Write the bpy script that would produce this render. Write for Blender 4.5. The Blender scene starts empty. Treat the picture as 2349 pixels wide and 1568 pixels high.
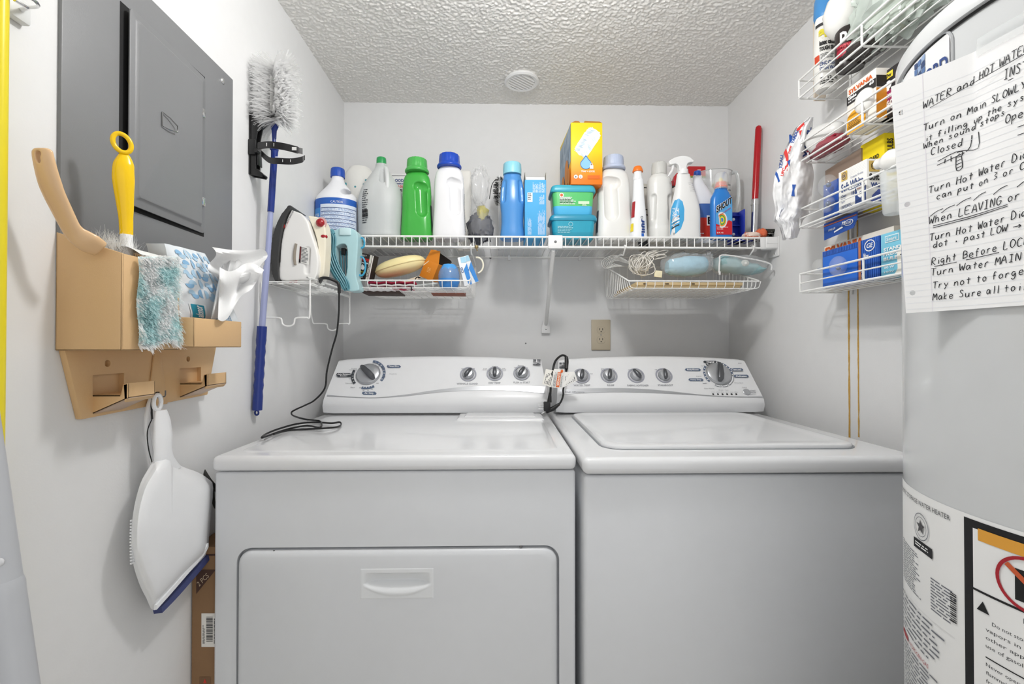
import bpy, bmesh, math, random
from mathutils import Vector, Matrix, noise
random.seed(7)
S = bpy.context.scene
COL = S.collection
PI = math.pi

# ---------------------------------------------------------------- camera
F = 1060.0; CX, CY = 1174.5, 784.0
CAM = Vector((0, 0, 1.14))
YAW = math.radians(-1.16); PITCH = math.radians(0.54)
cd = bpy.data.cameras.new('camera'); cam = bpy.data.objects.new('camera', cd); COL.objects.link(cam)
cam.location = CAM; cam.rotation_euler = (math.radians(90) + PITCH, 0, YAW)
cd.sensor_fit = 'HORIZONTAL'; cd.sensor_width = 36; cd.lens = 36 * F / 2349; cd.clip_start = 0.02
S.camera = cam

# ---------------------------------------------------------------- light, exposure
D = 1.855; XL = -0.635; XR = 0.917; ZC = 2.12; FY = -0.75
LX, LY = 0.10, 0.80
wd = bpy.data.worlds.new('world'); S.world = wd; wd.use_nodes = True
wd.node_tree.nodes['Background'].inputs[0].default_value = (0.99, 0.995, 1.0, 1)
wd.node_tree.nodes['Background'].inputs[1].default_value = 1.12
ld = bpy.data.lights.new('ceiling_lamp_light', 'POINT'); ld.shadow_soft_size = 0.055; ld.energy = 15.5
ld.color = (1.0, 0.992, 0.978)
lo = bpy.data.objects.new('ceiling_lamp_light', ld); COL.objects.link(lo); lo.location = (LX, LY, ZC - 0.12)
S.view_settings.view_transform = 'Standard'; S.view_settings.look = 'None'
S.view_settings.exposure = 0.0; S.view_settings.gamma = 1.0; S.view_settings.use_curve_mapping = False

# ---------------------------------------------------------------- pixel helpers (2349 x 1568 frame)
RM = Matrix.Rotation(YAW, 3, 'Z') @ Matrix.Rotation(PITCH, 3, 'X')
def ray(px, py): return RM @ Vector(((px - CX) / F, 1, -(py - CY) / F))
def P(px, py, y):
    r = ray(px, py); return CAM + r * (y / r.y)
def PX(px, py, x):
    r = ray(px, py); return CAM + r * (x / r.x)
def PZ(px, py, z):
    r = ray(px, py); return CAM + r * ((z - CAM.z) / r.z)
def PP(px, py, o, n):
    r = ray(px, py); return CAM + r * ((Vector(o) - CAM).dot(n) / r.dot(n))

# ---------------------------------------------------------------- materials
def lin(c):
    if isinstance(c, str):
        c = [int(c[i:i + 2], 16) / 255 for i in (0, 2, 4)]
    return tuple((x / 12.92 if x <= 0.04045 else ((x + 0.055) / 1.055) ** 2.4) for x in c) + (1,)
MATS = {}
def mat(name, col, rough=0.5, metal=0.0, alpha=1.0, bump=None, spec=0.5, coat=0.0, trans=0.0, ior=1.45, sss=0.0, var=None):
    if name in MATS: return MATS[name]
    m = bpy.data.materials.new(name); m.use_nodes = True
    nt = m.node_tree; b = nt.nodes['Principled BSDF']
    b.inputs['Base Color'].default_value = lin(col)
    b.inputs['Roughness'].default_value = rough; b.inputs['Metallic'].default_value = metal
    b.inputs['Alpha'].default_value = alpha; b.inputs['Specular IOR Level'].default_value = spec
    b.inputs['Coat Weight'].default_value = coat; b.inputs['Transmission Weight'].default_value = trans
    b.inputs['IOR'].default_value = ior
    if sss: b.inputs['Subsurface Weight'].default_value = sss; b.inputs['Subsurface Scale'].default_value = 0.01
    tc = nt.nodes.new('ShaderNodeTexCoord')
    if bump:
        n = nt.nodes.new('ShaderNodeTexNoise'); n.inputs['Scale'].default_value = bump[0]; n.inputs['Detail'].default_value = 4
        bn = nt.nodes.new('ShaderNodeBump'); bn.inputs['Strength'].default_value = bump[1]; bn.inputs['Distance'].default_value = bump[2] if len(bump) > 2 else 0.002
        nt.links.new(tc.outputs['Object'], n.inputs['Vector']); nt.links.new(n.outputs['Fac'], bn.inputs['Height'])
        nt.links.new(bn.outputs['Normal'], b.inputs['Normal'])
    # every surface gets a faint procedural unevenness of colour
    v = var or (30, 0.02)
    n2 = nt.nodes.new('ShaderNodeTexNoise'); n2.inputs['Scale'].default_value = v[0]; n2.inputs['Detail'].default_value = 3
    mr = nt.nodes.new('ShaderNodeMapRange'); mr.inputs['To Min'].default_value = 1 - v[1]; mr.inputs['To Max'].default_value = 1 + v[1]
    mx = nt.nodes.new('ShaderNodeMix'); mx.data_type = 'RGBA'; mx.blend_type = 'MULTIPLY'; mx.inputs['Factor'].default_value = 1
    nt.links.new(tc.outputs['Object'], n2.inputs['Vector']); nt.links.new(n2.outputs['Fac'], mr.inputs['Value'])
    mx.inputs['A'].default_value = lin(col); nt.links.new(mr.outputs['Result'], mx.inputs['B'])
    nt.links.new(mx.outputs['Result'], b.inputs['Base Color'])
    MATS[name] = m; return m
def fluff(name, col):
    m = bpy.data.materials.new(name); m.use_nodes = True; nt = m.node_tree; nt.nodes.clear()
    o = nt.nodes.new('ShaderNodeOutputMaterial'); d = nt.nodes.new('ShaderNodeBsdfDiffuse'); t = nt.nodes.new('ShaderNodeBsdfTranslucent'); x = nt.nodes.new('ShaderNodeMixShader')
    n = nt.nodes.new('ShaderNodeTexNoise'); n.inputs['Scale'].default_value = 60; mr = nt.nodes.new('ShaderNodeMapRange'); mr.inputs['To Min'].default_value = .93; mr.inputs['To Max'].default_value = 1.04
    mx = nt.nodes.new('ShaderNodeMix'); mx.data_type = 'RGBA'; mx.blend_type = 'MULTIPLY'; mx.inputs['Factor'].default_value = 1; mx.inputs['A'].default_value = lin(col)
    nt.links.new(n.outputs['Fac'], mr.inputs['Value']); nt.links.new(mr.outputs['Result'], mx.inputs['B'])
    for q in (d, t): nt.links.new(mx.outputs['Result'], q.inputs['Color'])
    x.inputs[0].default_value = .55; nt.links.new(d.outputs[0], x.inputs[1]); nt.links.new(t.outputs[0], x.inputs[2]); tr = nt.nodes.new('ShaderNodeBsdfTransparent'); y = nt.nodes.new('ShaderNodeMixShader'); y.inputs[0].default_value = .62; nt.links.new(tr.outputs[0], y.inputs[1]); nt.links.new(x.outputs[0], y.inputs[2]); nt.links.new(y.outputs[0], o.inputs[0]); return m
def pl(hexc, rough=0.32, **k): return mat('plastic_' + hexc + '_%02d' % int(rough * 100), hexc, rough, **k)
def pp(hexc): return mat('paper_' + hexc, hexc, 0.6)

WALL = mat('wall_paint', 'e6e6e6', 0.6, bump=(260, 0.12, 0.001), spec=0.3)
CEIL = mat('popcorn_ceiling', 'eceae6', 0.5, bump=(420, 0.25, 0.002), spec=0.5)
WIRE = mat('white_vinyl_wire', 'f2f2f0', 0.3)
ENAM = mat('white_enamel', 'e2e3e5', 0.16, coat=0.3)
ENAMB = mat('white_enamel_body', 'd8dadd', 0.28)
CONS = mat('console_plastic', 'e3e4e6', 0.3)
SILV = mat('silver_plastic', 'b4b6ba', 0.28, metal=0.55)
DARK = mat('dark_grey_print', '3c4046', 0.5)
BLUEP = mat('slate_blue_print', '58677f', 0.5)
KNOB = mat('graphite_knob', '5a5c60', 0.3, metal=0.4)
CHROME = mat('chrome', 'd8d8d8', 0.15, metal=1.0)
BLACK = mat('black_rubber', '1c1c1d', 0.4)
TAN = mat('tan_plastic', 'd8b384', 0.45, bump=(500, 0.12, 0.001))
WHITE = pl('ececec'); INK = mat('black_ink', '18181a', 0.6); WINK = mat('white_ink', 'f6f6f6', 0.5)
CLEAR = mat('clear_plastic_film', 'f3f6f8', 0.08, alpha=0.22, spec=0.9)
CLEAR2 = mat('clear_rigid_plastic', 'eef2f4', 0.08, alpha=0.34, spec=0.9)
CARD = mat('brown_cardboard', '8b6b4c', 0.8, bump=(200, 0.1))

# ---------------------------------------------------------------- mesh builder
def catmull(p, n=6, closed=False):
    p = [Vector(q) for q in p]; out = []; N = len(p)
    rng = range(N) if closed else range(N - 1)
    for i in rng:
        if closed: a, b, c, d = p[i - 1], p[i], p[(i + 1) % N], p[(i + 2) % N]
        else: a, b, c, d = p[max(i - 1, 0)], p[i], p[i + 1], p[min(i + 2, N - 1)]
        for k in range(n):
            t = k / n
            out.append(0.5 * ((2 * b) + (c - a) * t + (2 * a - 5 * b + 4 * c - d) * t * t + (3 * b - a - 3 * c + d) * t ** 3))
    if not closed: out.append(p[-1])
    return out
def lerp1(tab, t):
    """piecewise smooth interpolation of tuples (t, values...)"""
    if t <= tab[0][0]: return list(tab[0][1:])
    for i in range(len(tab) - 1):
        if t <= tab[i + 1][0]:
            k = (t - tab[i][0]) / (tab[i + 1][0] - tab[i][0])
            return [a + (b - a) * k for a, b in zip(tab[i][1:], tab[i + 1][1:])]
    return list(tab[-1][1:])
_TX = {}
def text_mesh(s, res=2, bold=0.0, shear=0.0):
    key = (s, res, bold, shear)
    if key not in _TX:
        c = bpy.data.curves.new('t', 'FONT'); c.body = s; c.resolution_u = res; c.offset = bold; c.shear = shear
        o = bpy.data.objects.new('t', c); COL.objects.link(o)
        dg = bpy.context.evaluated_depsgraph_get()
        me = bpy.data.meshes.new_from_object(o.evaluated_get(dg))
        vs = [v.co.copy() for v in me.vertices]; fs = [tuple(p.vertices) for p in me.polygons]
        bpy.data.objects.remove(o); bpy.data.curves.remove(c); bpy.data.meshes.remove(me)
        x0 = min(v.x for v in vs); x1 = max(v.x for v in vs); y0 = min(v.y for v in vs); y1 = max(v.y for v in vs)
        _TX[key] = ([((v.x - x0) / (x1 - x0), (v.y - y0) / (y1 - y0)) for v in vs], fs, (x1 - x0) / max(y1 - y0, 1e-6))
    return _TX[key]
class MB:
    def __init__(s): s.v = []; s.f = []; s.m = []; s.mats = []; s.sm = []
    def mi(s, m):
        if m not in s.mats: s.mats.append(m)
        return s.mats.index(m)
    def add(s, vs, fs, m, smooth=True):
        o = len(s.v); s.v += [Vector(v) for v in vs]; k = s.mi(m)
        for f in fs: s.f.append([i + o for i in f]); s.m.append(k); s.sm.append(smooth)
        return s
    def bm(s, bm, m, M=None):
        if M is not None: bmesh.ops.transform(bm, matrix=M, verts=bm.verts)
        bm.verts.index_update()
        s.add([v.co.copy() for v in bm.verts], [[v.index for v in f.verts] for f in bm.faces], m); bm.free(); return s
    def box(s, a, b, m, bev=0.0, seg=2, M=None):
        a = Vector(a); b = Vector(b); c = (a + b) / 2; d = b - a
        bm = bmesh.new(); bmesh.ops.create_cube(bm, size=1, matrix=Matrix.Translation(c) @ Matrix.Diagonal((abs(d.x), abs(d.y), abs(d.z), 1)))
        if bev > 0: bmesh.ops.bevel(bm, geom=list(bm.edges), offset=bev, segments=seg, profile=0.5, affect='EDGES')
        return s.bm(bm, m, M)
    def obox(s, o, U, V, W, m, bev=0.0, seg=2):
        """box from corner o with edge vectors U, V, W"""
        o, U, V, W = Vector(o), Vector(U), Vector(V), Vector(W)
        bm = bmesh.new(); bmesh.ops.create_cube(bm, size=1)
        L = Matrix.Diagonal((U.length, V.length, W.length, 1))
        bmesh.ops.transform(bm, matrix=L, verts=bm.verts)
        if bev > 0: bmesh.ops.bevel(bm, geom=list(bm.edges), offset=bev, segments=seg, profile=0.5, affect='EDGES')
        R = Matrix((U.normalized(), V.normalized(), W.normalized())).transposed().to_4x4()
        return s.bm(bm, m, Matrix.Translation(o + (U + V + W) / 2) @ R)
    def loft(s, rings, m, cap=True, closed=True):
        n = len(rings[0]); vs = [v for r in rings for v in r]; fs = []
        for i in range(len(rings) - 1):
            for j in range(n if closed else n - 1):
                k = (j + 1) % n
                fs.append([i * n + j, i * n + k, (i + 1) * n + k, (i + 1) * n + j])
        if cap: fs.append(list(range(n))[::-1]); fs.append([(len(rings) - 1) * n + j for j in range(n)])
        return s.add(vs, fs, m)
    def lathe(s, prof, m, c=(0, 0, 0), n=32, M=None, cap=True):
        rings = []
        for r, z in prof:
            ring = [Vector((r * math.cos(2 * PI * k / n), r * math.sin(2 * PI * k / n), z)) for k in range(n)]
            if M is not None: ring = [M @ v for v in ring]
            rings.append([v + Vector(c) for v in ring])
        return s.loft(rings, m, cap)
    def tube(s, pts, r, m, n=8, closed=False, cap=True, flat=1.0):
        pts = [Vector(p) for p in pts]; N = len(pts)
        if N < 2: return s
        T = []
        for i in range(N):
            a = pts[i - 1] if (i > 0 or closed) else pts[i]; b = pts[(i + 1) % N] if (i < N - 1 or closed) else pts[i]
            d = b - a; T.append(d.normalized() if d.length > 1e-9 else Vector((0, 0, 1)))
        u = T[0].orthogonal().normalized(); rings = []
        for i in range(N):
            u = (u - T[i] * u.dot(T[i])); u = u.normalized() if u.length > 1e-6 else T[i].orthogonal().normalized()
            w = T[i].cross(u); rr = r[i] if isinstance(r, (list, tuple)) else r
            rings.append([pts[i] + u * (rr * math.cos(2 * PI * k / n)) + w * (rr * flat * math.sin(2 * PI * k / n)) for k in range(n)])
        if closed:
            rings.append(rings[0]); return s.loft(rings, m, False)
        return s.loft(rings, m, cap)
    def wires(s, segs, r, m, n=6):
        for q in segs: s.tube(q, r, m, n)
        return s
    def ribbon(s, pts, W, m):
        """open strip: pts centre line, W width vector or list"""
        vs = []; fs = []
        for i, p in enumerate(pts):
            w = W[i] if isinstance(W, list) else W
            vs += [Vector(p) - Vector(w) / 2, Vector(p) + Vector(w) / 2]
        for i in range(len(pts) - 1): fs.append([2 * i, 2 * i + 1, 2 * i + 3, 2 * i + 2])
        return s.add(vs, fs, m)
    def poly(s, pts, m): return s.add(pts, [list(range(len(pts)))], m, False)
    def prism(s, pts, vec, m, bev=0.0, seg=2):
        bm = bmesh.new(); vs = [bm.verts.new(Vector(p)) for p in pts]; f = bm.faces.new(vs)
        r = bmesh.ops.extrude_face_region(bm, geom=[f]); nv = [g for g in r['geom'] if isinstance(g, bmesh.types.BMVert)]
        bmesh.ops.translate(bm, verts=nv, vec=Vector(vec))
        bmesh.ops.recalc_face_normals(bm, faces=bm.faces)
        if bev > 0: bmesh.ops.bevel(bm, geom=list(bm.edges), offset=bev, segments=seg, profile=0.5, affect='EDGES')
        return s.bm(bm, m)
    def sphere(s, c, r, m, sc=(1, 1, 1), n=24, M=None):
        prof = [(max(math.sin(PI * k / 14), 0.0008), -math.cos(PI * k / 14)) for k in range(15)]
        R = Matrix.Diagonal((r * sc[0], r * sc[1], r * sc[2]))
        if M is not None: R = M.to_3x3() @ R
        return s.lathe(prof, m, c, n, M=R)
    def grid(s, fn, nu, nv, m):
        vs = [fn(i / nu, j / nv) for j in range(nv + 1) for i in range(nu + 1)]
        fs = [[j * (nu + 1) + i, j * (nu + 1) + i + 1, (j + 1) * (nu + 1) + i + 1, (j + 1) * (nu + 1) + i] for j in range(nv) for i in range(nu)]
        return s.add(vs, fs, m)
    def text(s, t, O, U, V, m, res=2, bold=0.0, shear=0.0, w=None):
        """text filling the parallelogram O + a*U + b*V"""
        O, U, V = Vector(O), Vector(U), Vector(V)
        vs, fs, asp = text_mesh(t, res, bold, shear)
        return s.add([O + U * a + V * b for a, b in vs], fs, m, False)
    def tmap(s, t, fn, m, res=2, bold=0.0, shear=0.0):
        vs, fs, asp = text_mesh(t, res, bold, shear)
        return s.add([fn(a, b) for a, b in vs], fs, m, False)
    def lines(s, fn, rows, m, fill=0.45, words=5, seed=1, jag=True):
        """rows of unreadable small print on a surface fn(a, b), a, b in 0..1"""
        rd = random.Random(seed)
        for r in range(rows):
            b1 = 1 - r / rows; b0 = b1 - fill / rows; a = 0.0; end = 1.0 if not jag else rd.uniform(0.7, 1.0)
            while a < end - 0.02:
                w = rd.uniform(0.4, 1.5) / words; a1 = min(a + w, end)
                s.add([fn(a, b0), fn(a1, b0), fn(a1, b1), fn(a, b1)], [[0, 1, 2, 3]], m, False)
                a = a1 + 0.18 / words
        return s
    def mesh(s, name='m', ang=40):
        me = bpy.data.meshes.new(name); me.from_pydata([tuple(v) for v in s.v], [], s.f)
        for x in s.mats: me.materials.append(x)
        for p, k, q in zip(me.polygons, s.m, s.sm): p.material_index = k; p.use_smooth = q
        me.update()
        try: me.set_sharp_from_angle(angle=math.radians(ang))
        except Exception: pass
        return me
def wloc(o):
    return Vector(o.location) + (wloc(o.parent) if o.parent else Vector((0, 0, 0)))
def part(name, mb, parent, label=None, me=None, ang=40):
    """one part under its thing; coordinates are given in the room's frame"""
    me = me or mb.mesh(name, ang); off = wloc(parent)
    me.transform(Matrix.Translation(-off)); me.name = name
    o = bpy.data.objects.new(name, me); COL.objects.link(o); o.parent = parent
    if label: o['label'] = label
    return o
def thing(name, label, cat, loc, group=None):
    o = bpy.data.objects.new(name, None); COL.objects.link(o); o.location = Vector(loc); o.empty_display_size = 0.05
    o['label'] = label; o['category'] = cat
    if group: o['group'] = group
    return o
def single(name, label, cat, mb, group=None, me=None, ang=40):
    me = me or mb.mesh(name, ang)
    xs = [v.co for v in me.vertices]
    c = Vector((sum(v.x for v in xs) / len(xs), sum(v.y for v in xs) / len(xs), min(v.z for v in xs)))
    me.transform(Matrix.Translation(-c)); me.name = name
    o = bpy.data.objects.new(name, me); COL.objects.link(o); o.location = c
    o['label'] = label; o['category'] = cat
    if group: o['group'] = group
    return o
def struct(name, mb, parent=None):
    me = mb.mesh(name, 40); o = bpy.data.objects.new(name, me); COL.objects.link(o)
    o['kind'] = 'structure'
    return o
def organic(mb, m, vox=0.003, smooth=4, cut=None, ang=60):
    """fuse overlapping pieces into one skin, after cutting holes"""
    o = bpy.data.objects.new('tmp', mb.mesh('tmp')); COL.objects.link(o); extra = []
    for c in (cut or []):
        q = bpy.data.objects.new('cut', c.mesh('cut')); COL.objects.link(q); extra.append(q)
        md = o.modifiers.new('b', 'BOOLEAN'); md.operation = 'DIFFERENCE'; md.object = q; md.solver = 'EXACT'
    md = o.modifiers.new('r', 'REMESH'); md.mode = 'VOXEL'; md.voxel_size = vox; md.use_smooth_shade = True
    if smooth:
        md = o.modifiers.new('s', 'SMOOTH'); md.factor = 0.5; md.iterations = smooth
    dg = bpy.context.evaluated_depsgraph_get()
    me = bpy.data.meshes.new_from_object(o.evaluated_get(dg))
    for q in [o] + extra:
        d = q.data; bpy.data.objects.remove(q); bpy.data.meshes.remove(d)
    me.materials.clear(); me.materials.append(m)
    for p in me.polygons: p.material_index = 0; p.use_smooth = True
    return me
class Skin:
    """vertical body of superellipse sections; table rows (z, a, b, e, cx, cy) relative to base point c"""
    def __init__(s, c, tab, H, W, Dp):
        s.c = Vector(c); s.H = H
        pts = [Vector((r[0], r[1], r[2])) for r in tab]
        s.tab = []
        for r in tab:
            r = list(r) + [0, 0][:max(0, 6 - len(r))]
            s.tab.append((r[0] * H, r[1] * W / 2, r[2] * Dp / 2, r[3], r[4] * W, r[5] * Dp))
    def pt(s, th, z, off=0.0):
        a, b, e, cx, cy = lerp1(s.tab, z)
        sn, cs = math.sin(th), math.cos(th)
        x = (a + off) * math.copysign(abs(sn) ** (2 / e), sn); y = -(b + off) * math.copysign(abs(cs) ** (2 / e), cs)
        return s.c + Vector((cx + x, cy + y, z))
    def body(s, mb, m, n=40, nz=None):
        zs = [r[0] for r in s.tab]
        rings = [[s.pt(2 * PI * k / n, z) for k in range(n)][::1] for z in zs]
        return mb.loft(rings, m)
    def patch(s, mb, m, t0, t1, z0, z1, off=0.0008, nu=14, nv=6):
        return mb.grid(lambda a, b: s.pt(t0 + (t1 - t0) * a, z0 + (z1 - z0) * b, off), nu, nv, m)
    def fn(s, t0, t1, z0, z1, off=0.0014):
        return lambda a, b: s.pt(t0 + (t1 - t0) * a, z0 + (z1 - z0) * b, off)
    def blob(s, mb, m, pts, off=0.0008):
        """surface patch with a free outline, pts (theta, z)"""
        c = (sum(p[0] for p in pts) / len(pts), sum(p[1] for p in pts) / len(pts)); n = len(pts); K = 5
        vs = [s.pt(c[0], c[1], off)]; fs = []
        for k in range(1, K + 1):
            for p in pts: vs.append(s.pt(c[0] + (p[0] - c[0]) * k / K, c[1] + (p[1] - c[1]) * k / K, off))
        for j in range(n): fs.append([0, 1 + j, 1 + (j + 1) % n])
        for k in range(K - 1):
            for j in range(n):
                a = 1 + k * n + j; b = 1 + k * n + (j + 1) % n; fs.append([a, a + n, b + n, b])
        return mb.add(vs, fs, m)
def smooth_tab(tab, n=5):
    """refine a section table with a spline so that bodies curve"""
    rows = [Vector(list(r) + [0] * (6 - len(r))) for r in tab]; out = []
    N = len(rows)
    for i in range(N - 1):
        a, b, c, d = rows[max(i - 1, 0)], rows[i], rows[i + 1], rows[min(i + 2, N - 1)]
        for k in range(n):
            t = k / n
            v = 0.5 * ((2 * b) + (c - a) * t + (2 * a - 5 * b + 4 * c - d) * t * t + (3 * b - a - 3 * c + d) * t ** 3)
            v[0] = b[0] + (c[0] - b[0]) * t
            out.append(tuple(v))
    out.append(tuple(rows[-1])); return out
def V3(*a): return Vector(a)
UX, UY, UZ = V3(1, 0, 0), V3(0, 1, 0), V3(0, 0, 1)
# ================================================================ THE SETTING
T = 0.08
mb = MB(); mb.box((XL - T, D, 0), (XR + T, D + T, ZC + .1), WALL); struct('wall_back', mb)
mb = MB(); mb.box((XL - T, FY, 0), (XL, D, ZC + .1), WALL); struct('wall_left', mb)
mb = MB()   # right wall steps out to an alcove beside the water heater
mb.box((XR, 0.76, 0), (XR + T, D, ZC + .1), WALL); mb.box((XR + T, 0.76, 0), (1.15, 0.76 + T, ZC + .1), WALL); mb.box((1.15, FY, 0), (1.15 + T, 0.76 + T, ZC + .1), WALL)
struct('wall_right', mb)
mb = MB(); FLOORM = mat('vinyl_floor', 'b9b2a6', 0.4, var=(6, .08)); mb.box((XL - T, FY, -.05), (1.15 + T, D + T, 0), FLOORM); struct('floor', mb)
# popcorn ceiling: fine relief where it shows, flat slab above
mb = MB()
y0, x0, x1 = 0.62, XL, XR
nx, ny = 560, 450
def cz(x, y):
    v = noise.noise(Vector((x * 110, y * 110, 0))) + 0.7 * noise.noise(Vector((x * 210, y * 210, 3))) + 0.35 * noise.noise(Vector((x * 26, y * 26, 7)))
    return ZC - 0.001 - 0.0034 * max(0.0, min(1.0, 0.5 + v * 0.9)) ** 1.3
vs = []; fs = []
for j in range(ny + 1):
    y = y0 + (D - y0) * j / ny
    for i in range(nx + 1):
        x = x0 + (x1 - x0) * i / nx; vs.append((x, y, cz(x, y)))
for j in range(ny):
    for i in range(nx):
        a = j * (nx + 1) + i; fs.append((a, a + nx + 1, a + nx + 2, a + 1))
mb.add(vs, fs, CEIL)
mb.box((XL - T, FY, ZC), (1.15 + T, D + T, ZC + .1), CEIL)
struct('ceiling', mb)

# ceiling lamp, just above the frame: the light that throws the shelf shadows
t = thing('ceiling_lamp', 'round white ceiling lamp in the middle of the textured ceiling', 'ceiling lamp', (LX, LY, ZC))
mb = MB(); mb.lathe([(0.02, ZC), (0.10, ZC), (0.105, ZC - .02), (0.10, ZC - .03), (.02, ZC - .03)], WHITE, (LX, LY, 0)); part('lamp_base', mb, t)
mb = MB(); mb.lathe([(0.016, ZC - .03), (0.016, ZC - .050)], WHITE, (LX, LY, 0)); part('socket', mb, t)

# round air vent
c = PZ(1197, 187, ZC - .008); t = thing('ceiling_vent', 'round white louvred air vent in the ceiling', 'vent', c)
mb = MB(); mb.lathe([(0.060, ZC - .001), (0.064, ZC - .010), (0.058, ZC - .014), (0.048, ZC - .012), (0.046, ZC - .004), (0.060, ZC - .001)], WHITE, (c.x, c.y, 0), cap=False, n=48); part('vent_ring', mb, t)
mb = MB(); ca, sa = math.cos(math.radians(40)), math.sin(math.radians(40))
mb.lathe([(0.001, ZC - .004), (.048, ZC - .004)], pl('cfcfcd'), (c.x, c.y, 0), n=32, cap=False)
for k in range(-3, 4):
    off = k * 0.0125; L = math.sqrt(max(0.0, 0.049 ** 2 - off ** 2))
    if L < .01: continue
    o = Vector((c.x - sa * off, c.y + ca * off, ZC - .009)); d = Vector((ca, sa, 0)); q = Vector((-sa, ca, 0))
    mb.obox(o - d * L - q * .004, d * 2 * L, (q * .0085 + UZ * -.004), Vector((0, 0, .0015)), WHITE)
part('louvres', mb, t)

# brown drips on the right wall under the rack
DRIP = mat('brown_stain', 'c79c4a', 0.5, var=(160, .35))
for i, (px, w, ya, yb) in enumerate([(1946, .0062, 520, 1002), (1967, .0050, 500, 1002)]):
    a = PX(px, ya, XR); b = PX(px + (2 if i else 0), yb, XR); rd = random.Random(i); mb = MB(); n = 40; L = []; Rr = []
    for k in range(n + 1):
        z = a.z + (b.z - a.z) * k / n; ww = w / 2 * rd.uniform(.6, 1.15)
        L.append(Vector((XR - .0006, a.y - ww + rd.uniform(-.0007, .0007), z))); Rr.append(Vector((XR - .0006, a.y + ww, z)))
    mb.add(L + Rr, [[k, k + 1, n + 2 + k, n + 1 + k] for k in range(n)], DRIP)
    single('drip_stain', ['thicker brown drip running down the right wall, nearer the back corner', 'thin brown drip down the right wall, nearer the water heater'][i], 'stain', mb, group='brown drips down the right wall')

# small holes / anchors in the back wall
for px, py, r, lb in [(1125, 591, .0045, 'grey screw head in the back wall just under the wire shelf'), (1206, 787, .003, 'small dark nail hole in the back wall above the dryer console')]:
    p = P(px, py, D); mb = MB(); mb.lathe([(r, 0), (r * .9, .0015), (r * .3, .002)], mat('dull_metal', '6d6d6d', .5, metal=.6), (0, 0, 0), 12, M=Matrix.Rotation(PI / 2, 3, 'X'))
    for v in mb.v: v += p
    single('wall_screw', lb, 'screw', mb)

# wall outlet
A = P(1356, 733, D); B = P(1400, 803, D); cx = (A.x + B.x) / 2; cz_ = (A.z + B.z) / 2; w = (B.x - A.x) / 2; h = (A.z - B.z) / 2
BEI = mat('beige_plastic', 'c9bda6', .35); t = thing('wall_outlet', 'beige two-socket electrical outlet on the back wall above the washer', 'outlet', (cx, D, cz_))
mb = MB(); mb.box((cx - w, D - .006, cz_ - h), (cx + w, D, cz_ + h), BEI, .003, 3)
part('cover_plate', mb, t)
for k, s in enumerate((1, -1)):
    zc = cz_ + s * .0185 * h / .057; mb = MB()
    out = [Vector((cx + .0165 * math.cos(a) * 1.0, D - .0062, zc + max(-.0125, min(.0125, .0165 * math.sin(a))))) for a in [2 * PI * i / 32 for i in range(32)]]
    out2 = [Vector((cx + (v.x - cx) * .93, D - .0062, zc + (v.z - zc) * .93)) for v in out]
    mb.prism([v + UY * .003 for v in out], (0, -.004, 0), BEI)
    mb.tube([v + UY * .0003 for v in out], .0006, mat('outlet_line', '7d7160', .6), 4, closed=True)
    for dx in (-.0062, .0062): mb.box((cx + dx - .0011, D - .0075, zc - .001), (cx + dx + .0011, D - .0068, zc + .0075), INK)
    mb.lathe([(.0022, 0), (.0022, .0008)], INK, (cx, D - .0075, zc - .0065), 12, M=Matrix.Rotation(PI / 2, 3, 'X'))
    part('socket', mb, t)
mb = MB(); mb.lathe([(.003, 0), (.002, .001)], CHROME, (cx, D - .0062, cz_), 12, M=Matrix.Rotation(PI / 2, 3, 'X')); part('screw', mb, t)
# ================================================================ DRYER AND WASHER
TOPZ = 0.921; SLB = 0.887
def rrect(x0, x1, y0, y1, r, n=6):
    out = []
    for cx, cy, a0 in ((x1 - r, y1 - r, 0), (x0 + r, y1 - r, 90), (x0 + r, y0 + r, 180), (x1 - r, y0 + r, 270)):
        for k in range(n + 1):
            a = math.radians(a0 + 90 * k / n); out.append((cx + r * math.cos(a), cy + r * math.sin(a)))
    return out
def console(name_t, x0, x1, yb, crown_px=None):
    """loft across x of the side profile: bulging base, face leaning back, rounded top"""
    rings = []; N = 24
    for i in range(N + 1):
        t = i / N; x = x0 + (x1 - x0) * t; k = 1 - (2 * t - 1) ** 2      # crown towards the middle
        zt = 1.094 + .012 * k; e = 1.0; ins = 0
        prof = [(yb, TOPZ + .003), (yb - .012, TOPZ + .006), (yb - .020, .950), (yb - .019, .968), (yb - .008, .984),
                (yb + .068, zt - .010), (yb + .074, zt - .003), (yb + .084, zt), (yb + .15, zt - .006), (yb + .165, zt - .03), (yb + .165, TOPZ + .003)]
        if t in (0, 1):
            cy = yb + .07; cz = 1.0; prof = [(cy + (y - cy) * .965, cz + (z - cz) * .975) for y, z in prof]
        taper = .020 * (t * 2 - 1) * -1
        rings.append([Vector((x + taper * max(0, (z - .95)) / .15, y, z)) for y, z in prof])
    rings.insert(0, [v * 1 + UX * 0 for v in rings[0]]); 
    a = rings[1]; rings[0] = [v.copy() for v in a]
    for v in rings[0]: v.x += .0
    for v in rings[1]: v.x += 0
    return rings
CON_N = Vector((0, -(1.096 - .984), .076)).normalized()       # normal of the sloping face
def con_frame(yb):
    o = Vector((0, yb - .008, .984))
    Vd = Vector((0, .076, .112)).normalized()
    def f(px, py, off=.0012): return PP(px, py, o + CON_N * off, CON_N)
    return f, Vd
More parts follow.
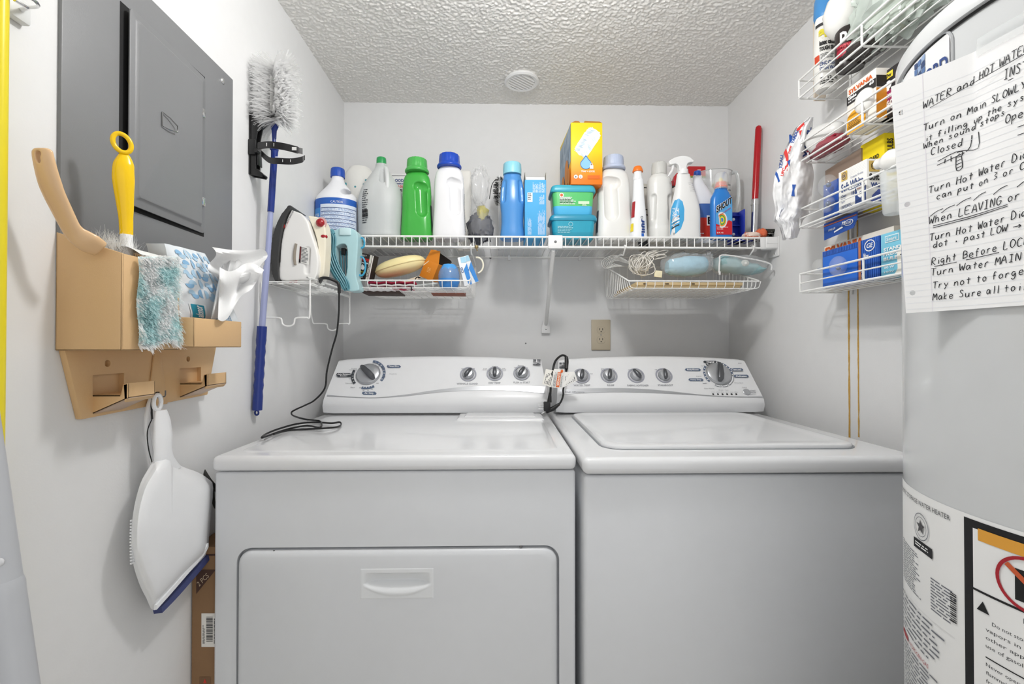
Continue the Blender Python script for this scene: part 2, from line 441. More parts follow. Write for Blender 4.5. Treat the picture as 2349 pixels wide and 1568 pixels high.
def knob(parent, f, px, py, r, ang, Vd, big=False, rp=None):
    c = f(px, py, 0); N = CON_N; U = UX; W = N.cross(U).normalized()
    M = Matrix((U, -W if W.z < 0 else W, N)).transposed()
    if M.determinant() < 0: M = Matrix((U, Vd, U.cross(Vd))).transposed()
    t = part_empty = None
    mb = MB()
    if not big:
        mb.lathe([(rp * .82, .0006), (rp * .84, .0016), (rp, .0016), (rp * 1.01, .0006)], mat('ring_grey', '9a9ca6', .4), c, 40, M=M, cap=False)
        mb.lathe([(r * .98, .0005), (r, .002), (r * .9, .009), (r * .7, .014), (r * .2, .0155)], SILV, c, 40, M=M)
    else:
        mb.lathe([(r * 1.02, .0005), (r * 1.03, .003), (r * .98, .005), (r * .95, .008), (r * .80, .011), (r * .3, .0125)], SILV, c, 48, M=M)
    d = part('dial_ring' if not big else 'dial', mb, parent)
    # pointer grip standing on the dial
    mb = MB(); a = math.radians(ang); L = r * (.95 if not big else .92); w = r * (.36 if not big else .27); h0 = .010; h1 = (.024 if not big else .028)
    dx = Vector((math.sin(a), math.cos(a), 0)); dy = Vector((math.cos(a), -math.sin(a), 0)); rings = []
    for t_ in [0, .12, .35, .6, .85, 1]:
        y = -L + 2 * L * t_; ww = w * [.45, .9, 1, .85, .75, .4][[0, .12, .35, .6, .85, 1].index(t_)]; hh = h1 * [.5, .9, 1, .95, .85, .6][[0, .12, .35, .6, .85, 1].index(t_)]
        ring = []
        for q in range(12):
            an = 2 * PI * q / 12; xx = ww * math.cos(an); zz = h0 + (hh - h0) * max(0, (.5 + .5 * math.sin(an))) ** .7
            ring.append(M @ (dx * y + dy * xx + Vector((0, 0, zz))) + c)
        rings.append(ring)
    mb.loft(rings, KNOB)
    g = part('knob_grip', mb, d)
    tip = M @ (dx * L * .8 + Vector((0, 0, h1 * .93))) + c
    return d, M, c
def arc(mb, f, px, py, r0, r1, a0, a1, m, n=16, sy=1.0):
    """ring segment printed on the face; angles clockwise from 12 o'clock"""
    c = f(px, py); Vd = Vector((0, .076, .112)).normalized(); vs = []
    for k in range(n + 1):
        a = math.radians(a0 + (a1 - a0) * k / n)
        for r in (r0, r1): vs.append(c + UX * (r * math.sin(a)) + Vd * (r * math.cos(a)))
    mb.add(vs, [[2 * k, 2 * k + 1, 2 * k + 3, 2 * k + 2] for k in range(n)], m, False)
def ptext(mb, f, s, px0, py0, px1, py1, m, bold=0.0, res=2, off=.0012):
    """text on the face between two picture points (bottom left, top right)"""
    a = f(px0, py0, off); b = f(px1, py0, off); c = f(px0, py1, off); mb.text(s, a, b - a, c - a, m, res, bold)
def pbox(mb, f, px0, py0, px1, py1, m, off=.0010):
    mb.add([f(px0, py0, off), f(px1, py0, off), f(px1, py1, off), f(px0, py1, off)], [[0, 1, 2, 3]], m, False)
def plate(mb, f, px0, py0, px1, py1, m, off=.0010, sk=4):
    mb.add([f(px0 + sk, py0, off), f(px1 - sk / 2, py0, off), f(px1, (py0 + py1) / 2, off), f(px1 - sk, py1, off), f(px0 + sk / 2, py1, off), f(px0, (py0 + py1) / 2, off)], [[0, 1, 2, 3, 4, 5]], m, False)
def face_strip(mb, f, top, bot, m, off):
    """skin between two picture curves on the face"""
    vs = [];
    for a, b in zip(top, bot): vs += [f(a[0], a[1], off), f(b[0], b[1], off)]
    mb.add(vs, [[2 * k, 2 * k + 1, 2 * k + 3, 2 * k + 2] for k in range(len(top) - 1)], m, True)
def curve2(p, n=6): return [(v.x, v.y) for v in catmull([(a, b, 0) for a, b in p], n)]
def logo(mb, f, x, y, w, h, m):
    pbox(mb, f, x, y + h, x + w, y, m, .0011)
    for k in range(3): # light waves cut through the square mark
        yy = y + h * (.25 + .24 * k); pts = curve2([(x, yy), (x + w * .35, yy + h * .06), (x + w * .62, yy - h * (.02 + .05 * k)), (x + w, yy + h * .05)], 4)
        face_strip(mb, f, pts, [(a, b + h * .07) for a, b in pts], CONS, .0015)
    pbox(mb, f, x + w * .42, y + h * .5, x + w * .52, y, CONS, .0014)

# ---------------- dryer
DX0, DX1, DY = -0.583, 0.150, 0.942; YB = 1.50
dryer = thing('clothes_dryer', 'white front-loading clothes dryer with a drop-down door, left of the washer', 'dryer', ((DX0 + DX1) / 2, 1.3, 0))
DXm = 0.9
mb = MB(); out = rrect(540 - 0, 1283, -2, -1, .1)
# front panel with the door opening cut: cabinet built of side slabs around the recess
dz1 = P(900, 1254, DY).z; dx0 = P(541, 1400, DY).x; dx1 = P(1283, 1300, DY).x
body = MB(); body.box((DX0 + .003, DY + .002, .03), (DX1 - .001, 1.66, SLB), ENAMB, .006, 3)
cut = MB(); cut.prism([Vector((x, DY - .02, z)) for x, z in rrect(dx0, dx1, .17, dz1, .030, 8)], (0, .040, 0), ENAMB)
bo = bpy.data.objects.new('b', body.mesh('b')); co = bpy.data.objects.new('c', cut.mesh('c')); COL.objects.link(bo); COL.objects.link(co)
md = bo.modifiers.new('x', 'BOOLEAN'); md.object = co; md.operation = 'DIFFERENCE'; md.solver = 'EXACT'
me = bpy.data.meshes.new_from_object(bo.evaluated_get(bpy.context.evaluated_depsgraph_get()))
bpy.data.objects.remove(bo); bpy.data.objects.remove(co)
for p in me.polygons: p.use_smooth = True
me.set_sharp_from_angle(angle=math.radians(35))
part('cabinet', None, dryer, me=me)
# door with rounded outline, a pillow edge and the moulded handle
def dished(pts2, y, steps, m, mb, inset=1.0):
    cx = sum(p[0] for p in pts2) / len(pts2); cz = sum(p[1] for p in pts2) / len(pts2); rings = []
    for ins, dy in steps:
        rings.append([Vector((p[0] + (-ins if p[0] > cx else ins) * min(1, abs(p[0] - cx) / .02), y + dy, p[1] + (-ins if p[1] > cz else ins) * min(1, abs(p[1] - cz) / .02))) for p in pts2])
    mb.loft(rings, m)
hx0, hx1 = P(826, 1335, DY).x, P(997, 1335, DY).x; hz0, hz1 = P(900, 1372, DY).z, P(900, 1299, DY).z
db = MB(); dished(rrect(dx0 + .0035, dx1 - .0045, .175, dz1 - .0055, .027, 8), DY, [(.0, .018), (.0, .004), (.0015, .0005), (.005, -.0025), (.012, -.004)], ENAMB, db)
dc = MB(); dc.box((hx0 + .004, DY - .02, hz0 + .004), (hx1 - .004, DY + .012, hz1 - .004), ENAMB)
do = bpy.data.objects.new('b', db.mesh('b')); co = bpy.data.objects.new('c', dc.mesh('c')); COL.objects.link(do); COL.objects.link(co)
md = do.modifiers.new('x', 'BOOLEAN'); md.object = co; md.operation = 'DIFFERENCE'; md.solver = 'EXACT'
me = bpy.data.meshes.new_from_object(do.evaluated_get(bpy.context.evaluated_depsgraph_get()))
bpy.data.objects.remove(do); bpy.data.objects.remove(co)
for p in me.polygons: p.use_smooth = True
me.set_sharp_from_angle(angle=math.radians(35))
door = part('door', None, dryer, me=me)
mb = MB()   # handle: frame plate with a scooped pocket and a lip
hw = hx1 - hx0; hh = hz1 - hz0; HM = pl('e2e4e6', .12)
def hsurf(u, v):
    x = hx0 + hw * u; z = hz0 + hh * v; y = DY - .0045
    e = min(u, 1 - u) * hw; g = min(v, 1 - v) * hh; q = min(e, g)
    y += .0015 * max(0, 1 - q / .0025)
    du = (u - .5) / .44; lip = .50 - .0 * du
    # upper pocket slopes in to the lip, lower bowl swells out
    if abs(du) < 1:
        w = (1 - abs(du) ** 5)
        top = .84; bot = .10 + .30 * abs(du) ** 2.2
        if lip < v < top: y += .017 * w * ((top - v) / (top - lip)) ** .8
        elif bot < v <= lip: y += (.018 * ((v - bot) / (lip - bot)) ** 1.6) * w * .9 - .0045 * math.sin(PI * (v - bot) / (lip - bot)) * w
    return Vector((x, y, z))
mb.grid(hsurf, 60, 44, HM); part('door_handle', mb, door, ang=50)
mb = MB(); c = P(1195, 1253, DY + .003); mb.lathe([(.003, 0), (.002, .002)], mat('dull_metal', '6d6d6d', .5, metal=.6), c, 10, M=Matrix.Rotation(PI / 2, 3, 'X')); part('hinge_screw', mb, dryer); mb = MB()
c = P(629, 1264, DY + .003); mb.lathe([(.003, 0), (.002, .002)], mat('dull_metal', '6d6d6d', .5, metal=.6), c, 10, M=Matrix.Rotation(PI / 2, 3, 'X')); part('hinge_screw', mb, dryer)
# top: slab with rolled edge, shallow raised field, lint lid
def top_slab(x0, x1, y0, y1, fn, name, parent, m=ENAM, nx=70, ny=60):
    mb = MB()
    mb.grid(lambda u, v: Vector((x0 + (x1 - x0) * u, y0 + (y1 - y0) * v, TOPZ + fn(x0 + (x1 - x0) * u, y0 + (y1 - y0) * v))), nx, ny, m)
    return mb
def sstep(x): x = max(0, min(1, x)); return x * x * (3 - 2 * x)
mb = MB(); mb.box((DX0, DY - .006, SLB + .002), (DX1, 1.66, TOPZ - .001), ENAM, .011, 4); 
part('top_slab', mb, dryer)
def raised(x0, x1, y0, y1, r, h, bev, m, z):
    mb = MB(); rings = []
    for ins, dz in ((0, 0), (bev * .4, h * .45), (bev, h * .9), (bev * 1.8, h), ):
        rings.append([Vector((x, y, z + dz)) for x, y in rrect(x0 + ins, x1 - ins, y0 + ins, y1 - ins, max(r - ins, .004), 8)])
    mb.loft(rings, m); return mb
part('top_panel', raised(DX0 + .03, DX1 - .03, DY + .028, YB - .03, .035, .0022, .008, ENAM, TOPZ - .0014), dryer)
a = PZ(1045, 965, TOPZ); b = PZ(1255, 965, TOPZ)
lid = part('lint_screen_lid', raised(a.x, b.x - .006, a.y, YB - .022, .008, .0065, .005, ENAM, TOPZ), dryer)
mb = raised(a.x + .022, b.x - .03, a.y + .03, YB - .028, .006, .003, .004, ENAM, TOPZ + .0062); part('lid_grip', mb, lid)
# console
mb = MB(); rings = console('c', DX0 + .010, DX1 + .000, YB); mb.loft(rings[1:], CONS, True, True); con = part('console', mb, dryer, ang=50)
f, Vd = con_frame(YB)
mb = MB()
low_ = curve2([(750, 905), (800, 909), (860, 911), (930, 907), (1000, 897), (1060, 888), (1120, 884), (1180, 884), (1246, 888)])
up = curve2([(750, 905), (800, 909), (860, 911), (929, 904.5), (985, 896), (1036, 889.5), (1087, 885.5), (1164, 884), (1210, 884.5), (1250, 886)])
low2 = curve2([(750, 908), (800, 911), (860, 912.5), (929, 908), (985, 901.5), (1036, 897), (1113, 894.5), (1164, 895.5), (1210, 898), (1250, 902)])
face_strip(mb, f, up, low2, SILV, .0011); part('silver_trim', mb, con)
mb = MB(); logo(mb, f, 1223, 824, 17, 12, DARK)
c0 = (845, 858)
def u_mm(px, py): return (f(px + 1, py) - f(px, py)).x
um = u_mm(845, 858)
arc(mb, f, 845, 858, 33 * um, 39 * um, 8, 118, BLUEP, 24); arc(mb, f, 845, 858, 33 * um, 39 * um, 228, 288, DARK, 16); arc(mb, f, 845, 858, 33 * um, 39 * um, 150, 195, BLUEP, 12)
for a_ in range(18, 112, 13): arc(mb, f, 845, 858, 34 * um, 37 * um, a_, a_ + 5, WINK, 2)
for a_ in range(236, 284, 12): arc(mb, f, 845, 858, 34 * um, 37 * um, a_, a_ + 5, WINK, 2)
for a_ in range(156, 192, 10): arc(mb, f, 845, 858, 32 * um, 36 * um, a_, a_ + 4, WINK, 2)
plate(mb, f, 887, 843, 920, 837, BLUEP); ptext(mb, f, 'Timed Dry', 891, 842, 915, 837.6, WINK, .02, off=.0016)
plate(mb, f, 771, 864, 807, 855, DARK); ptext(mb, f, 'Auto Moisture', 774, 859.3, 804, 855.8, WINK, .03, off=.0016); ptext(mb, f, 'Sensing', 780, 863.5, 797, 860, WINK, .03, off=.0016)
plate(mb, f, 830, 905, 864, 898, BLUEP); ptext(mb, f, 'Air Only', 836, 904, 857, 899, WINK, .02, off=.0016)
for s_, x, y, w in (('Less', 800, 869, 7), ('Normal', 793, 879.5, 15), ('More', 804, 889, 10), ('OFF', 824, 890, 6), ('OFF', 863, 880, 6), ('Touch Up', 893, 858.5, 17), ('Sensing', 806, 846, 12), ('Less Energy', 801, 849, 19), ('60', 858, 837.5, 4), ('50', 867, 840, 4), ('40', 874, 844, 4), ('30', 878, 849, 4), ('20', 881, 854, 4), ('10', 880, 865, 4), ('30', 832, 896, 4), ('20', 842, 896, 4), ('10', 851, 893.5, 4),
                    ('OFF', 1058, 846.5, 5), ('ON', 1084, 846, 5), ('Low', 1109, 846, 8), ('Medium', 1129, 841, 13), ('High', 1152, 846, 7), ('Air Dry', 1107, 849, 11), ('Normal', 1152, 848.8, 9), ('Off', 1179, 844, 6), ('Knob', 1206, 844, 5), ('Rotate', 1188, 839, 13)):
    ptext(mb, f, s_, x, y, x + w, y - 2.3, DARK)
for s_, x, y, w in (('WRINKLE GUARD', 1048, 881.5, 48), ('DRY TEMP', 1121, 880, 27), ('PUSH to START', 1178, 878.5, 38)): ptext(mb, f, s_, x, y, x + w, y - 4, mat('soft_grey_ink', '6b6e76', .5), 0.0, 3)
part('lettering', mb, con)
knob(dryer, f, 845, 858, 27 * um, -45, Vd, True)
for px, py, an in ((1074, 858, 32), (1135, 856.5, 0), (1196.5, 855, 30)): knob(dryer, f, px, py, 14 * um, an, Vd, False, 19 * um)

# ---------------- washer
WX0, WX1, WY = 0.158, 0.846, 0.912
washer = thing('washing_machine', 'white top-loading washing machine, right of the dryer', 'washing machine', ((WX0 + WX1) / 2, 1.3, 0))
mb = MB(); mb.box((WX0 + .004, WY + .006, .03), (WX1 - .002, 1.66, SLB - .004), ENAMB, .008, 3); part('cabinet', mb, washer)
mb = MB(); mb.box((WX0, WY - .004, SLB - .001), (WX1, 1.66, TOPZ - .001), ENAM, .013, 5); part('top_frame', mb, washer)
# lid: broad panel standing in a shallow groove
a = PZ(1312, 950, TOPZ); b = PZ(1392, 1030, TOPZ); c = PZ(1986, 1029, TOPZ)
lx0, lx1, ly0, ly1 = b.x - .004, c.x, b.y, YB - .028
mb = MB(); GRV = mat('lid_shade_grey', '8c8f93', .6)
mb.prism([Vector((x, y, TOPZ - .0008)) for x, y in rrect(lx0 - .004, lx1 + .004, ly0 - .004, ly1 + .002, .05, 10)], (0, 0, .0010), GRV); gp = part('lid_groove_shade', mb, washer)  # flat grey sheet: the shade of the lid's groove, put into colour
mb = MB(); rings = []
for ins, dz in ((0, .0), (.0, .004), (.002, .0072), (.008, .0088), (.016, .0092), (.030, .0075), (.05, .0066)):
    rings.append([Vector((x, y, TOPZ + dz)) for x, y in rrect(lx0 + ins, lx1 - ins, ly0 + ins, ly1 - ins, .046 - ins * .4, 10)])
mb.loft(rings, ENAM); part('lid', mb, washer)
mb = MB(); rings = console('c', WX0 + .014, WX1 + .003, YB - .002); mb.loft(rings[1:], CONS, True, True); con = part('console', mb, washer, ang=50)
f, Vd = con_frame(YB - .002)
mb = MB()
up = curve2([(1284, 893.7), (1322, 891), (1411, 889.5), (1475, 891.5), (1539, 897), (1603, 904), (1654, 907.5), (1700, 908.5), (1750, 908.5)])
low2 = curve2([(1284, 905), (1348, 900.5), (1411, 898.8), (1475, 900), (1539, 902.6), (1603, 906.4), (1654, 909.5), (1700, 911), (1750, 911)])
face_strip(mb, f, up, low2, SILV, .0011); part('silver_trim', mb, con)
mb = MB(); um = (f(1649, 857) - f(1648, 857)).x; logo(mb, f, 1283, 831, 14, 12, DARK); SG = mat('soft_grey_ink', '6b6e76', .5)
arc(mb, f, 1648, 857, 29.5 * um, 34 * um, -42, 24, DARK, 16); arc(mb, f, 1648, 857, 29.5 * um, 34 * um, -75, -48, BLUEP, 8); arc(mb, f, 1648, 857, 29.5 * um, 34 * um, -128, -80, BLUEP, 10)
arc(mb, f, 1648, 857, 29.5 * um, 34 * um, 30, 62, BLUEP, 8); arc(mb, f, 1648, 857, 29.5 * um, 34 * um, 68, 95, BLUEP, 8)
for a0, a1 in ((100, 150), (156, 178), (184, 208)):
    arc(mb, f, 1648, 857, 29.5 * um, 34 * um, a0, a1, SG, 10); 
    c_ = .0014
    Vdd = Vd; ce = f(1648, 857, .0016); vs = []
    for k in range(9):
        an = math.radians(a0 + 1.5 + (a1 - a0 - 3) * k / 8)
        for r in (30.3 * um, 33.2 * um): vs.append(ce + UX * (r * math.sin(an)) + Vdd * (r * math.cos(an)))
    mb.add(vs, [[2 * k, 2 * k + 1, 2 * k + 3, 2 * k + 2] for k in range(8)], CONS, False)
for a_ in range(-120, 96, 14): arc(mb, lambda x, y, o=.0012: f(x, y, .0017), 1648, 857, 30.5 * um, 33 * um, a_, a_ + 4.5, WINK, 2)
plate(mb, f, 1613, 832, 1646, 827, DARK); ptext(mb, f, 'Normal', 1621, 831.4, 1638, 827.8, WINK, .03, off=.0016)
for s_, x0_, y0_, x1_ in (('Bulky/Sheets', 1571, 850.5, 1608), ('Heavy Duty', 1579, 873.5, 1614), ('Casual', 1671, 850, 1705), ('Delicates', 1683, 865, 1718)):
    plate(mb, f, x0_, y0_, x1_, y0_ - 6, BLUEP); m_ = (x1_ - x0_) * .15; ptext(mb, f, s_, x0_ + m_, y0_ - .9, x1_ - m_, y0_ - 4.8, WINK, .02, off=.0016)
for s_, x, y, w in (('Express', 1608, 840, 9), ('Regular', 1626, 836, 13), ('Express', 1652, 840, 13), ('Regular', 1597, 864, 13), ('Light', 1612, 879.5, 9), ('Soak', 1612, 879.5, 9), ('Clean Washer', 1615, 891.5, 24), ('Drain / Spin', 1649, 895.5, 22), ('Rinse/Spin', 1685, 879, 20), ('Control', 1702, 889, 11), ('SENSE', 1693, 834, 8),
                    ('Off', 1441, 849, 5), ('On', 1461, 849, 5), ('Off', 1502, 848.5, 5), ('Cool', 1321, 849.5, 8), ('Warm', 1337, 849.5, 9), ('Hot', 1354, 857.5, 6), ('Extra', 1379, 846, 7), ('Rinse', 1379, 849, 8), ('2nd', 1402, 846, 5), ('Rinse', 1402, 849, 8)):
    ptext(mb, f, s_, x, y, x + w, y - 2.3, SG)
for i, x in enumerate((1636, 1647, 1657.5, 1668, 1678.5, 1689)):
    arc(mb, f, x, 903.5, 0.0, 2.1 * um, 0, 360, INK, 12); ptext(mb, f, ('Sensing', 'Wash', 'Rinse', 'Spin', 'Lid Lock', 'Done')[i], x - 4, 899.5, x + 4, 898, SG)
for s_, x, y, w, m_ in (('WATER TEMP', 1316, 885, 38, SG), ('RINSE', 1393, 885, 16, SG), ('FABRIC SOFTENER', 1439, 885.5, 49, SG), ('STAINBOOST', 1509, 885, 35, SG), ('High Efficiency', 1297, 901, 44, SG)): ptext(mb, f, s_, x, y, x + w, y - 4, m_, 0, 3, off=.0018)
ptext(mb, f, 'START', 1721, 897.5, 1733, 894, SG); ptext(mb, f, 'PAUSE', 1722, 901.5, 1734, 898, SG); ptext(mb, f, 'Pause', 1722, 905.5, 1735, 903.5, SG)
part('lettering', mb, con)
mb = MB(); cc = f(1712.5, 899, 0); Mx = Matrix((UX, Vd, UX.cross(Vd))).transposed(); mb.lathe([(8 * um, .0005), (8 * um, .002), (7 * um, .003), (2 * um, .0033)], SILV, cc, 28, M=Mx); part('start_button', mb, washer)
knob(washer, f, 1648, 857, 27.5 * um, 14, Vd, True)
for px, py, an in ((1334, 862, 12), (1397, 861, 12), (1459, 861, -30), (1523, 861, 4)): knob(washer, f, px, py, 14 * um, an, Vd, False, 19 * um)
# ================================================================ WIRE SHELF ON THE BACK WALL
SZ = 1.500; SF = 1.514; SB = 1.846
shelf = thing('wire_shelf', 'long white vinyl-coated wire shelf across the back wall', 'shelf', ((XL + XR) / 2, SB, SZ))
mb = MB(); x0, x1 = XL + .004, XR - .024; n = 61
for i in range(n):
    x = x0 + .006 + (x1 - x0 - .012) * i / (n - 1)
    mb.tube([(x, SB, SZ), (x, SF + .004, SZ), (x, SF, SZ - .003), (x, SF, SZ - .034)], .00165, WIRE, 6)
part('cross_wires', mb, shelf)
mb = MB()
for y, z, r in ((SB, SZ - .003, .0028), (1.68, SZ - .0035, .0028), (SF, SZ - .0005, .0032), (SF, SZ - .034, .0034)): mb.tube([(x0, y, z), (x1, y, z)], r, WIRE, 8)
part('rails', mb, shelf)
# end bracket on the right wall, centre brace, wall clips
t = thing('shelf_end_bracket', 'white plastic end bracket holding the wire shelf to the right wall', 'bracket', (XR, SF + .02, SZ - .02))
mb = MB(); mb.box((XR - .006, SF - .006, SZ - .060), (XR, SF + .05, SZ + .006), WHITE, .002); mb.prism([(XR - .004, SF + .03, SZ - .055), (XR - .004, SF + .048, SZ + .003), (XR - .004, SF + .012, SZ + .003)], (0, .0, 0) if 0 else (-.0001, 0, 0), WHITE) if 0 else None
part('wall_plate', mb, t)
mb = MB(); mb.box((XR - .046, SF - .006, SZ - .036), (XR - .004, SF + .030, SZ + .003), WHITE, .004, 3); mb.box((XR - .044, SF - .0075, SZ - .020), (XR - .006, SF - .004, SZ - .012), WHITE, .001)
mb.box((XR - .062, SF - .005, SZ - .038), (XR - .044, SF + .004, SZ + .002), WHITE, .003)
part('rail_socket', mb, t)
mb = MB(); mb.lathe([(.003, 0), (.002, .0015)], CHROME, (XR - .006, SF + .012, SZ - .050), 12, M=Matrix.Rotation(-PI / 2, 3, 'Y')); part('screw', mb, t)
c = P(1274, 556, SF - .004); fo = P(1252, 752, D - .004)
t = thing('shelf_brace', 'white diagonal brace propping the middle of the wire shelf against the back wall', 'bracket', (fo.x, D, fo.z))
mb = MB(); mb.box((c.x - .024, SF - .008, SZ - .040), (c.x + .024, SF + .004, SZ + .004), WHITE, .003)
cl = part('shelf_clip', mb, t)
mb = MB(); mb.lathe([(.0045, 0), (.0035, .0015), (.001, .0015)], mat('dull_metal', '6d6d6d', .5, metal=.6), (c.x, SF - .008, SZ - .018), 14, M=Matrix.Rotation(PI / 2, 3, 'X')); part('screw', mb, cl)
mb = MB(); a = Vector((c.x - .006, SF + .004, SZ - .042)); b = Vector((fo.x, D - .008, fo.z + .012)); mb.tube([a, a + (b - a) * .03, a + (b - a) * .97, b], [.0065, .0075, .0075, .0065], WIRE, 10); part('brace_tube', mb, t)
mb = MB(); mb.prism([(fo.x - .011, D, fo.z + .03), (fo.x + .011, D, fo.z + .03), (fo.x + .017, D, fo.z + .004), (fo.x + .017, D, fo.z - .022), (fo.x - .017, D, fo.z - .022), (fo.x - .017, D, fo.z + .004)], (0, -.014, 0), WHITE, .002); ft = part('brace_foot', mb, t)
mb = MB(); mb.lathe([(.0035, 0), (.002, .0012)], CHROME, (fo.x, D - .0145, fo.z - .004), 12, M=Matrix.Rotation(PI / 2, 3, 'X')); part('screw', mb, ft)
for px in (1168, 1330, 1570, 1010):
    p = P(px, 585, SB); mb = MB(); mb.box((p.x - .006, SB - .006, SZ - .016), (p.x + .006, D, SZ + .004), WHITE, .002)
    lb = {1168: 'small white shelf clip on the back wall, behind the blue softener bottle', 1330: 'small white shelf clip on the back wall, behind the stacked tubs', 1570: 'small white shelf clip on the back wall, behind the spray bottle', 1010: 'small white shelf clip on the back wall, behind the blue-capped white bottle'}[px]
    single('shelf_clip', lb, 'clip', mb, group='wall clips of the wire shelf')

# ---------------------------------------------------------------- bottles and boxes on the shelf
ZS = SZ + .0022
def wh(p0, p1, top, yc):
    """centre x, width, height of something standing on the shelf at depth yc"""
    a = P(p0, 500, yc); b = P(p1, 500, yc); return (a.x + b.x) / 2, b.x - a.x, P((p0 + p1) / 2, top, yc).z - ZS
def capmesh(c, r, h, m, ribs=0, skirt=None, dome=.15, n=36):
    mb = MB(); k = min(.004, h * .2)
    prof = []
    if skirt: prof += [(skirt[0] * .96, 0), (skirt[0], .002), (skirt[0], skirt[1] * .5), (r * 1.06, skirt[1]), (r * 1.0, skirt[1] + .002)]
    else: prof += [(r * 1.0, 0)]
    prof += [(r * .99, h * .5), (r * .95, h - k), (r * .90, h - k * .3), (r * .8, h), (r * .05, h + .0005)]
    rings = []
    for rr, z in prof:
        ring = []
        for i in range(n * (2 if ribs else 1)):
            a = 2 * PI * i / (n * (2 if ribs else 1)); q = rr * (1 + (.018 * math.cos(ribs * a) if ribs and z > (skirt[1] if skirt else 0) and rr > r * .85 else 0))
            ring.append(Vector((c[0] + q * math.cos(a), c[1] + q * math.sin(a), c[2] + z)))
        rings.append(ring)
    mb.loft(rings, m); return mb
def capsule(p0, p1, r, sy=1.0, n=18, yc=0.0):
    mb = MB(); a, b = Vector(p0), Vector(p1); d = (b - a)
    pts = []; rad = []
    for k in range(6): t = k / 5 * PI / 2; pts.append(a - d.normalized() * r * math.cos(t)); rad.append(max(r * math.sin(t), .0004))
    for k in range(1, 6): t = k / 5 * PI / 2; pts.append(b + d.normalized() * r * math.sin(t)); rad.append(max(r * math.cos(t), .0004))
    mb.tube(pts, rad, WHITE, n)
    if sy != 1.0:
        for v in mb.v: v.y = yc + (v.y - yc) * sy
    return mb
def jug_tab(): return smooth_tab([(0, .80, .80, 2.3), (.012, .93, .93, 2.3), (.03, 1, 1, 2.3), (.30, 1.0, 1.0, 2.2), (.56, 1.0, 1.0, 2.2), (.63, .97, .97, 2.2), (.72, .78, .80, 2.1), (.82, .52, .56, 2), (.90, .34, .38, 2), (.94, .29, .33, 2), (1, .28, .32, 2)], 4)
def sprint(mb, sk, t0, t1, z0, z1, m, rows, words=5, seed=1): mb.lines(sk.fn(t0, t1, z0, z1), rows, m, .4, words, seed)

# bleach jug
yc = 1.60; x, w, h = wh(727, 822, 405, yc); c = (x, yc, ZS)
t = thing('bleach_jug', 'white bleach jug with blue cap and blue label at the left end of the shelf', 'jug', c)
sk = Skin(c, jug_tab(), h, w, w * .92); mb = MB(); sk.body(mb, WHITE)
body = part('jug_body', None, t, me=organic(mb, pl('f3f4f8', .35), .0028, 3, cut=[capsule((x + w * .27, yc - .05, ZS + h * .72), (x + w * .30, yc + .05, ZS + h * .70), .014, 1, 18)]))
mb = MB(); sk.patch(mb, pl('2a63bd', .4), -1.5, 1.35, h * .06, h * .585, nu=40); sk.patch(mb, pl('3f8fd6', .4), -1.3, -.5, h * .07, h * .44, .0012)
mb.add([], [], WHITE)
sk.patch(mb, pl('dfe9f6', .5), -.48, 1.32, h * .07, h * .49, .0012, 24)
for k in range(7): sk.patch(mb, mat('label_navy', '23407f', .5), -.44, 1.28 - .06 * (k % 3), h * (.10 + .055 * k), h * (.108 + .055 * k), .0016, 20, 1)
for k in range(6): mb.lines(sk.fn(-.44, 1.28, h * (.113 + .055 * k), h * (.15 + .055 * k), .0016), 3, mat('label_blue_print', '5a86c8', .5), .35, 9, k)
mb.tmap('BLEACH', sk.fn(-1.2, -.58, h * .30, h * .36, .0018), WINK, 2, .01); mb.tmap('CAUTION', sk.fn(0.0, .5, h * .505, h * .54, .0014), WINK)
mb.lines(sk.fn(-1.2, -.6, h * .1, h * .26, .0018), 6, WINK, .4, 4, 3)
part('label', mb, body)
part('cap', capmesh((x, yc, ZS + h - .004), .0235, P(780, 387, yc).z - P(780, 405, yc).z + .004, pl('2452b4'), 24), t)

# white paper-towel pack behind the jugs
yc = 1.76; x, w, h = wh(800, 850, 383, yc); mb = MB()
prof = [(w * .42, 0), (w * .5, .01), (w * .5, h * .80), (w * .46, h * .9), (w * .30, h * .985), (w * .02, h)]
rings = []
for r, z in prof: rings.append([Vector((x + r * 1.5 * math.cos(a) * (1 + .03 * math.sin(5 * a + z * 40)), yc + r * 1.2 * math.sin(a), ZS + z)) for a in [2 * PI * k / 32 for k in range(32)]])
mb.loft(rings, pl('f0efea', .3)); t = thing('paper_roll_pack', 'white wrapped paper roll standing behind the bleach jug', 'paper roll', (x, yc, ZS)); b_ = part('wrapper', mb, t)
mb = MB(); rd = random.Random(5)
for k in range(40):
    a = rd.uniform(-PI, 0); z = rd.uniform(.25, .80) * h; rr = w * .755
    px_ = Vector((x + rr * math.cos(a) * 1.01, yc + w * .61 * math.sin(a), ZS + z)); mb.sphere(px_, rd.uniform(.003, .006), pl('3f9ba6', .5), (1, .3, 1), 8)
b2 = part('printed_flowers', mb, b_); b2['kind'] = 'stuff'

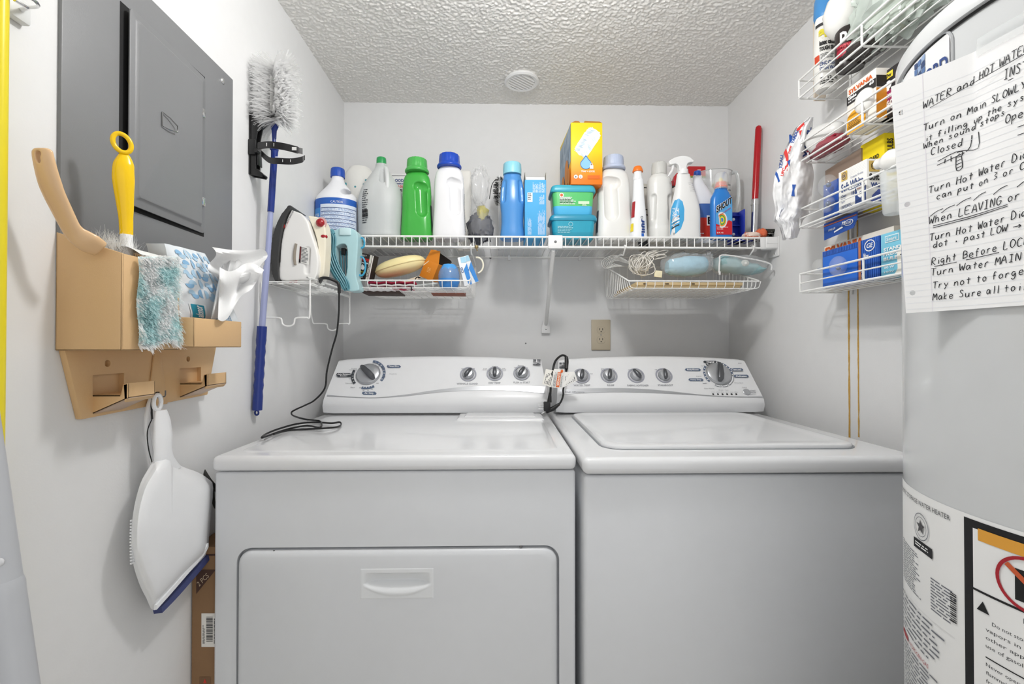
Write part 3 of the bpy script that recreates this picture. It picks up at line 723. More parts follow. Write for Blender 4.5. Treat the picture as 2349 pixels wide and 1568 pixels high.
# clear vinegar jug
yc = 1.60; x, w, h = wh(824, 925, 376, yc); c = (x, yc, ZS)
t = thing('vinegar_jug', 'cloudy translucent gallon jug with a green cap, half full of clear liquid', 'jug', c)
FROST = mat('frosted_plastic', 'dfe2e2', .4, alpha=.68, spec=.5)
sk = Skin(c, smooth_tab([(0, .85, .85, 2.4), (.012, .95, .95, 2.4), (.03, 1, 1, 2.4), (.10, .985, .985, 2.3), (.30, 1, 1, 2.3), (.50, 1, 1, 2.3), (.60, .94, .94, 2.2), (.68, .84, .84, 2.1), (.80, .60, .60, 2), (.90, .38, .38, 2), (.95, .27, .27, 2), (1, .26, .26, 2)], 4), h, w, w * .9)
mb = MB(); sk.body(mb, FROST); body = part('jug_body', None, t, me=organic(mb, FROST, .003, 3, cut=[capsule((x + w * .10, yc - w * .30, ZS + h * .72), (x + w * .08, yc - w * .18, ZS + h * .88), .010, 1)]))
hb = MB(); hb.tube(catmull([sk.pt(.95, h * .93, -.002), sk.pt(.75, h * .89, .004), sk.pt(.62, h * .80, .005), sk.pt(.55, h * .70, .002), sk.pt(.52, h * .62, -.008)], 5), .0075, mat('frosted_handle', 'e8eaea', .3, alpha=.85), 10); part('handle', hb, body)
mb = MB(); ls = Skin((x, yc, ZS + .002), [(0, .80, .80, 2.4), (.015, .95, .95, 2.4), (.5, .965, .965, 2.3)], h, w, w * .9); ls.tab = [r for r in ls.tab]
zs = [0, .02 * h, .12 * h, .3 * h, .425 * h]; mb.loft([[ls.pt(2 * PI * k / 36, z) for k in range(36)] for z in zs], mat('clear_liquid', 'b9c9cb', .08, alpha=.55)); part('liquid', mb, body)
mb = MB(); mb.lines(sk.fn(-.62, -.30, h * .16, h * .60), 16, DARK, .45, 2, 4); mb.lines(sk.fn(-.62, -.30, h * .24, h * .34, .0016), 2, INK, .8, 10, 8, False)
part('printed_label', mb, body)
part('cap', capmesh((x, yc, ZS + h - .002), .0165, P(870, 362, yc).z - P(870, 376, yc).z + .002, pl('2d9c56'), 30), t)

# flat box lettered OODS behind
yc = 1.78; a = P(880, 402, yc); b = P(965, 402, yc); mb = MB()
mb.box((a.x, yc - .02, ZS), (b.x, yc + .02, a.z), pp('e9e9e8'), .002); t = thing('flat_box', 'flat white box showing between the cloudy jug and the green bottle', 'box', ((a.x + b.x) / 2, yc, ZS)); bb = part('carton', mb, t)
mb = MB(); y = yc - .0208
def tx(mb, s, p0, p1, q0, m, yy, bold=0.0, res=2):
    """text between picture x p0..p1, baseline q0[0], cap top q0[1] on plane y = yy"""
    a = P(p0, q0[0], yy); b = P(p1, q0[0], yy); c_ = P(p0, q0[1], yy); mb.text(s, a, Vector((b.x - a.x, 0, 0)), Vector((0, 0, c_.z - a.z)), m, res, bold)
tx(mb, 'OODS', 906, 930, (417, 410), mat('label_navy', '23407f', .5), y, .03); tx(mb, 'TM/BRAND', 909, 929, (423, 419), mat('label_navy', '23407f', .5), y, .03); tx(mb, '100 L', 914, 930, (431, 424), mat('label_red', 'c8302c', .5), y, .02); tx(mb, 'E', 918, 923, (439, 433), INK, y, .03)
mb.box((a.x, yc - .0206, a.z - .009), (b.x, yc - .020, a.z - .0075), DARK); part('lettering', mb, bb)

# laundry detergent bottles -------------------------------------------------
def det_tab(v=0): return smooth_tab([(0, .86, .86, 3.2), (.012, .97, .97, 3.2), (.04, 1, 1, 3.2), (.20, .99, .99, 3), (.45, .93 + .02 * v, .92, 2.8), (.65, .93, .9, 2.8), (.78, .90, .86, 2.7), (.87, .86, .80, 2.5), (.93, .78, .74, 2.3), (.97, .66, .66, 2), (1.0, .54, .58, 2)], 4)
def detergent(name, label, px0, px1, top, captop, yc, col, capcol, deep=.62, ribs=20, hole=(.20, .34, .70, .018), label_col=None, skirt=True, cr=.40):
    x, w, h = wh(px0, px1, top, yc); c = (x, yc, ZS); Dp = w * deep
    t = thing(name, label, 'bottle', c)
    sk = Skin(c, det_tab(), h, w, Dp); mb = MB(); sk.body(mb, WHITE, 44)
    hx, h0, h1, hr = hole
    gr = hr * w / .1
    groove = capsule((x + w * (hx + .02), yc - Dp * .50, ZS + h * h0), (x + w * (hx - .02), yc - Dp * .46, ZS + h * (h1 - .02)), gr)
    for v in groove.v: v.y = yc - Dp * .5 + (v.y - (yc - Dp * .5)) * .95
    groove2 = capsule((x + w * (hx - .02) - gr * .5, yc - Dp * .44, ZS + h * (h1 + .02)), (x + w * (hx - .02) + gr * .7, yc - Dp * .44, ZS + h * (h1 + .0)), gr * .8)
    body = part('bottle_body', None, t, me=organic(mb, col, .0026, 4, cut=[groove, groove2]))
    ch = P((px0 + px1) / 2, captop, yc).z - (ZS + h)
    part('cap', capmesh((x, yc, ZS + h - .003), w * cr, ch + .003, capcol, ribs, (w * cr * 1.17, ch * .28) if skirt else None), t)
    return t, sk, body, (x, w, h, yc, Dp)
GREEN = pl('43ab45', .22)
t, sk, body, g = detergent('detergent_bottle', 'bright green laundry detergent bottle with a green cap', 921, 992, 395, 366, 1.585, GREEN, pl('4fb255', .3), hole=(.20, .40, .74, .019), cr=.33)
mb = MB(); sk.patch(mb, pl('1f3b2a', .4), 1.25, 1.9, g[2] * .12, g[2] * .50, .0012); part('label', mb, body)
t, sk, body, g = detergent('detergent_bottle', 'white laundry detergent bottle with a royal blue ribbed cap', 993, 1068, 384, 356, 1.585, pl('ebebed', .25), pl('1d49b8', .25), hole=(.22, .40, .74, .020), cr=.32, ribs=14)
mb = MB(); mb.lines(sk.fn(1.25, 1.55, g[2] * .1, g[2] * .62), 24, mat('soft_grey_ink', '6b6e76', .5), .4, 2, 8); part('label', mb, body)
t, sk, body, g = detergent('detergent_bottle', 'white laundry detergent bottle with a pale lavender cap, right of the stacked tubs', 1368, 1447, 389, 360, 1.60, pl('e8e8e5', .3), pl('b9c4dc', .3), hole=(-.14, .36, .78, .021), cr=.29, ribs=24)
mb = MB(); sk.patch(mb, pl('38404f', .4), -2.0, -1.25, g[2] * .12, g[2] * .42, .0012); part('label', mb, body)

# off-white plastic tool and bagged things behind the blue-capped bottle
yc = 1.76; a = P(1050, 392, yc); b = P(1081, 392, yc); mb = MB(); mb.box((a.x, yc - .012, ZS), (b.x, yc + .012, a.z), pl('efece6', .4), .008, 3)
single('plastic_board', 'plain off-white plastic board behind the blue-capped white bottle', 'board', mb)
def crumple(mb, c, sz, m, seed=0, amp=.12, n=40, pinch=None, sharp=6.0):
    """a bag: deformed ellipsoid with sharp noise folds"""
    rings = []; cx, cy, cz = c
    for i in range(n // 2 + 1):
        v = PI * i / (n // 2); ring = []
        for k in range(n):
            u = 2 * PI * k / n; d = Vector((math.sin(v) * math.cos(u), math.sin(v) * math.sin(u), -math.cos(v)))
            q = 1 + amp * (abs(noise.noise(d * sharp * .45 + Vector((seed, 0, 0)))) * 2.2 - .5 + .5 * noise.noise(d * sharp + Vector((seed, 5, 0))))
            sx, sy, sz_ = sz
            p = Vector((d.x * sx * q, d.y * sy * q, math.copysign(abs(d.z) ** .7, d.z) * sz_ * q))
            if pinch:
                tt = (p.z / sz_ + 1) / 2; f_ = lerp1(pinch, max(0, min(1, tt)))[0]; p.x *= f_; p.y *= f_
            ring.append(p + Vector(c))
        rings.append(ring)
    return mb.loft(rings, m)
yc = 1.66; x, w, h = wh(1068, 1138, 385, yc)
t = thing('plastic_bag', 'crumpled clear plastic bag of dark cloth tied at the top, beside the blue-capped bottle', 'bag', (x, yc, ZS))
BAGM = mat('thin_bag_film', 'eeeeee', .15, alpha=.16, spec=.8)
mb = MB(); crumple(mb, (x, yc, ZS + h * .30), (w * .46, .05, h * .25), BAGM, 3, .14, 48, [(0, 1.1), (.5, .9), (1, .35)], 8)
crumple(mb, (x - w * .03, yc, ZS + h * .72), (w * .30, .035, h * .28), BAGM, 9, .22, 48, [(0, .35), (.4, .9), (1, 1.1)], 9); fb = part('film', mb, t)
mb = MB(); crumple(mb, (x - .004, yc, ZS + h * .22), (w * .40, .04, h * .19), mat('charcoal_cloth', '4a4c55', .7), 14, .25, 36, None, 5); part('dark_cloth', mb, t)
mb = MB(); crumple(mb, (x + w * .05, yc - .006, ZS + h * .37), (w * .20, .03, h * .13), mat('yellow_label_card', 'b8b072', .6), 17, .2, 30); part('yellow_packet', mb, t)
mb = MB(); mb.tube(catmull([(x + w * .28, yc, ZS + h * .60), (x + w * .36, yc, ZS + h * .78), (x + w * .5, yc, ZS + h * .86)], 4), .0014, BLACK, 6); part('twist_tie', mb, t)

# black brush and white can tucked behind the softener
yc = 1.74; p = P(1146, 440, yc); mb = MB()
t = thing('round_brush', 'black bristled brush peeking out left of the blue softener bottle', 'brush', (p.x, yc, ZS)); rd = random.Random(3)
for k in range(420):
    a = rd.uniform(0, 2 * PI); z = rd.uniform(-.055, .055); r = .026 * math.sqrt(max(.05, 1 - (z / .06) ** 2)); o = Vector((p.x, yc, p.z + z)); d = Vector((math.cos(a), math.sin(a), rd.uniform(-.1, .1)))
    mb.tube([o + d * .006, o + d * r], .0007, BLACK, 3)
bb = part('bristles', mb, t); bb['kind'] = 'stuff'
mb = MB(); mb.tube([(p.x, yc, ZS), (p.x, yc, p.z + .06)], .006, WHITE, 10); part('handle', mb, t)

# blue softener bottle
yc = 1.58; x, w, h = wh(1147, 1203, 400, yc); c = (x, yc, ZS); t = thing('softener_bottle', 'mid-blue fabric softener bottle with a light blue cap, waisted grips on both sides', 'bottle', c)
sk = Skin(c, smooth_tab([(0, .86, .86, 2.6), (.015, .97, .97, 2.6), (.05, 1, 1, 2.6), (.22, .90, .95, 2.5), (.40, .92, .95, 2.4), (.58, 1.0, 1, 2.4), (.75, .95, .95, 2.3), (.88, .84, .86, 2.2), (.94, .74, .76, 2), (1, .70, .70, 2)], 4), h, w, w * .72)
mb = MB(); sk.body(mb, WHITE)
cu = []
for s in (-1, 1):
    q = capsule((x + s * w * .38, yc - w * .30, ZS + h * .58), (x + s * w * .34, yc - w * .28, ZS + h * .86), .0100); cu.append(q)
body = part('bottle_body', None, t, me=organic(mb, pl('4d8fd0', .25), .0025, 4, cut=cu))
part('cap', capmesh((x, yc, ZS + h - .002), w * .375, P(1175, 374, yc).z - ZS - h, pl('8fd0e2', .35), 40), t)

# light blue carton with torn open top
yc = 1.60; a = P(1204, 541, 1.545); b = P(1253, 541, 1.545); ztop = P(1228, 412, 1.545).z; LB = pp('4aa7de')
t = thing('carton', 'light blue cardboard carton with torn open flaps, next to the blue softener bottle', 'box', ((a.x + b.x) / 2, yc, ZS))
mb = MB(); mb.box((a.x, 1.545, ZS), (b.x, 1.66, ztop), LB, .0012); bx = part('box_body', mb, t)
mb = MB(); mb.box((a.x + .004, 1.549, ztop), (b.x - .004, 1.64, ztop + .010), pp('f1f1ef'), .001); part('inner_bag', mb, bx)
for s, xx in ((-1, a.x + .0008), (1, b.x - .0008)):
    mb = MB(); mb.prism([(xx, 1.546, ztop - .002), (xx, 1.655, ztop - .002), (xx + s * .002, 1.64, ztop + .022), (xx + s * .001, 1.552, ztop + .027)], (-s * .0012, 0, 0), pp('7b7568')); part('flap', mb, bx)
mb = MB(); fc = lambda u0, u1, v0, v1: (lambda p, q: Vector((a.x + (b.x - a.x) * (u0 + (u1 - u0) * p), 1.5442, ZS + (ztop - ZS) * (v0 + (v1 - v0) * q))))
g_ = fc(.12, .36, .62, .78); mb.add([g_(0, 0), g_(1, 0), g_(1, 1), g_(0, 1)], [[0, 1, 2, 3]], pp('e6eef2'), False); mb.lines(lambda p, q: fc(.15, .33, .64, .76)(p, q) - UY * .0004, 4, INK, .4, 2, 9)
for (u0, u1, v0, v1, r_, sd) in ((.34, .94, .78, .97, 11, 1), (.60, .94, .06, .50, 14, 2), (.12, .30, .06, .38, 9, 3), (.66, .90, .58, .76, 6, 5)): 
    ff = fc(u0, u1, v0, v1); mb.lines(lambda p, q, ff=ff: ff(q, p), r_, WINK, .3, 3, sd)
part('printed_label', mb, bx)

# stacked lidded tubs
def tub(label, px0, px1, pt, pb, yf, cols, lidcol, decor=None, dy=.11):
    a = P(px0, pb, yf); b = P(px1, pb, yf); z0 = TUBZ[0]; z1 = z0 + (P(px0, pt, yf).z - P(px0, pb, yf).z); xc = (a.x + b.x) / 2; hw = (b.x - a.x) / 2; yc = yf + dy / 2
    t = thing('storage_tub', label, 'tub', (xc, yc, z0)); mb = MB(); H = z1 - z0; lz = H * .80; rings = []
    def rr(z, s): return [Vector((x, y, z)) for x, y in rrect(xc - hw * s, xc + hw * s, yf + .006 + (1 - s) * .03, yf + dy - (1 - s) * .03, .016, 5)]
    mb.loft([rr(z0, .80), rr(z0 + .003, .84), rr(z0 + lz * .36, .87)], cols[0]); mb.loft([rr(z0 + lz * .36, .871), rr(z0 + lz, .92)], cols[1]); body = part('tub_body', mb, t)
    mb = MB(); mb.loft([rr(z0 + lz - .004, .97), rr(z0 + lz - .002, 1.0), rr(z0 + lz + .006, 1.0), rr(z0 + H - .003, .95), rr(z0 + H, .90)], lidcol); part('lid', mb, t)
    ff = lambda u, v: Vector((xc - hw * .80 + hw * 1.6 * u, yf + .0088 - .0022 * v, z0 + lz * .96 * v))
    mb = MB()
    if decor == 'green':
        mb.lines(lambda u, v: ff(.12 + .46 * u, .42 + .34 * v), 6, WINK, .5, 7, 3); mb.lines(lambda u, v: ff(.12 + .44 * u, .46 + .2 * v) - UY * .0003, 3, INK, .3, 7, 3)
        mb.add([ff(.63, .46), ff(.93, .46), ff(.93, .58), ff(.63, .58)], [[0, 1, 2, 3]], pp('cfe8c8'), False); mb.lines(lambda u, v: ff(.74 + .14 * u, .36 + .1 * v), 3, pp('cfe8c8'), .6, 3, 1)
        cc = ff(.17, .84); mb.lathe([(.0075, 0), (.0075, .0006)], WINK, cc, 20, M=Matrix.Rotation(PI / 2, 3, 'X')); mb.lathe([(.005, .0007), (.005, .0009)], mat('label_orange', 'd2622c', .5), cc, 20, M=Matrix.Rotation(PI / 2, 3, 'X'))
        mb.tmap('DISHWASHER', lambda u, v: ff(.12 + .3 * u, .70 + .07 * v), WINK, 1, .01)
    else:
        mb.lines(lambda u, v: ff(.08 + .40 * u, .30 + .38 * v), 5, pp('a9dbe2'), .4, 6, 8)
        cc = ff(.42, .78); mb.lathe([(.0075, 0), (.0075, .0006), (.0062, .0006), (.0062, 0)], pp('a9dbe2'), cc, 24, M=Matrix.Rotation(PI / 2, 3, 'X'), cap=False)
    part('printed_label', mb, body)
    return z1
TUBZ = [ZS]
TUBZ[0] = tub('teal lidded plastic tub at the bottom of the stack, under the green tub', 1262, 1372, 484, 541, 1.545, (pl('2a93ad', .25), pl('2c9db8', .25)), pl('2d8fae', .3), None)
TUBZ[0] = tub('green and blue lidded plastic tub, upper of the two stacked tubs', 1264, 1369, 418, 486, 1.545, (pl('4fb4e2', .3), pl('5cc272', .3)), pl('3fa9bf', .3), 'green')
# duster refill box on top of the tubs
zb = TUBZ[0]; yf = 1.548
A = P(1310, 414, yf); B = P(1382, 414, yf); zt = P(1346, 281, yf).z
t = thing('duster_box', 'tall yellow and orange duster refill box standing on the stacked tubs', 'box', ((A.x + B.x) / 2, yf + .05, zb))
mb = MB(); YB_ = mat('yellow_orange_card', 'f6c718', .5)
nt = YB_.node_tree; b_ = nt.nodes['Principled BSDF']; sx = nt.nodes.new('ShaderNodeSeparateXYZ'); tc = nt.nodes.new('ShaderNodeTexCoord'); cr = nt.nodes.new('ShaderNodeValToRGB')
nt.links.new(tc.outputs['Generated'], sx.inputs[0]); nt.links.new(sx.outputs['Z'], cr.inputs[0]); cr.color_ramp.elements[0].color = lin('ef7d18'); cr.color_ramp.elements[0].position = .08; cr.color_ramp.elements[1].color = lin('f8d31c'); cr.color_ramp.elements[1].position = .55; nt.links.new(cr.outputs[0], b_.inputs['Base Color'])
dpt = .20; xl = A.x; xr = B.x
mb.prism([(xl, yf, zb), (xr, yf, zb), (xr, yf + dpt, zb), (xl - .012, yf + dpt, zb)], (0, 0, zt - zb), YB_, .001)
bx = part('box_body', mb, t)
mb = MB()
mb.prism([(xl + .004, yf, zt), (xl + .031, yf, zt), (xl + .027, yf, zt + .005), (xl + .014, yf, zt + .006)], (0, .02, 0), pp('a8722a')); part('flap', mb, bx)
mb = MB(); mb.prism([(xl + .044, yf, zt), (xr - .002, yf, zt), (xr - .010, yf, zt + .004), (xl + .046, yf, zt + .006)], (0, .02, 0), pp('a8722a')); part('flap', mb, bx)
# left side artwork: grey duster panel with orange blobs
mb = MB(); sf = lambda u, v, o=.0008: Vector((xl - o - .012 * u, yf + dpt * u, zb + (zt - zb) * v))
mb.add([sf(.02, .38), sf(.98, .12), sf(.98, .92), sf(.02, .99)], [[0, 1, 2, 3]], pp('9fb0c0'), False)
rd = random.Random(4)
for k in range(26):
    u = rd.uniform(.04, .9); v = .3 + .6 * rd.random(); pts = [sf(u + .05 * i, v - .10 * i + .02 * math.sin(i * 2 + k), .0012 + .0001 * k) for i in range(3)]; mb.ribbon(pts, [UZ * .009] * 3, pp(rd.choice(['c9d6e2', '7f92a6', 'dfe8ef'])))
for (u, v, r) in ((.30, .28, .030), (.62, .16, .024), (.12, .16, .02)):
    mb.add([sf(u + r * math.cos(a) / dpt, v + r * 1.5 * math.sin(a) / (zt - zb), .004) for a in [2 * PI * k / 24 for k in range(24)]], [list(range(24))], pp('e0882e'), False)
part('side_artwork', mb, bx)
mb = MB(); FFn = lambda px, py, o=.0010: P(px, py, yf - o)
# feather duster drawing
cx_, cy_ = 1348, 326; ax = Vector((math.sin(math.radians(34)), -math.cos(math.radians(34)))); ay = Vector((ax.y, -ax.x)); rd = random.Random(11); pts = []
for k in range(44):
    a = 2 * PI * k / 44; lx, ly = 18 * math.copysign(abs(math.cos(a)) ** .45, math.cos(a)), 34 * math.copysign(abs(math.sin(a)) ** .45, math.sin(a)); q = 1 + (.07 if k % 2 else -.05) * rd.random()
    pts.append(FFn(cx_ + (ay.x * lx + ax.x * ly) * q, cy_ + (ay.y * lx + ax.y * ly) * q))
mb.poly(pts, pp('e3eef5'))
for k in range(70):
    s = rd.choice((-1, 1)); v = rd.uniform(-32, 32); w0 = rd.uniform(2, 8); w1 = w0 + rd.uniform(4, 10); dv = rd.uniform(2, 5); p0 = (cx_ + ay.x * s * w0 + ax.x * v, cy_ + ay.y * s * w0 + ax.y * v); p1 = (cx_ + ay.x * s * w1 + ax.x * (v - dv), cy_ + ay.y * s * w1 + ax.y * (v - dv))
    mb.ribbon([FFn(*p0, .0014 + .00001 * k), FFn(*p1, .0014 + .00001 * k)], UZ * .0012, pp(rd.choice(['bcd3e2', 'f6fafc', 'a8c4d8'])))
# water drop and padlock shapes
dr = [FFn(1344 + 13 * math.sin(a) * (1 - .45 * max(0, math.cos(a)) ** 2), 375 - 13 * math.cos(a) - (6 * max(0, math.cos(a)) ** 6), .0018) for a in [2 * PI * k / 30 for k in range(30)]]
mb.poly(dr, pp('2f6fb8')); dr2 = [FFn(1344 + 11.5 * math.sin(a) * (1 - .45 * max(0, math.cos(a)) ** 2), 375.5 - 11.5 * math.cos(a) - (5 * max(0, math.cos(a)) ** 6), .0021) for a in [2 * PI * k / 30 for k in range(30)]]; mb.poly(dr2, pp('8cc3e6'))
mb.poly([FFn(1353, 387, .0025), FFn(1361, 387, .0025), FFn(1361, 379, .0025), FFn(1353, 379, .0025)], WINK); mb.tube([FFn(1354.5 + 2.5 - 2.5 * math.cos(a), 379 - 5 * math.sin(a), .0025) for a in [PI * k / 8 for k in range(9)]], .0008, WINK, 5)
for px in (1321, 1332): mb.poly([FFn(px + 4.5 * math.cos(a), 405 + 4.5 * math.sin(a), .0018) for a in [-2 * PI * k / 20 for k in range(20)]], WINK); 
tx(mb, 'TRAP + LOCK', 1333, 1365, (394.5, 390.5), WINK, yf - .0018, .03); mb.poly([FFn(1348, 410, .0012), FFn(1376, 410, .0012), FFn(1376, 402, .0012), FFn(1348, 402, .0012)], pp('e06a14'))
tx(mb, '1', 1320, 1322, (407, 403), INK, yf - .0022, .03); tx(mb, '2', 1331, 1333.5, (407, 403), INK, yf - .0022, .03)
part('front_artwork', mb, bx)

# slim bottle with orange nozzle cap
yc = 1.57; x, w, h = wh(1445, 1484, 412, yc); c = (x, yc, ZS); t = thing('slim_bottle', 'slim white bottle with an orange flip cap and blue lettering', 'bottle', c)
sk = Skin(c, smooth_tab([(0, .92, .9, 2.6), (.01, 1, 1, 2.6), (.10, .96, 1, 2.5), (.45, .82, .95, 2.4), (.70, .66, .85, 2.3), (.90, .60, .70, 2.2), (1, .56, .64, 2)], 4), h, w, w * .8); mb = MB(); sk.body(mb, pl('eef0f3', .3)); body = part('bottle_body', mb, t)
cc = P(1461, 400, yc); mb = MB(); mb.lathe([(.0155, 0), (.0165, .008), (.0150, .012), (.0135, .020), (.0135, .030)], pl('eceef0', .3), (x - .002, yc, ZS + h - .002), 28); n_ = part('nozzle_collar', mb, t)
zc = ZS + h + .026; mb = MB(); mb.lathe([(.0175, 0), (.0180, .003), (.0135, .016), (.012, .018)], pl('f07a22', .35), (x - .002, yc, zc), 28); part('cap', mb, t)
mb = MB(); sk.patch(mb, pl('a3242c', .4), -1.5, -.75, h * .36, h * .62, .001); sk.patch(mb, pl('e8d22e', .4), -1.5, -.85, h * .13, h * .26, .0012)
ff = sk.fn(.05, .45, h * .10, h * .32); mb.tmap('lifif', lambda u, v: ff(1 - v, u), mat('label_navy', '23407f', .5), 3, .04)
ff2 = sk.fn(.05, .30, h * .04, h * .09); mb.add([ff2(0, 0), ff2(1, 0), ff2(1, 1), ff2(0, 1)], [[0, 1, 2, 3]], pl('2a63bd', .4), False)
cc = sk.pt(.12, h * .35, .0012); mb.lathe([(.004, 0), (.004, .0008), (.003, .0008), (.003, 0)], DARK, cc, 20, M=Matrix.Rotation(PI / 2, 3, 'X'), cap=False); part('label', mb, body)
# grey striped can behind
yc = 1.74; x, w, h = wh(1468, 1484, 425, yc); mb = MB(); mb.lathe([(.018, 0), (.02, .003), (.02, h - .004), (.017, h)], pl('c2beb6', .4), (x, yc, ZS), 24)
for z in (.25, .52, .60, .93): mb.lathe([(.0203, h * z), (.0203, h * (z + .015))], INK, (x, yc, ZS), 24, cap=False)
mb.lathe([(.0203, h * .05), (.0203, h * .24)], DARK, (x, yc, ZS), 24, cap=False)
single('spray_can', 'narrow grey can with dark bands behind the gap right of the orange-capped bottle', 'can', mb)

# white bottle with clear cap
yc = 1.615; x, w, h = wh(1485, 1540, 402, yc); c = (x, yc, ZS); t = thing('white_bottle', 'plain white bottle with a clear ribbed measuring cap and side grips', 'bottle', c)
sk = Skin(c, smooth_tab([(0, .80, .80, 2.3), (.02, .93, .95, 2.3), (.05, .95, 1, 2.3), (.20, .96, 1, 2.3), (.24, .90, .95, 2.3), (.40, .90, .95, 2.3), (.60, .98, 1, 2.3), (.84, 1.0, 1, 2.3), (.94, .92, .92, 2.2), (.97, .74, .78, 2), (1, .66, .72, 2)], 4), h, w, w * .8); mb = MB(); sk.body(mb, WHITE)
cu = [capsule((x + s * w * .40, yc - w * .33, ZS + h * .34), (x + s * w * .37, yc - w * .33, ZS + h * .64), .0130) for s in (-1, 1)]
body = part('bottle_body', None, t, me=organic(mb, pl('e6e6e3', .28), .0025, 3, cut=cu)); cap = capmesh((x, yc, ZS + h - .001), w * .31, P(1511, 374, yc).z - ZS - h, mat('clear_cap', 'e2e2de', .12, alpha=.72), 22); part('cap', cap, t)

# spray bottle
yc = 1.555; x, w, h = wh(1537, 1604, 400, yc); c = (x, yc, ZS); t = thing('spray_bottle', 'white trigger spray bottle with a bright blue bubble-patterned label', 'spray bottle', c)
sk = Skin(c, smooth_tab([(0, .92, .95, 3), (.01, 1, 1, 3), (.10, 1, 1, 3), (.45, .98, .95, 2.7, .01), (.62, .82, .85, 2.5, .01), (.78, .62, .68, 2.4, -.01), (.92, .50, .54, 2.2, -.03), (1, .44, .46, 2, -.04)], 4), h, w, w * .55); mb = MB(); sk.body(mb, pl('eaeae9', .28), 48); body = part('bottle_body', mb, t)
mb = MB()
for k in range(5): zz = h * (.72 + .032 * k); mb.tube([sk.pt(.25 + 1.0 * i / 6, zz + .002 * i / 6, .0003) for i in range(7)], .0011, pl('eaeae9', .28), 5)
part('grip_ribs', mb, body)
mb = MB(); zz0 = ZS + h - .002; TW = pl('ededed', .3); xs = x - w * .05
col = MB(); col.lathe([(.0165, 0), (.0175, .004), (.0165, .016), (.0155, .018)], TW, (xs, yc, zz0), 28); part('collar', col, t)
hd = MB()
def slab(pts, y, th): hd.prism([(p.x, y - th / 2, p.z) for p in pts], (0, th, 0), TW)
hp = [P(a_, b_, yc) for a_, b_ in curve2([(1532, 372), (1545, 364), (1562, 360), (1578, 362), (1587, 369), (1589, 374), (1576, 376), (1572, 386), (1571, 394), (1557, 395), (1555, 384), (1548, 378), (1535, 380), (1532, 372)], 3)]
slab(hp, yc, .024)
part('spray_head', None, t, me=organic(hd, TW, .0016, 5)); hd = MB()
hp = [P(a_, b_, yc) for a_, b_ in curve2([(1541, 379), (1546, 378), (1543, 392), (1536, 402), (1531, 406), (1535, 396), (1540, 388), (1541, 379)], 3)]
slab(hp, yc, .010); part('trigger', None, t, me=organic(hd, TW, .0012, 2))
mb = MB(); Bc = pl('43a3d8', .3)
# label: tall rounded patch left of centre
def thz(px, py):
    """surface coordinates under a picture point, found numerically"""
    best = None
    for i in range(-60, 61):
        th = i * .03
        for j in range(0, 60):
            z = h * j / 60; q = sk.pt(th, z); r = ray(px, py); k_ = (q - CAM).dot(r) / r.dot(r); d = (q - CAM - r * k_).length
            if best is None or d < best[0]: best = (d, th, z)
    return best[1], best[2]
outl = [thz(a_, b_) for a_, b_ in [(1538, 538), (1538, 500), (1541, 476), (1548, 460), (1558, 455), (1566, 462), (1570, 480), (1569, 505), (1562, 524), (1550, 535)]]
sk.blob(mb, Bc, outl, .0008)
tc_ = sum(o[0] for o in outl) / len(outl); rd = random.Random(8)
for k in range(70):
    th = tc_ + rd.uniform(-.36, .30); z = h * rd.uniform(.30, .46)
    q = sk.pt(th, z, .001); mb.sphere(q, rd.uniform(.0008, .002), WINK, (1, .25, 1), 6)
for k, (z, m_) in enumerate(((.14, INK), (.185, WINK), (.23, WINK), (.27, DARK))): mb.grid(lambda a, b, z=z: sk.pt(tc_ - .45 + .8 * a, h * (z + .05 * a + .018 * b), .0016), 10, 1, m_)
mb.tmap('FOAMING', lambda a, b: sk.pt(tc_ - .36 + .66 * a, h * (.245 + .045 * a + .045 * b), .0021), WINK, 2, .04); mb.tmap('Cleaner', lambda a, b: sk.pt(tc_ - .3 + .5 * a, h * (.195 + .045 * a + .03 * b), .0021), INK, 2, .02)
mb.add([sk.pt(tc_ - .22 + .2 * a, h * (.045 + .045 * b), .0012) for a, b in ((0, 0), (1, 0), (1, 1), (0, 1))], [[0, 1, 2, 3]], WINK, False)
for k in range(8): mb.grid(lambda a, b, k=k: sk.pt(tc_ - .21 + .18 * (k + .45 * a) / 8, h * (.052 + .034 * b), .0016), 1, 1, INK)
part('label', mb, body)

# red box behind, red trigger, blue-capped bleach-like bottle lettered BL
yc = 1.815; a = P(1575, 386, yc); b = P(1613, 386, yc); mb = MB(); mb.box((a.x, yc - .02, ZS), (b.x, yc + .02, a.z), pp('efefec'), .002); t = thing('carton', 'red and white carton standing behind the spray bottle', 'box', ((a.x + b.x) / 2, yc, ZS)); bx = part('box_body', mb, t)
mb = MB(); z_ = P(1575, 409, yc).z; mb.box((a.x - .0005, yc - .0208, z_), (b.x + .0005, yc + .0205, a.z + .0004), pp('c5262b')); mb.box((a.x - .0007, yc - .021, z_ - .004), (b.x + .0007, yc - .02, z_ + .001), pp('6a8a3a')); mb.box((a.x - .0007, yc - .0212, z_ + .001), (b.x + .0007, yc - .02, z_ + .003), pp('e0c53a'))
tx(mb, 'ammonium', 1592, 1608, (399, 395.5), WINK, yc - .0216, .02); tx(mb, 'NEW', 1600, 1608, (391, 388.5), WINK, yc - .0216, .03); part('red_band', mb, bx)
yc = 1.70; mb = MB(); RED = pl('c01f2b', .3)
hp = [P(a_, b_, yc) for a_, b_ in ((1546, 404), (1553, 396), (1556, 396), (1553, 410), (1549, 425), (1544, 430), (1545, 420), (1543, 412))]; mb.prism([(p.x, yc - .008, p.z) for p in hp], (0, .016, 0), RED, .002)
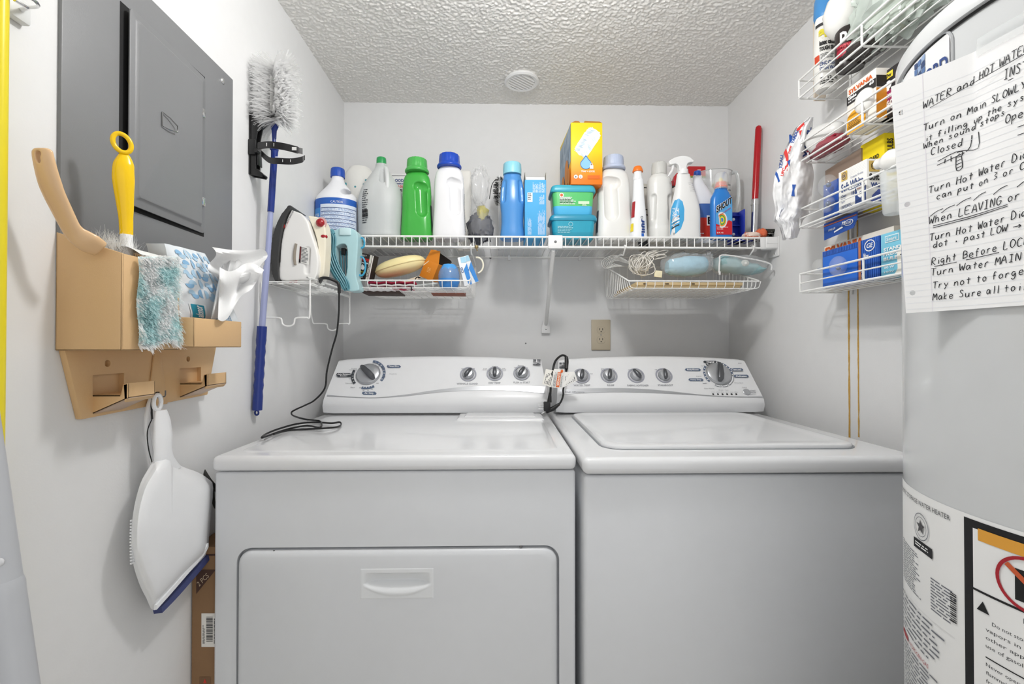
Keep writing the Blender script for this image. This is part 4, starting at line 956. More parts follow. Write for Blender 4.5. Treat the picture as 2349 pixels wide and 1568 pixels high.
hp = [P(a_, b_, yc) for a_, b_ in ((1534, 416), (1541, 416), (1543, 427), (1537, 428))]; mb.prism([(p.x, yc - .008, p.z) for p in hp], (0, .016, 0), RED, .002)
t = thing('spray_bottle', 'white bottle with a red trigger, mostly hidden between the clear-capped and blue-labelled bottles', 'spray bottle', (P(1550, 440, yc).x, yc, ZS)); part('trigger_head', mb, t)
p = P(1552, 430, yc); mb = MB(); mb.lathe([(.030, 0), (.034, .006), (.034, (p.z - ZS) * .6), (.016, (p.z - ZS) * .9), (.012, p.z - ZS)], pl('f0efec', .3), (p.x - .004, yc, ZS), 28); part('bottle_body', mb, t)
mb = MB(); q = P(1546, 430, yc); mb.box((q.x - .008, yc - .01, q.z - .003), (q.x + .008, yc + .01, q.z + .004), BLACK, .002); part('nozzle', mb, t)
yc = 1.63; x, w, h = wh(1580, 1642, 403, yc); c = (x, yc, ZS); t = thing('toilet_cleaner_bottle', 'white bottle with blue cap and red label tucked behind the blue stain remover bottle', 'bottle', c)
sk = Skin(c, smooth_tab([(0, .92, .92, 2.5), (.015, 1, 1, 2.5), (.5, 1, 1, 2.5), (.62, .94, .94, 2.4), (.80, .60, .6, 2.2, -.08), (.93, .36, .4, 2, -.16), (1, .32, .36, 2, -.18)], 4), h, w, w * .6); mb = MB(); sk.body(mb, pl('eceef4', .3)); body = part('bottle_body', mb, t)
part('cap', capmesh((x - w * .18, yc, ZS + h - .002), .0125, P(1588, 394, yc).z - ZS - h + .004, pl('2452b4'), 20), t)
mb = MB(); sk.patch(mb, pl('cf3a2c', .35), -.9, 1.3, h * .06, h * .56, .0008, 20); sk.patch(mb, pl('4a6fb4', .35), -.9, 1.3, h * .36, h * .56, .0012, 20); 
sk.blob(mb, pl('efb9a0', .4), [(.42 + .24 * math.cos(a), h * (.17 + .07 * math.sin(a))) for a in [2 * PI * k / 16 for k in range(16)]], .0014)
sk.patch(mb, WINK, .02, .75, h * .245, h * .39, .0016); mb.tmap('BLO', sk.fn(.06, .9, h * .262, h * .372, .0022), INK, 2, .05); mb.lines(sk.fn(-.6, -.1, h * .09, h * .14, .0012), 2, WINK, .5, 2, 2); part('label', mb, body)

# stain remover bottle SHOUT
yc = 1.55; x, w, h = wh(1630, 1678, 432, yc); c = (x, yc, ZS); t = thing('stain_remover_bottle', 'bright blue stain remover bottle with a clear cap over an orange collar', 'bottle', c)
sk = Skin(c, smooth_tab([(0, .92, .92, 3.2), (.012, .98, 1, 3.2), (.10, .99, 1, 3.2), (.62, 1, 1, 3), (.80, .96, .96, 2.7), (.90, .74, .86, 2.4), (.97, .58, .76, 2), (1, .56, .74, 2)], 4), h, w, w * .52); mb = MB(); sk.body(mb, pl('2f7fd0', .22), 48); body = part('bottle_body', mb, t)
part('collar', capmesh((x, yc, ZS + h), w * .26, .020, pl('ee6a42', .35), 0, (w * .30, .006)), t)
part('clear_cap', capmesh((x, yc, ZS + h - .004), w * .30, .054, mat('clear_cap2', 'eef2f4', .08, alpha=.35), 0), t); mb = MB(); mb.lathe([(.007, 0), (.007, .012), (.003, .018)], pl('f0e08a', .4), (x, yc, ZS + h + .018), 20); part('nozzle', mb, t)
mb = MB(); fr = lambda u, v, o=.0009: Vector((x - w * .37 + w * .76 * u, yc - w * .26 - o, ZS + h * (.07 + .74 * v)))
oc = [(0, 0), (1, 0), (1, .98), (.86, .93), (.6, .84), (.3, .70), (.1, .62), (0, .60)]; mb.poly([fr(a, b) for a, b in oc], pl('58a6df', .3)); mb.poly([fr(a, b, .0011) for a, b in ((0, 0), (1, 0), (1, .34), (.8, .38), (.6, .30), (.3, .24), (0, .28))], pl('c9252f', .35))
cc = (.36, .38)
for r, cl in ((.34, 'e8ecee'), (.27, 'f09a3a'), (.21, '46a84a'), (.15, 'f2d53a'), (.09, '3f7fd0')):
    mb.poly([fr(cc[0] + r * 1.25 * math.cos(a) * .8, cc[1] + r * math.sin(a) * .62, .0014 + .0003 * (.34 - r) * 10) for a in [PI * k / 12 - .35 - PI * .5 for k in range(17)]], pl(cl, .4))
mb.tmap('SHOUT', lambda a, b: fr(.02 + .95 * a, .56 + .26 * a + .17 * b, .0028), INK, 3, .035); mb.tmap('SHOUT', lambda a, b: fr(.00 + .97 * a, .553 + .26 * a + .185 * b, .0024), WINK, 3, .08)
mb.tmap('Triple-Acting', lambda a, b: fr(.1 + .8 * a, .44 + .24 * a + .04 * b, .0028), pl('c9252f', .35), 2, .02)
mb.tmap('Laundry Stain Remover', lambda a, b: fr(.05 + .70 * a, .175 + .035 * b, .0018), WINK, 2, .02); mb.tmap('TRIGGER', lambda a, b: fr(.05 + .4 * a, .13 + .025 * b, .0018), WINK, 1, .02); mb.tmap('22 FL OZ', lambda a, b: fr(.05 + .4 * a, .03 + .035 * b, .0018), WINK, 1, .03); part('label', mb, body)

# clear measuring pitcher behind
yc = 1.73; a = P(1606, 440, yc); b = P(1676, 400, yc); xc = (a.x + b.x) / 2; w = b.x - a.x; h = P(1680, 398, yc).z - ZS
t = thing('clear_pitcher', 'clear plastic measuring pitcher standing behind the stain remover bottle', 'pitcher', (xc, yc, ZS)); mb = MB(); rings = []
for z, s in ((0, .60), (.004, .66), (h * .5, .80), (h * .93, 1.0), (h, 1.03)): rings.append([Vector((xc + .5 * w * s * math.cos(k) - (.014 * max(0, -math.cos(k)) ** 8 if z > h * .7 else 0), yc + .42 * w * s * math.sin(k), ZS + z)) for k in [2 * PI * i / 36 for i in range(36)]])
mb.loft(rings, CLEAR2, False); mb.tube(rings[-1], .0016, mat('clear_rim', 'd8dcdc', .1, alpha=.7), 6, closed=True); pit = part('pitcher_body', mb, t)
mb = MB(); mb.tube(catmull([(b.x - .012, yc - .02, ZS + h * .97), (b.x + .010, yc - .03, ZS + h * .95), (b.x + .012, yc - .03, ZS + h * .6), (b.x - .014, yc - .02, ZS + h * .2)], 6), .003, mat('clear_rim', 'd8dcdc', .1, alpha=.7), 8, flat=2.4); part('pitcher_handle', mb, pit)
mb = MB(); mb.lines(lambda u, v: Vector((xc + w * .22 + .012 * u, yc - .4 * w, ZS + h * (.35 + .45 * v))), 7, DARK, .15, 1, 3); part('graduations', mb, pit)
t = thing('cream_scoop', 'cream-coloured measuring scoop lying in the clear pitcher', 'scoop', (xc, yc, ZS + h * .7)); q = P(1652, 423, 1.72); mb = MB(); mb.lathe([(.020, -.012), (.031, -.002), (.031, .0), (.026, .006), (.004, .007)], pl('f0e6b8', .35), q, 28); part('bowl', mb, t)
mb = MB(); q0 = P(1650, 430, 1.72); q1 = P(1661, 397, 1.72); mb.tube(catmull([q0, (q0 + q1) / 2, q1, q1 + Vector((.004, 0, .0))], 5), [.004] * 15 + [.006], pl('2a5cc0', .35), 10); part('blue_handle', mb, t)

# blue plastic holder, red-handled brush, mesh scrubber, black tool at the right end
yc = 1.60; a = P(1679, 541, yc); b = P(1706, 481, yc); w = b.x - a.x; BL = pl('2239b0', .3); t = thing('blue_holder', 'small royal blue plastic holder standing beside the stain remover bottle', 'holder', ((a.x + b.x) / 2, yc, ZS)); mb = MB()
mb.box((a.x, yc + .03, ZS), (b.x, yc + .036, b.z), BL, .0015); mb.box((a.x, yc - .03, ZS), (b.x, yc + .03, ZS + .006), BL, .0015); mb.box((b.x - .005, yc - .01, ZS), (b.x, yc + .034, b.z), BL, .0015)
for z in (.25, .55, .85): mb.box((a.x + .001, yc + .015, ZS + (b.z - ZS) * z), (b.x, yc + .034, ZS + (b.z - ZS) * z + .003), BL)
mb.box((a.x, yc - .03, ZS), (b.x + .014, yc + .02, ZS + .014), BL, .003); part('holder_body', mb, t)
for z in (.25, .7): mb = MB(); mb.sphere((a.x + .004, yc - .004, ZS + (b.z - ZS) * z), .005, pl('e4e6ea', .3), (1, .6, 1), 12); part('rivet', mb, t)
yc = 1.60; x_ = P(1727, 500, yc).x; zt = P(1739, 288, yc).z; xt = P(1740, 300, yc).x; zj = P(1728, 458, yc).z; xj = P(1732, 458, yc).x
t = thing('long_brush', 'long brush with a glossy red handle and chrome ferrule standing upright in the right corner', 'brush', (x_, yc, ZS)); mb = MB()
rr = .0105; mb.tube([(xj, yc, zj - .004), (xj, yc, zj), (xj + (xt - xj) * .5, yc, (zj + zt) / 2), (xt, yc, zt - .012), (xt, yc, zt - .004), (xt, yc, zt)], [rr, rr, rr * 1.04, rr, rr * .8, rr * .3], pl('b3141f', .18), 20); part('handle', mb, t)
mb = MB(); mb.tube([(x_ - .002, yc - .01, ZS), (x_, yc - .006, ZS + .03), (xj, yc, zj - .004), (xj, yc, zj + .001)], [.009, .010, .0115, .012], CHROME, 16); part('ferrule', mb, t)
mb = MB(); mb.tube([(xj - .001, yc, zj - .02), (xj - .001, yc, zj - .016)], .0128, CHROME, 16); part('ferrule_ring', mb, t)
yc = 1.55; a = P(1709, 528, yc); b = P(1752, 519, yc); t = thing('mesh_scrubber', 'orange-topped white striped mesh scrubber lying at the right end of the shelf', 'scrubber', ((a.x + b.x) / 2, yc, ZS)); mb = MB()
OR = mat('orange_sponge', 'e0704a', .7, bump=(150, .6, .004)); crumple(mb, (b.x - .006, yc + .006, ZS + .021), (.019, .022, .016), OR, 5, .2, 28); part('sponge', mb, t)
mb = MB(); crumple(mb, (a.x + .020, yc, ZS + .012), (.030, .026, .0120), mat('mesh_cloth', 'eed9cc', .6), 7, .12, 28); me_ = part('mesh_body', mb, t); mb = MB()
for k in range(13):
    u = a.x - .006 + .0042 * k; w_ = .018 * math.sqrt(max(.1, 1 - ((k - 6) / 7.5) ** 2)); mb.tube([(u - .004, yc - w_ - .008, ZS + .002), (u, yc - w_ * .8 - .004, ZS + .014), (u + .006, yc, ZS + .0255), (u + .008, yc + w_, ZS + .018)], .0012, mat('orange_sponge', 'e0704a'), 5)
part('white_stripes', mb, me_)
yc = 1.555; a = P(1750, 540, yc); b = P(1775, 520, yc); mb = MB(); hp = [(a.x, ZS), (b.x - .012, ZS), (b.x - .016, ZS + .014), (b.x - .034, ZS + .030), (a.x + .026, ZS + .030), (a.x + .006, ZS + .012)]
mb.prism([(x_, yc - .02, z_) for x_, z_ in hp], (0, .05, 0), pl('26261f', .3), .003); t = thing('black_dustpan_tool', 'small black plastic tool lying at the right end bracket of the shelf', 'tool', ((a.x + b.x) / 2, yc, ZS)); part('tool_body', mb, t)
mb = MB(); mb.tube([(b.x - .034, yc - .022, ZS + .018), (b.x - .016, yc - .022, ZS + .016), (b.x - .022, yc - .022, ZS + .026)], .0008, CHROME, 5); part('wire_clip', mb, t)
# ================================================================ LEFT WALL
def WP(px, py, off=0.0): return PX(px, py, XL + off)
# ---------------- electrical panel
PM = mat('grey_enamel', '7f8082', .42, bump=(700, .12, .001)); PMD = mat('door_shade_black', '1a1a1b', .8)
a = WP(130, 300); b = WP(529, 183); pb = 1.245; pt_ = b.z
t = thing('electrical_panel', 'large dark grey metal electrical panel set flush on the left wall', 'electrical panel', (XL, (a.y + b.y) / 2, (pb + pt_) / 2))
mb = MB(); mb.box((XL, a.y, pb), (XL + .006, b.y, pt_), PM, .0015); pc = part('cover_plate', mb, t)
c0 = PX(283, 40, XL + .006); c1 = PX(468, 180, XL + .006); c2 = PX(468, 537, XL + .006)
dy0, dy1, dzt, dzb = c0.y, c1.y, c1.z, c2.z
mb = MB(); mb.box((XL + .0055, dy0 - .007, dzb - .006), (XL + .0066, dy1 + .002, dzt + .004), PMD); part('door_edge_shade', mb, pc)  # black sheet painting the door's edge shadow and the gap behind it
# door, hinged at its far edge and standing slightly open
ang = math.radians(2.2); H = Vector((XL + .0075, dy1, 0))
def dp(u, v, o=0.0):
    """u from hinge towards the camera, v height, o outwards"""
    L = (dy1 - dy0) * u; return Vector((H.x + math.sin(ang) * L + o * math.cos(ang), H.y - math.cos(ang) * L, dzb + (dzt - dzb) * v))
W_ = dy1 - dy0; H_ = dzt - dzb
mb = MB()
def plate_rings(steps, r):
    rings = []
    for ins, o in steps:
        rings.append([dp(x, y, o) for x, y in [(px / W_, py / H_) for px, py in rrect(ins, W_ - ins, ins, H_ - ins, max(r - ins * .3, .003), 6)]])
    return rings
mb.loft(plate_rings([(0, -.0005), (0, .0015), (.001, .002), (.010, .002), (.013, .0035), (.016, .0065), (.018, .007)], .008), PM); door = part('door', mb, t, ang=30)
mb = MB(); R3 = .0011; q = lambda u, v, o: dp(u, v, .007 + o); vz = 1 - (PX(350, 276, XL).z - dzt) / (dzb - dzt)
u0, u1 = (PX(344, 276, XL).y - dy1) / (dy0 - dy1), (PX(377, 276, XL).y - dy1) / (dy0 - dy1); hv = .028 / 2 / H_ * .9
mb.tube([q(u0, vz - hv, .002), q(u0, vz + hv, .002), q((u0 + u1) / 2, vz + hv * .8, .004), q(u1, vz + hv * .3, .006), q(u1, vz - hv * .6, .006), q((u0 + u1) / 2, vz - hv * .95, .004)], R3, mat('dark_chrome', '9a9a9a', .2, metal=1.0), 8, closed=True); part('door_latch', mb, door)
for py in (259, 462):
    p = PX(463, py, XL + .009); mb = MB(); mb.box((p.x - .002, p.y - .008, p.z - .010), (p.x + .006, p.y + .003, p.z + .008), CHROME, .001); part('hinge_clip', mb, t)
p = PX(511, 186, XL + .006); mb = MB(); mb.sphere(p, .007, CHROME, (.45, 1, 1), 16); part('screw', mb, t)

# ---------------- tan wall organiser with two pockets, two hooks
o_y0 = WP(128, 700).y; ox1 = XL + .094; ox2 = XL + .118
fy = .657; yA = PX(280, 700, ox1).y; yB_ = PX(412, 700, ox1).y; yC = PX(554, 760, ox2).y
zt1 = PX(280, 580, ox1).z; ztw = WP(128, 532).z; zb1 = 1.134; zt2 = PX(554, 738, ox2).z; zb2 = PX(554, 796, ox2).z
y0 = yA - .0
t = thing('wall_organizer', 'tan plastic wall organiser with two pockets and two broom hooks below the grey panel', 'organizer', (XL, y0, zb1))
def pocket(y0, y1, xb, xf, zb, ztf, ztb, th, taper=.0):
    mb = MB()
    def pr(pts, vec): mb.prism(pts, vec, TAN, .0012)
    pr([(xb, y0, zb), (xf, y0, zb), (xf, y0, ztf), (xb, y0, ztb)], (0, th, 0)); pr([(xb, y1 - th, zb), (xf, y1 - th, zb), (xf, y1 - th, ztf), (xb, y1 - th, ztb)], (0, th, 0))
    pr([(xf - th, y0, zb), (xf, y0, zb), (xf, y0, ztf), (xf - th, y0, ztf)], (0, y1 - y0, 0)); pr([(xb, y0, zb), (xf, y0, zb), (xf, y0, zb + th), (xb, y0, zb + th)], (0, y1 - y0, 0))
    pr([(xb, y0, zb), (xb + th, y0, zb), (xb + th, y0, ztb), (xb, y0, ztb)], (0, y1 - y0, 0))
    return mb
part('tall_pocket', pocket(y0, yB_, XL + .001, ox1, zb1, zt1, ztw, .0028), t)
part('low_tray', pocket(yB_ + .0005, yC, XL + .001, ox2, zb2, zt2, zt2 + .004, .0026), t)
# back plate with rim, screw holes and openings above the hooks
bl = WP(172, 962); br = WP(466, 905); tr = WP(489, 797); mb = MB(); th = .010
outer = [Vector((XL, y0, zb1 + .02)), Vector((XL, bl.y, bl.z)), Vector((XL, br.y, br.z)), Vector((XL, tr.y, zb1 + .02))]
mb.prism(outer, (th, 0, 0), TAN, .002)
holes = []
for px, py, r in ((247, 833, .0055), (432, 823, .0055)):
    p = PX(px, py, XL + th); c_ = MB(); c_.tube([(XL + .003, p.y, p.z), (XL + .03, p.y, p.z)], r, TAN, 20); holes.append(c_)
for px0, px1, py0, py1 in ((213, 284, 860, 900), (413, 461, 845, 874)):
    a = PX(px0, py0, XL + th); b = PX(px1, py1, XL + th); c_ = MB(); c_.box((XL + .002, a.y, b.z), (XL + .03, b.y, a.z), TAN); holes.append(c_)
ob = bpy.data.objects.new('b', mb.mesh('b')); COL.objects.link(ob); ex = []
for c_ in holes:
    q = bpy.data.objects.new('c', c_.mesh('c')); COL.objects.link(q); ex.append(q); md = ob.modifiers.new('x', 'BOOLEAN'); md.object = q; md.operation = 'DIFFERENCE'; md.solver = 'EXACT'
me = bpy.data.meshes.new_from_object(ob.evaluated_get(bpy.context.evaluated_depsgraph_get()))
for q in [ob] + ex: bpy.data.objects.remove(q)
for p in me.polygons: p.use_smooth = True
me.set_sharp_from_angle(angle=math.radians(35)); bp = part('back_plate', None, t, me=me)
mb = MB(); ymid = (bl.y + br.y) / 2   # raised ridge down the middle
mid = WP(342, 815); md_ = WP(342, 935)
mb.prism([(XL + th, mid.y - .004, zb1), (XL + th, mid.y + .010, zb1), (XL + th, md_.y + .028, md_.z + .004), (XL + th, md_.y - .020, md_.z + .003)], (.0035, 0, 0), TAN, .0015); part('centre_ridge', mb, t)
# the two upswept hooks (channel shaped arms)
def hook(pa, pb, prot, wd):
    """pa: root px at wall (left bottom), arm reaching out from the plate"""
    r0 = PX(pa[0], pa[1], XL + th); r1 = PX(pb[0], pb[1], XL + th)
    mb = MB(); yc0, yc1 = r0.y, r1.y; zt, zb = r1.z, r0.z
    for yy in (yc0, yc1 - .003):
        mb.prism([(XL + th - .001, yy, zt), (XL + th + prot * .8, yy, zt + .000), (XL + th + prot * .86, yy, zt + .016), (XL + th + prot, yy, zt + .018), (XL + th + prot, yy, zt - .006), (XL + th - .001, yy, zb)], (0, .003, 0), TAN, .0008)
    mb.prism([(XL + th + prot * .86, yc0, zt + .016), (XL + th + prot, yc0, zt + .018), (XL + th + prot, yc0, zt - .006), (XL + th + prot * .9, yc0, zt - .012)], (0, yc1 - yc0, 0), TAN, .0012)
    mb.prism([(XL + th - .001, yc0, zb), (XL + th + prot, yc0, zt - .006), (XL + th + prot, yc0, zt - .003), (XL + th - .001, yc0, zb + .003)], (0, yc1 - yc0, 0), pl('cbb09a', .4), .0008)
    mb.prism([(XL + th - .001, yc0, zt), (XL + th + prot * .8, yc0, zt), (XL + th + prot * .8, yc0, zt - .003), (XL + th - .001, yc0, zt - .003)], (0, yc1 - yc0, 0), TAN, .0008)
    return part('broom_hook', mb, t)
hook((213, 950), (283, 897), .052, .03); hook((413, 912), (461, 873), .052, .03)
# wire hook screwed into the wall beside it
hp = PX(352, 905, XL + .02); hw_ = [PX(345, 912, XL + .014), PX(352, 912, XL + .022), PX(366, 911, XL + .036), PX(378, 909, XL + .045), PX(379.5, 905, XL + .046), PX(379.5, 895, XL + .046)]
mb = MB(); mb.tube(hw_, .0011, mat('dull_metal', '6d6d6d', .5, metal=.6), 8); single('wire_hook', 'small bent metal hook carrying the dustpan, in front of the tan organiser', 'hook', mb)

# ---------------- things in the tall pocket
# bath brush with tan translucent handle
BR = mat('amber_plastic', 'dcb78c', .25, spec=.6, var=(14, .10))
t = thing('scrub_brush', 'pale amber plastic brush leaning out of the tall tan pocket towards the camera', 'brush', (XL + .05, .70, zt1))
ctr = [PX(97, 340, XL + .050), PX(100, 365, XL + .050), PX(118, 430, XL + .050), PX(146, 490, XL + .052), PX(168, 530, XL + .056), PX(196, 552, XL + .064), PX(232, 572, XL + .072)]
cc = catmull(ctr, 6); n = len(cc); wv = [lerp1([(0, .0085), (.06, .0125), (.3, .0145), (.62, .0125), (.75, .0135), (.88, .0155), (1, .012)], i / (n - 1))[0] for i in range(n)]
mb = MB(); rings = []
for i, p in enumerate(cc):
    d = (cc[min(i + 1, n - 1)] - cc[max(i - 1, 0)]).normalized(); u = d.cross(UY).normalized(); w2 = d.cross(u)
    rings.append([p + u * wv[i] * math.copysign(abs(math.cos(a)) ** .8, math.cos(a)) + w2 * wv[i] * .42 * math.sin(a) for a in [2 * PI * k / 20 for k in range(20)]])
mb.loft(rings, BR); co = MB(); q0, q1 = cc[3] , cc[9]; co.tube([q0 - UX * .002, q1 - UX * .002], .0034, BR, 12)
for v in co.v: v.y = cc[5].y + (v.y - cc[5].y) * 6
bh = part('handle', None, t, me=organic(mb, BR, .0016, 3, cut=[co]))
def tuft(mb, o, d, L, w, m, droop, rd, n=4):
    pts = []; p = Vector(o); d = Vector(d).normalized(); s = d.cross(UZ) if abs(d.z) < .95 else d.cross(UX); s = s.normalized(); W = []
    for i in range(n + 1):
        pts.append(p.copy()); W.append(s * w * (1 - .55 * i / n)); p = p + d * L / n; d = (d + Vector((rd.uniform(-.15, .15), rd.uniform(-.15, .15), -droop + rd.uniform(-.1, .1)))).normalized()
    mb.ribbon(pts, W, m)
FLW = fluff('white_fluff', 'ffffff'); FLB = fluff('aqua_fluff', 'e0f6f7'); BRS = fluff('white_bristle', 'f8f8f6')
mb = MB(); rd = random.Random(2); base = PX(262, 572, XL + .060)
for k in range(520):
    o = base + Vector((rd.uniform(-.016, .016), rd.uniform(-.022, .03), rd.uniform(-.012, .006))); d = Vector((rd.uniform(-.45, .45), rd.uniform(-.7, .6), rd.uniform(.3, 1.0)))
    tuft(mb, o, d, rd.uniform(.014, .030), .0008, BRS, .08, rd, 2)
b_ = part('bristles', mb, t); b_['kind'] = 'stuff'
# yellow ring-ended brush handle
YEL = pl('f6c90a', .18); t = thing('dish_brush', 'bright yellow brush handle with a ring end standing in the tall tan pocket', 'brush', PX(290, 580, XL + .065))
X_ = XL + .068
ct = [PX(285, 350, X_), PX(285, 365, X_), PX(283, 392, X_), PX(284, 430, X_), PX(287, 470, X_), PX(289, 505, X_), PX(290, 540, X_)]
cc = catmull(ct, 5); n = len(cc); mb = MB(); wv = [lerp1([(0, .0032), (.06, .0058), (.25, .0125), (.42, .0135), (.6, .0112), (.8, .0088), (1, .0080)], i / (n - 1))[0] for i in range(n)]
u_ = Vector((.75, .66, 0)); rings = [[p + u_ * wv[i] * math.cos(a) + Vector((.66, -.75, 0)) * wv[i] * .62 * math.sin(a) for a in [2 * PI * k / 20 for k in range(20)]] for i, p in enumerate(cc)]
mb.loft(rings, YEL); rc = PX(280, 328, X_); mb.tube([rc + u_ * (.0105 * math.cos(a) - .0020 * math.sin(a)) + UZ * .0135 * math.sin(a) for a in [2 * PI * k / 28 for k in range(28)]], .0033, YEL, 10, closed=True); part('handle', mb, t)
mb = MB(); mb.tube([PX(290, 538, X_), PX(290.5, 580, X_), PX(291, 600, X_)], [.0078, .0078, .0078], pl('f2f2f2', .3), 20); part('ferrule', mb, t)
# aqua duster cloth hanging over the pocket's edge
t = thing('duster_cloth', 'white and aqua fluffy duster cloth draped over the front of the tall tan pocket', 'duster', PX(360, 790, ox1 + .01))
mb = MB(); rd = random.Random(6); xo = ox1 + .006
def dc(u, v):
    px = 316 + (92 + 4 * v) * u + 3 * math.sin(v * 9); py = 588 + 205 * v + 8 * math.sin(u * 7) * v; off = .006 + .006 * math.sin(u * PI) * (1 + .4 * math.sin(v * 14 + u * 3)) + .004 * noise.noise(Vector((u * 4, v * 8, 1)))
    return PX(px, py, ox1 + off)
mb.grid(dc, 22, 40, mat('aqua_cloth', 'dff3f4', .8)); cl = part('cloth', mb, t)
mb = MB()
for k in range(3800):
    u, v = rd.random(), rd.random(); o = dc(u, v); s = noise.noise(Vector((u * 2.2, v * 4.5, 9))); m_ = FLB if s + rd.uniform(-.25, .25) > -.02 and .12 < v < .93 else FLW
    d = Vector((.8, rd.uniform(-.7, .7), rd.uniform(-.9, .5))); tuft(mb, o, d, rd.uniform(.006, .013), .0034, m_, .25, rd, 3)
b_ = part('fluff', mb, t); b_['kind'] = 'stuff'
mb = MB(); ya = PX(316, 600, ox1).y; yb_ = PX(398, 600, ox1).y   # flap of plain tape over the rim, into the pocket
mb.grid(lambda u, v: Vector((ox1 + .004 - .040 * v, ya + (yb_ - ya) * u, zt1 + .006 * math.sin(v * PI) + .004 + .010 * v)), 6, 8, mat('paper_tape', 'e9eae7', .7)); part('tape', mb, t)

# ---------------- tissue pack in the low tray
t = thing('tissue_pack', 'soft pack of tissues with pale blue bubble pattern standing in the low tan tray', 'tissue pack', (XL + .07, (yB_ + yC) / 2, zb2))
PKW = mat('glossy_pack_film', 'eef3f7', .25, coat=.2); xp = XL + .075
def pk(u, v, o=0.0):
    """front of the pack, u along the wall away from the camera"""
    px = 377 + (104 + 34 * v) * 0 + (470 - 377 + 48 * (1 - v)) * u + 38 * (1 - v) * 1.0 ; py = 728 - 170 * v + 26 * u * (1 - 0) * .9
    pa = PX(px, py, xp); bul = .012 * math.sin(PI * u) ** .6 * math.sin(PI * max(.02, min(.98, v))) ** .5 + .0022 * noise.noise(Vector((u * 7, v * 7, 2)))
    return pa + Vector((bul + o, 0, 0))
mb = MB(); mb.grid(lambda u, v: pk(u, v), 24, 26, PKW); mb.grid(lambda u, v: pk(1 - u, v) - Vector((.030 + .012 * math.sin(PI * u), 0, 0)), 24, 26, PKW)
for (f0, f1) in (((lambda k: (0, k))), ((lambda k: (1, k)))) if 0 else []: pass
def join(e):  # close the rims
    mb.grid(lambda u, v: pk(*e(u)) * (1 - v) + (pk(*e(u)) - Vector((.030, 0, 0))) * v, 26, 2, PKW)
join(lambda k: (0, k)); join(lambda k: (1, k)); join(lambda k: (k, 1)); join(lambda k: (k, 0)); pkb = part('pack_body', mb, t)
mb = MB(); BB = pl('b3d3ea', .3); BB2 = pl('8fbce0', .3)
for i in range(5):
    for j in range(7):
        if j < 2: continue
        uu = .22 + .17 * i; vv = .08 + .135 * j + (.02 if i % 2 else 0)
        if uu > .97 or vv > .97: continue
        for s in (0, 1):
            a0 = [0, PI / 2, PI, 1.5 * PI][(i + j * 2 + s * 2) % 4]; pts = [(uu + (.062) * math.cos(a0 + a) + s * .05, vv + .060 * math.sin(a0 + a)) for a in [PI * k / 10 for k in range(11)]]
            mb.add([pk(min(max(p[0], .0), 1), min(p[1], 1), .0009) for p in pts], [list(range(11))], BB if (i + j + s) % 3 else BB2, False)
mb.grid(lambda u, v: pk(.14 + .26 * u, .02 + .20 * v, .0012), 6, 4, pl('f5f8fa', .3)); mb.grid(lambda u, v: pk(.16 + .20 * u, .03 + .18 * v, .0018), 5, 4, pl('2f9bb5', .3))
mb.tmap('alonor', lambda a, b: pk(.33 - .13 * b, .04 + .16 * a, .0024), WINK, 2, .03, .2); mb.tmap('TISSUE', lambda a, b: pk(.60 - .06 * b, .03 + .13 * a, .0016), pl('6f9fc6', .4), 2, .02); mb.lines(lambda a, b: pk(.70 + .12 * b, .03 + .16 * a, .0014), 3, pl('6f9fc6', .4), .4, 4, 2); part('printed_pattern', mb, pkb)
mb = MB(); TS = mat('tissue_paper', 'fbfbfb', .9, alpha=.9, bump=(60, .25, .002))
def tis(u, v):
    px = 486 + 118 * u + 10 * math.sin(v * 6); py = 566 + 60 * v + 26 * math.sin(u * 3.0) * 1.0 - 18 * (1 - v) * math.sin(u * PI); x_ = XL + .098 + .022 * math.sin(u * 5 + v * 3) + .014 * math.sin(v * 9 + u * 2); return PX(px, py, x_)
def tis2(u, v):
    px = 504 + 102 * u * (1 - .25 * v) - 4 * v; py = 612 + 120 * v * (1 - .62 * u ** 1.5) + 10 * math.sin(u * 7); return PX(px, py, XL + .105 + .020 * math.sin(u * 7 + 1) * (1 - .4 * v) + .010 * math.sin(v * 8))
mb.grid(tis, 22, 16, TS); mb.grid(tis2, 22, 18, TS); mb.grid(lambda u, v: PX(484 + 44 * u + 26 * (1 - v), 596 + 134 * v, XL + .086 + .016 * math.sin(u * 3.1 + v * 2) + .004 * math.sin(u * 17)), 24, 14, TS); part('loose_tissue', mb, t, 'crumpled white tissue pulled out of the pack')

# ---------------- dustpan on the wire hook
t = thing('dustpan', 'white plastic dustpan with blue rubber lip hanging by its handle from the wire hook', 'dustpan', PX(365, 905, XL + .04))
DP = pl('f1f2f4', .3); xw = XL + .060
def W2(px, py, x): return PX(px, py, x)
outl = curve2([(355, 1050), (338, 1078), (322, 1108), (308, 1160), (302, 1215), (303, 1280), (318, 1335), (336, 1372), (352, 1399), (385, 1368), (425, 1322), (462, 1285), (476, 1262), (482, 1200), (489, 1118), (478, 1098), (452, 1082), (420, 1070), (396, 1056), (392, 1040), (372, 1034)], 3)
oc = (395, 1210); mb = MB(); rings = []
for s, xo in ((1.0, .030), (1.0, .034), (.985, .037), (.955, .039), (.93, .045), (.86, .053), (.76, .0565), (.60, .058), (.02, .0585)):
    rings.append([PX(oc[0] + (p[0] - oc[0]) * s, oc[1] + (p[1] - oc[1]) * s, XL + xo - .012 * s * max(0, (p[1] - 1200) / 200) ) for p in outl[:-1]])
mb.loft(rings, DP, True); pan = part('pan', mb, t, ang=70)
mb = MB(); lip = curve2([(357, 1397), (392, 1362), (430, 1320), (463, 1282), (477, 1262)], 5); 
rg = []
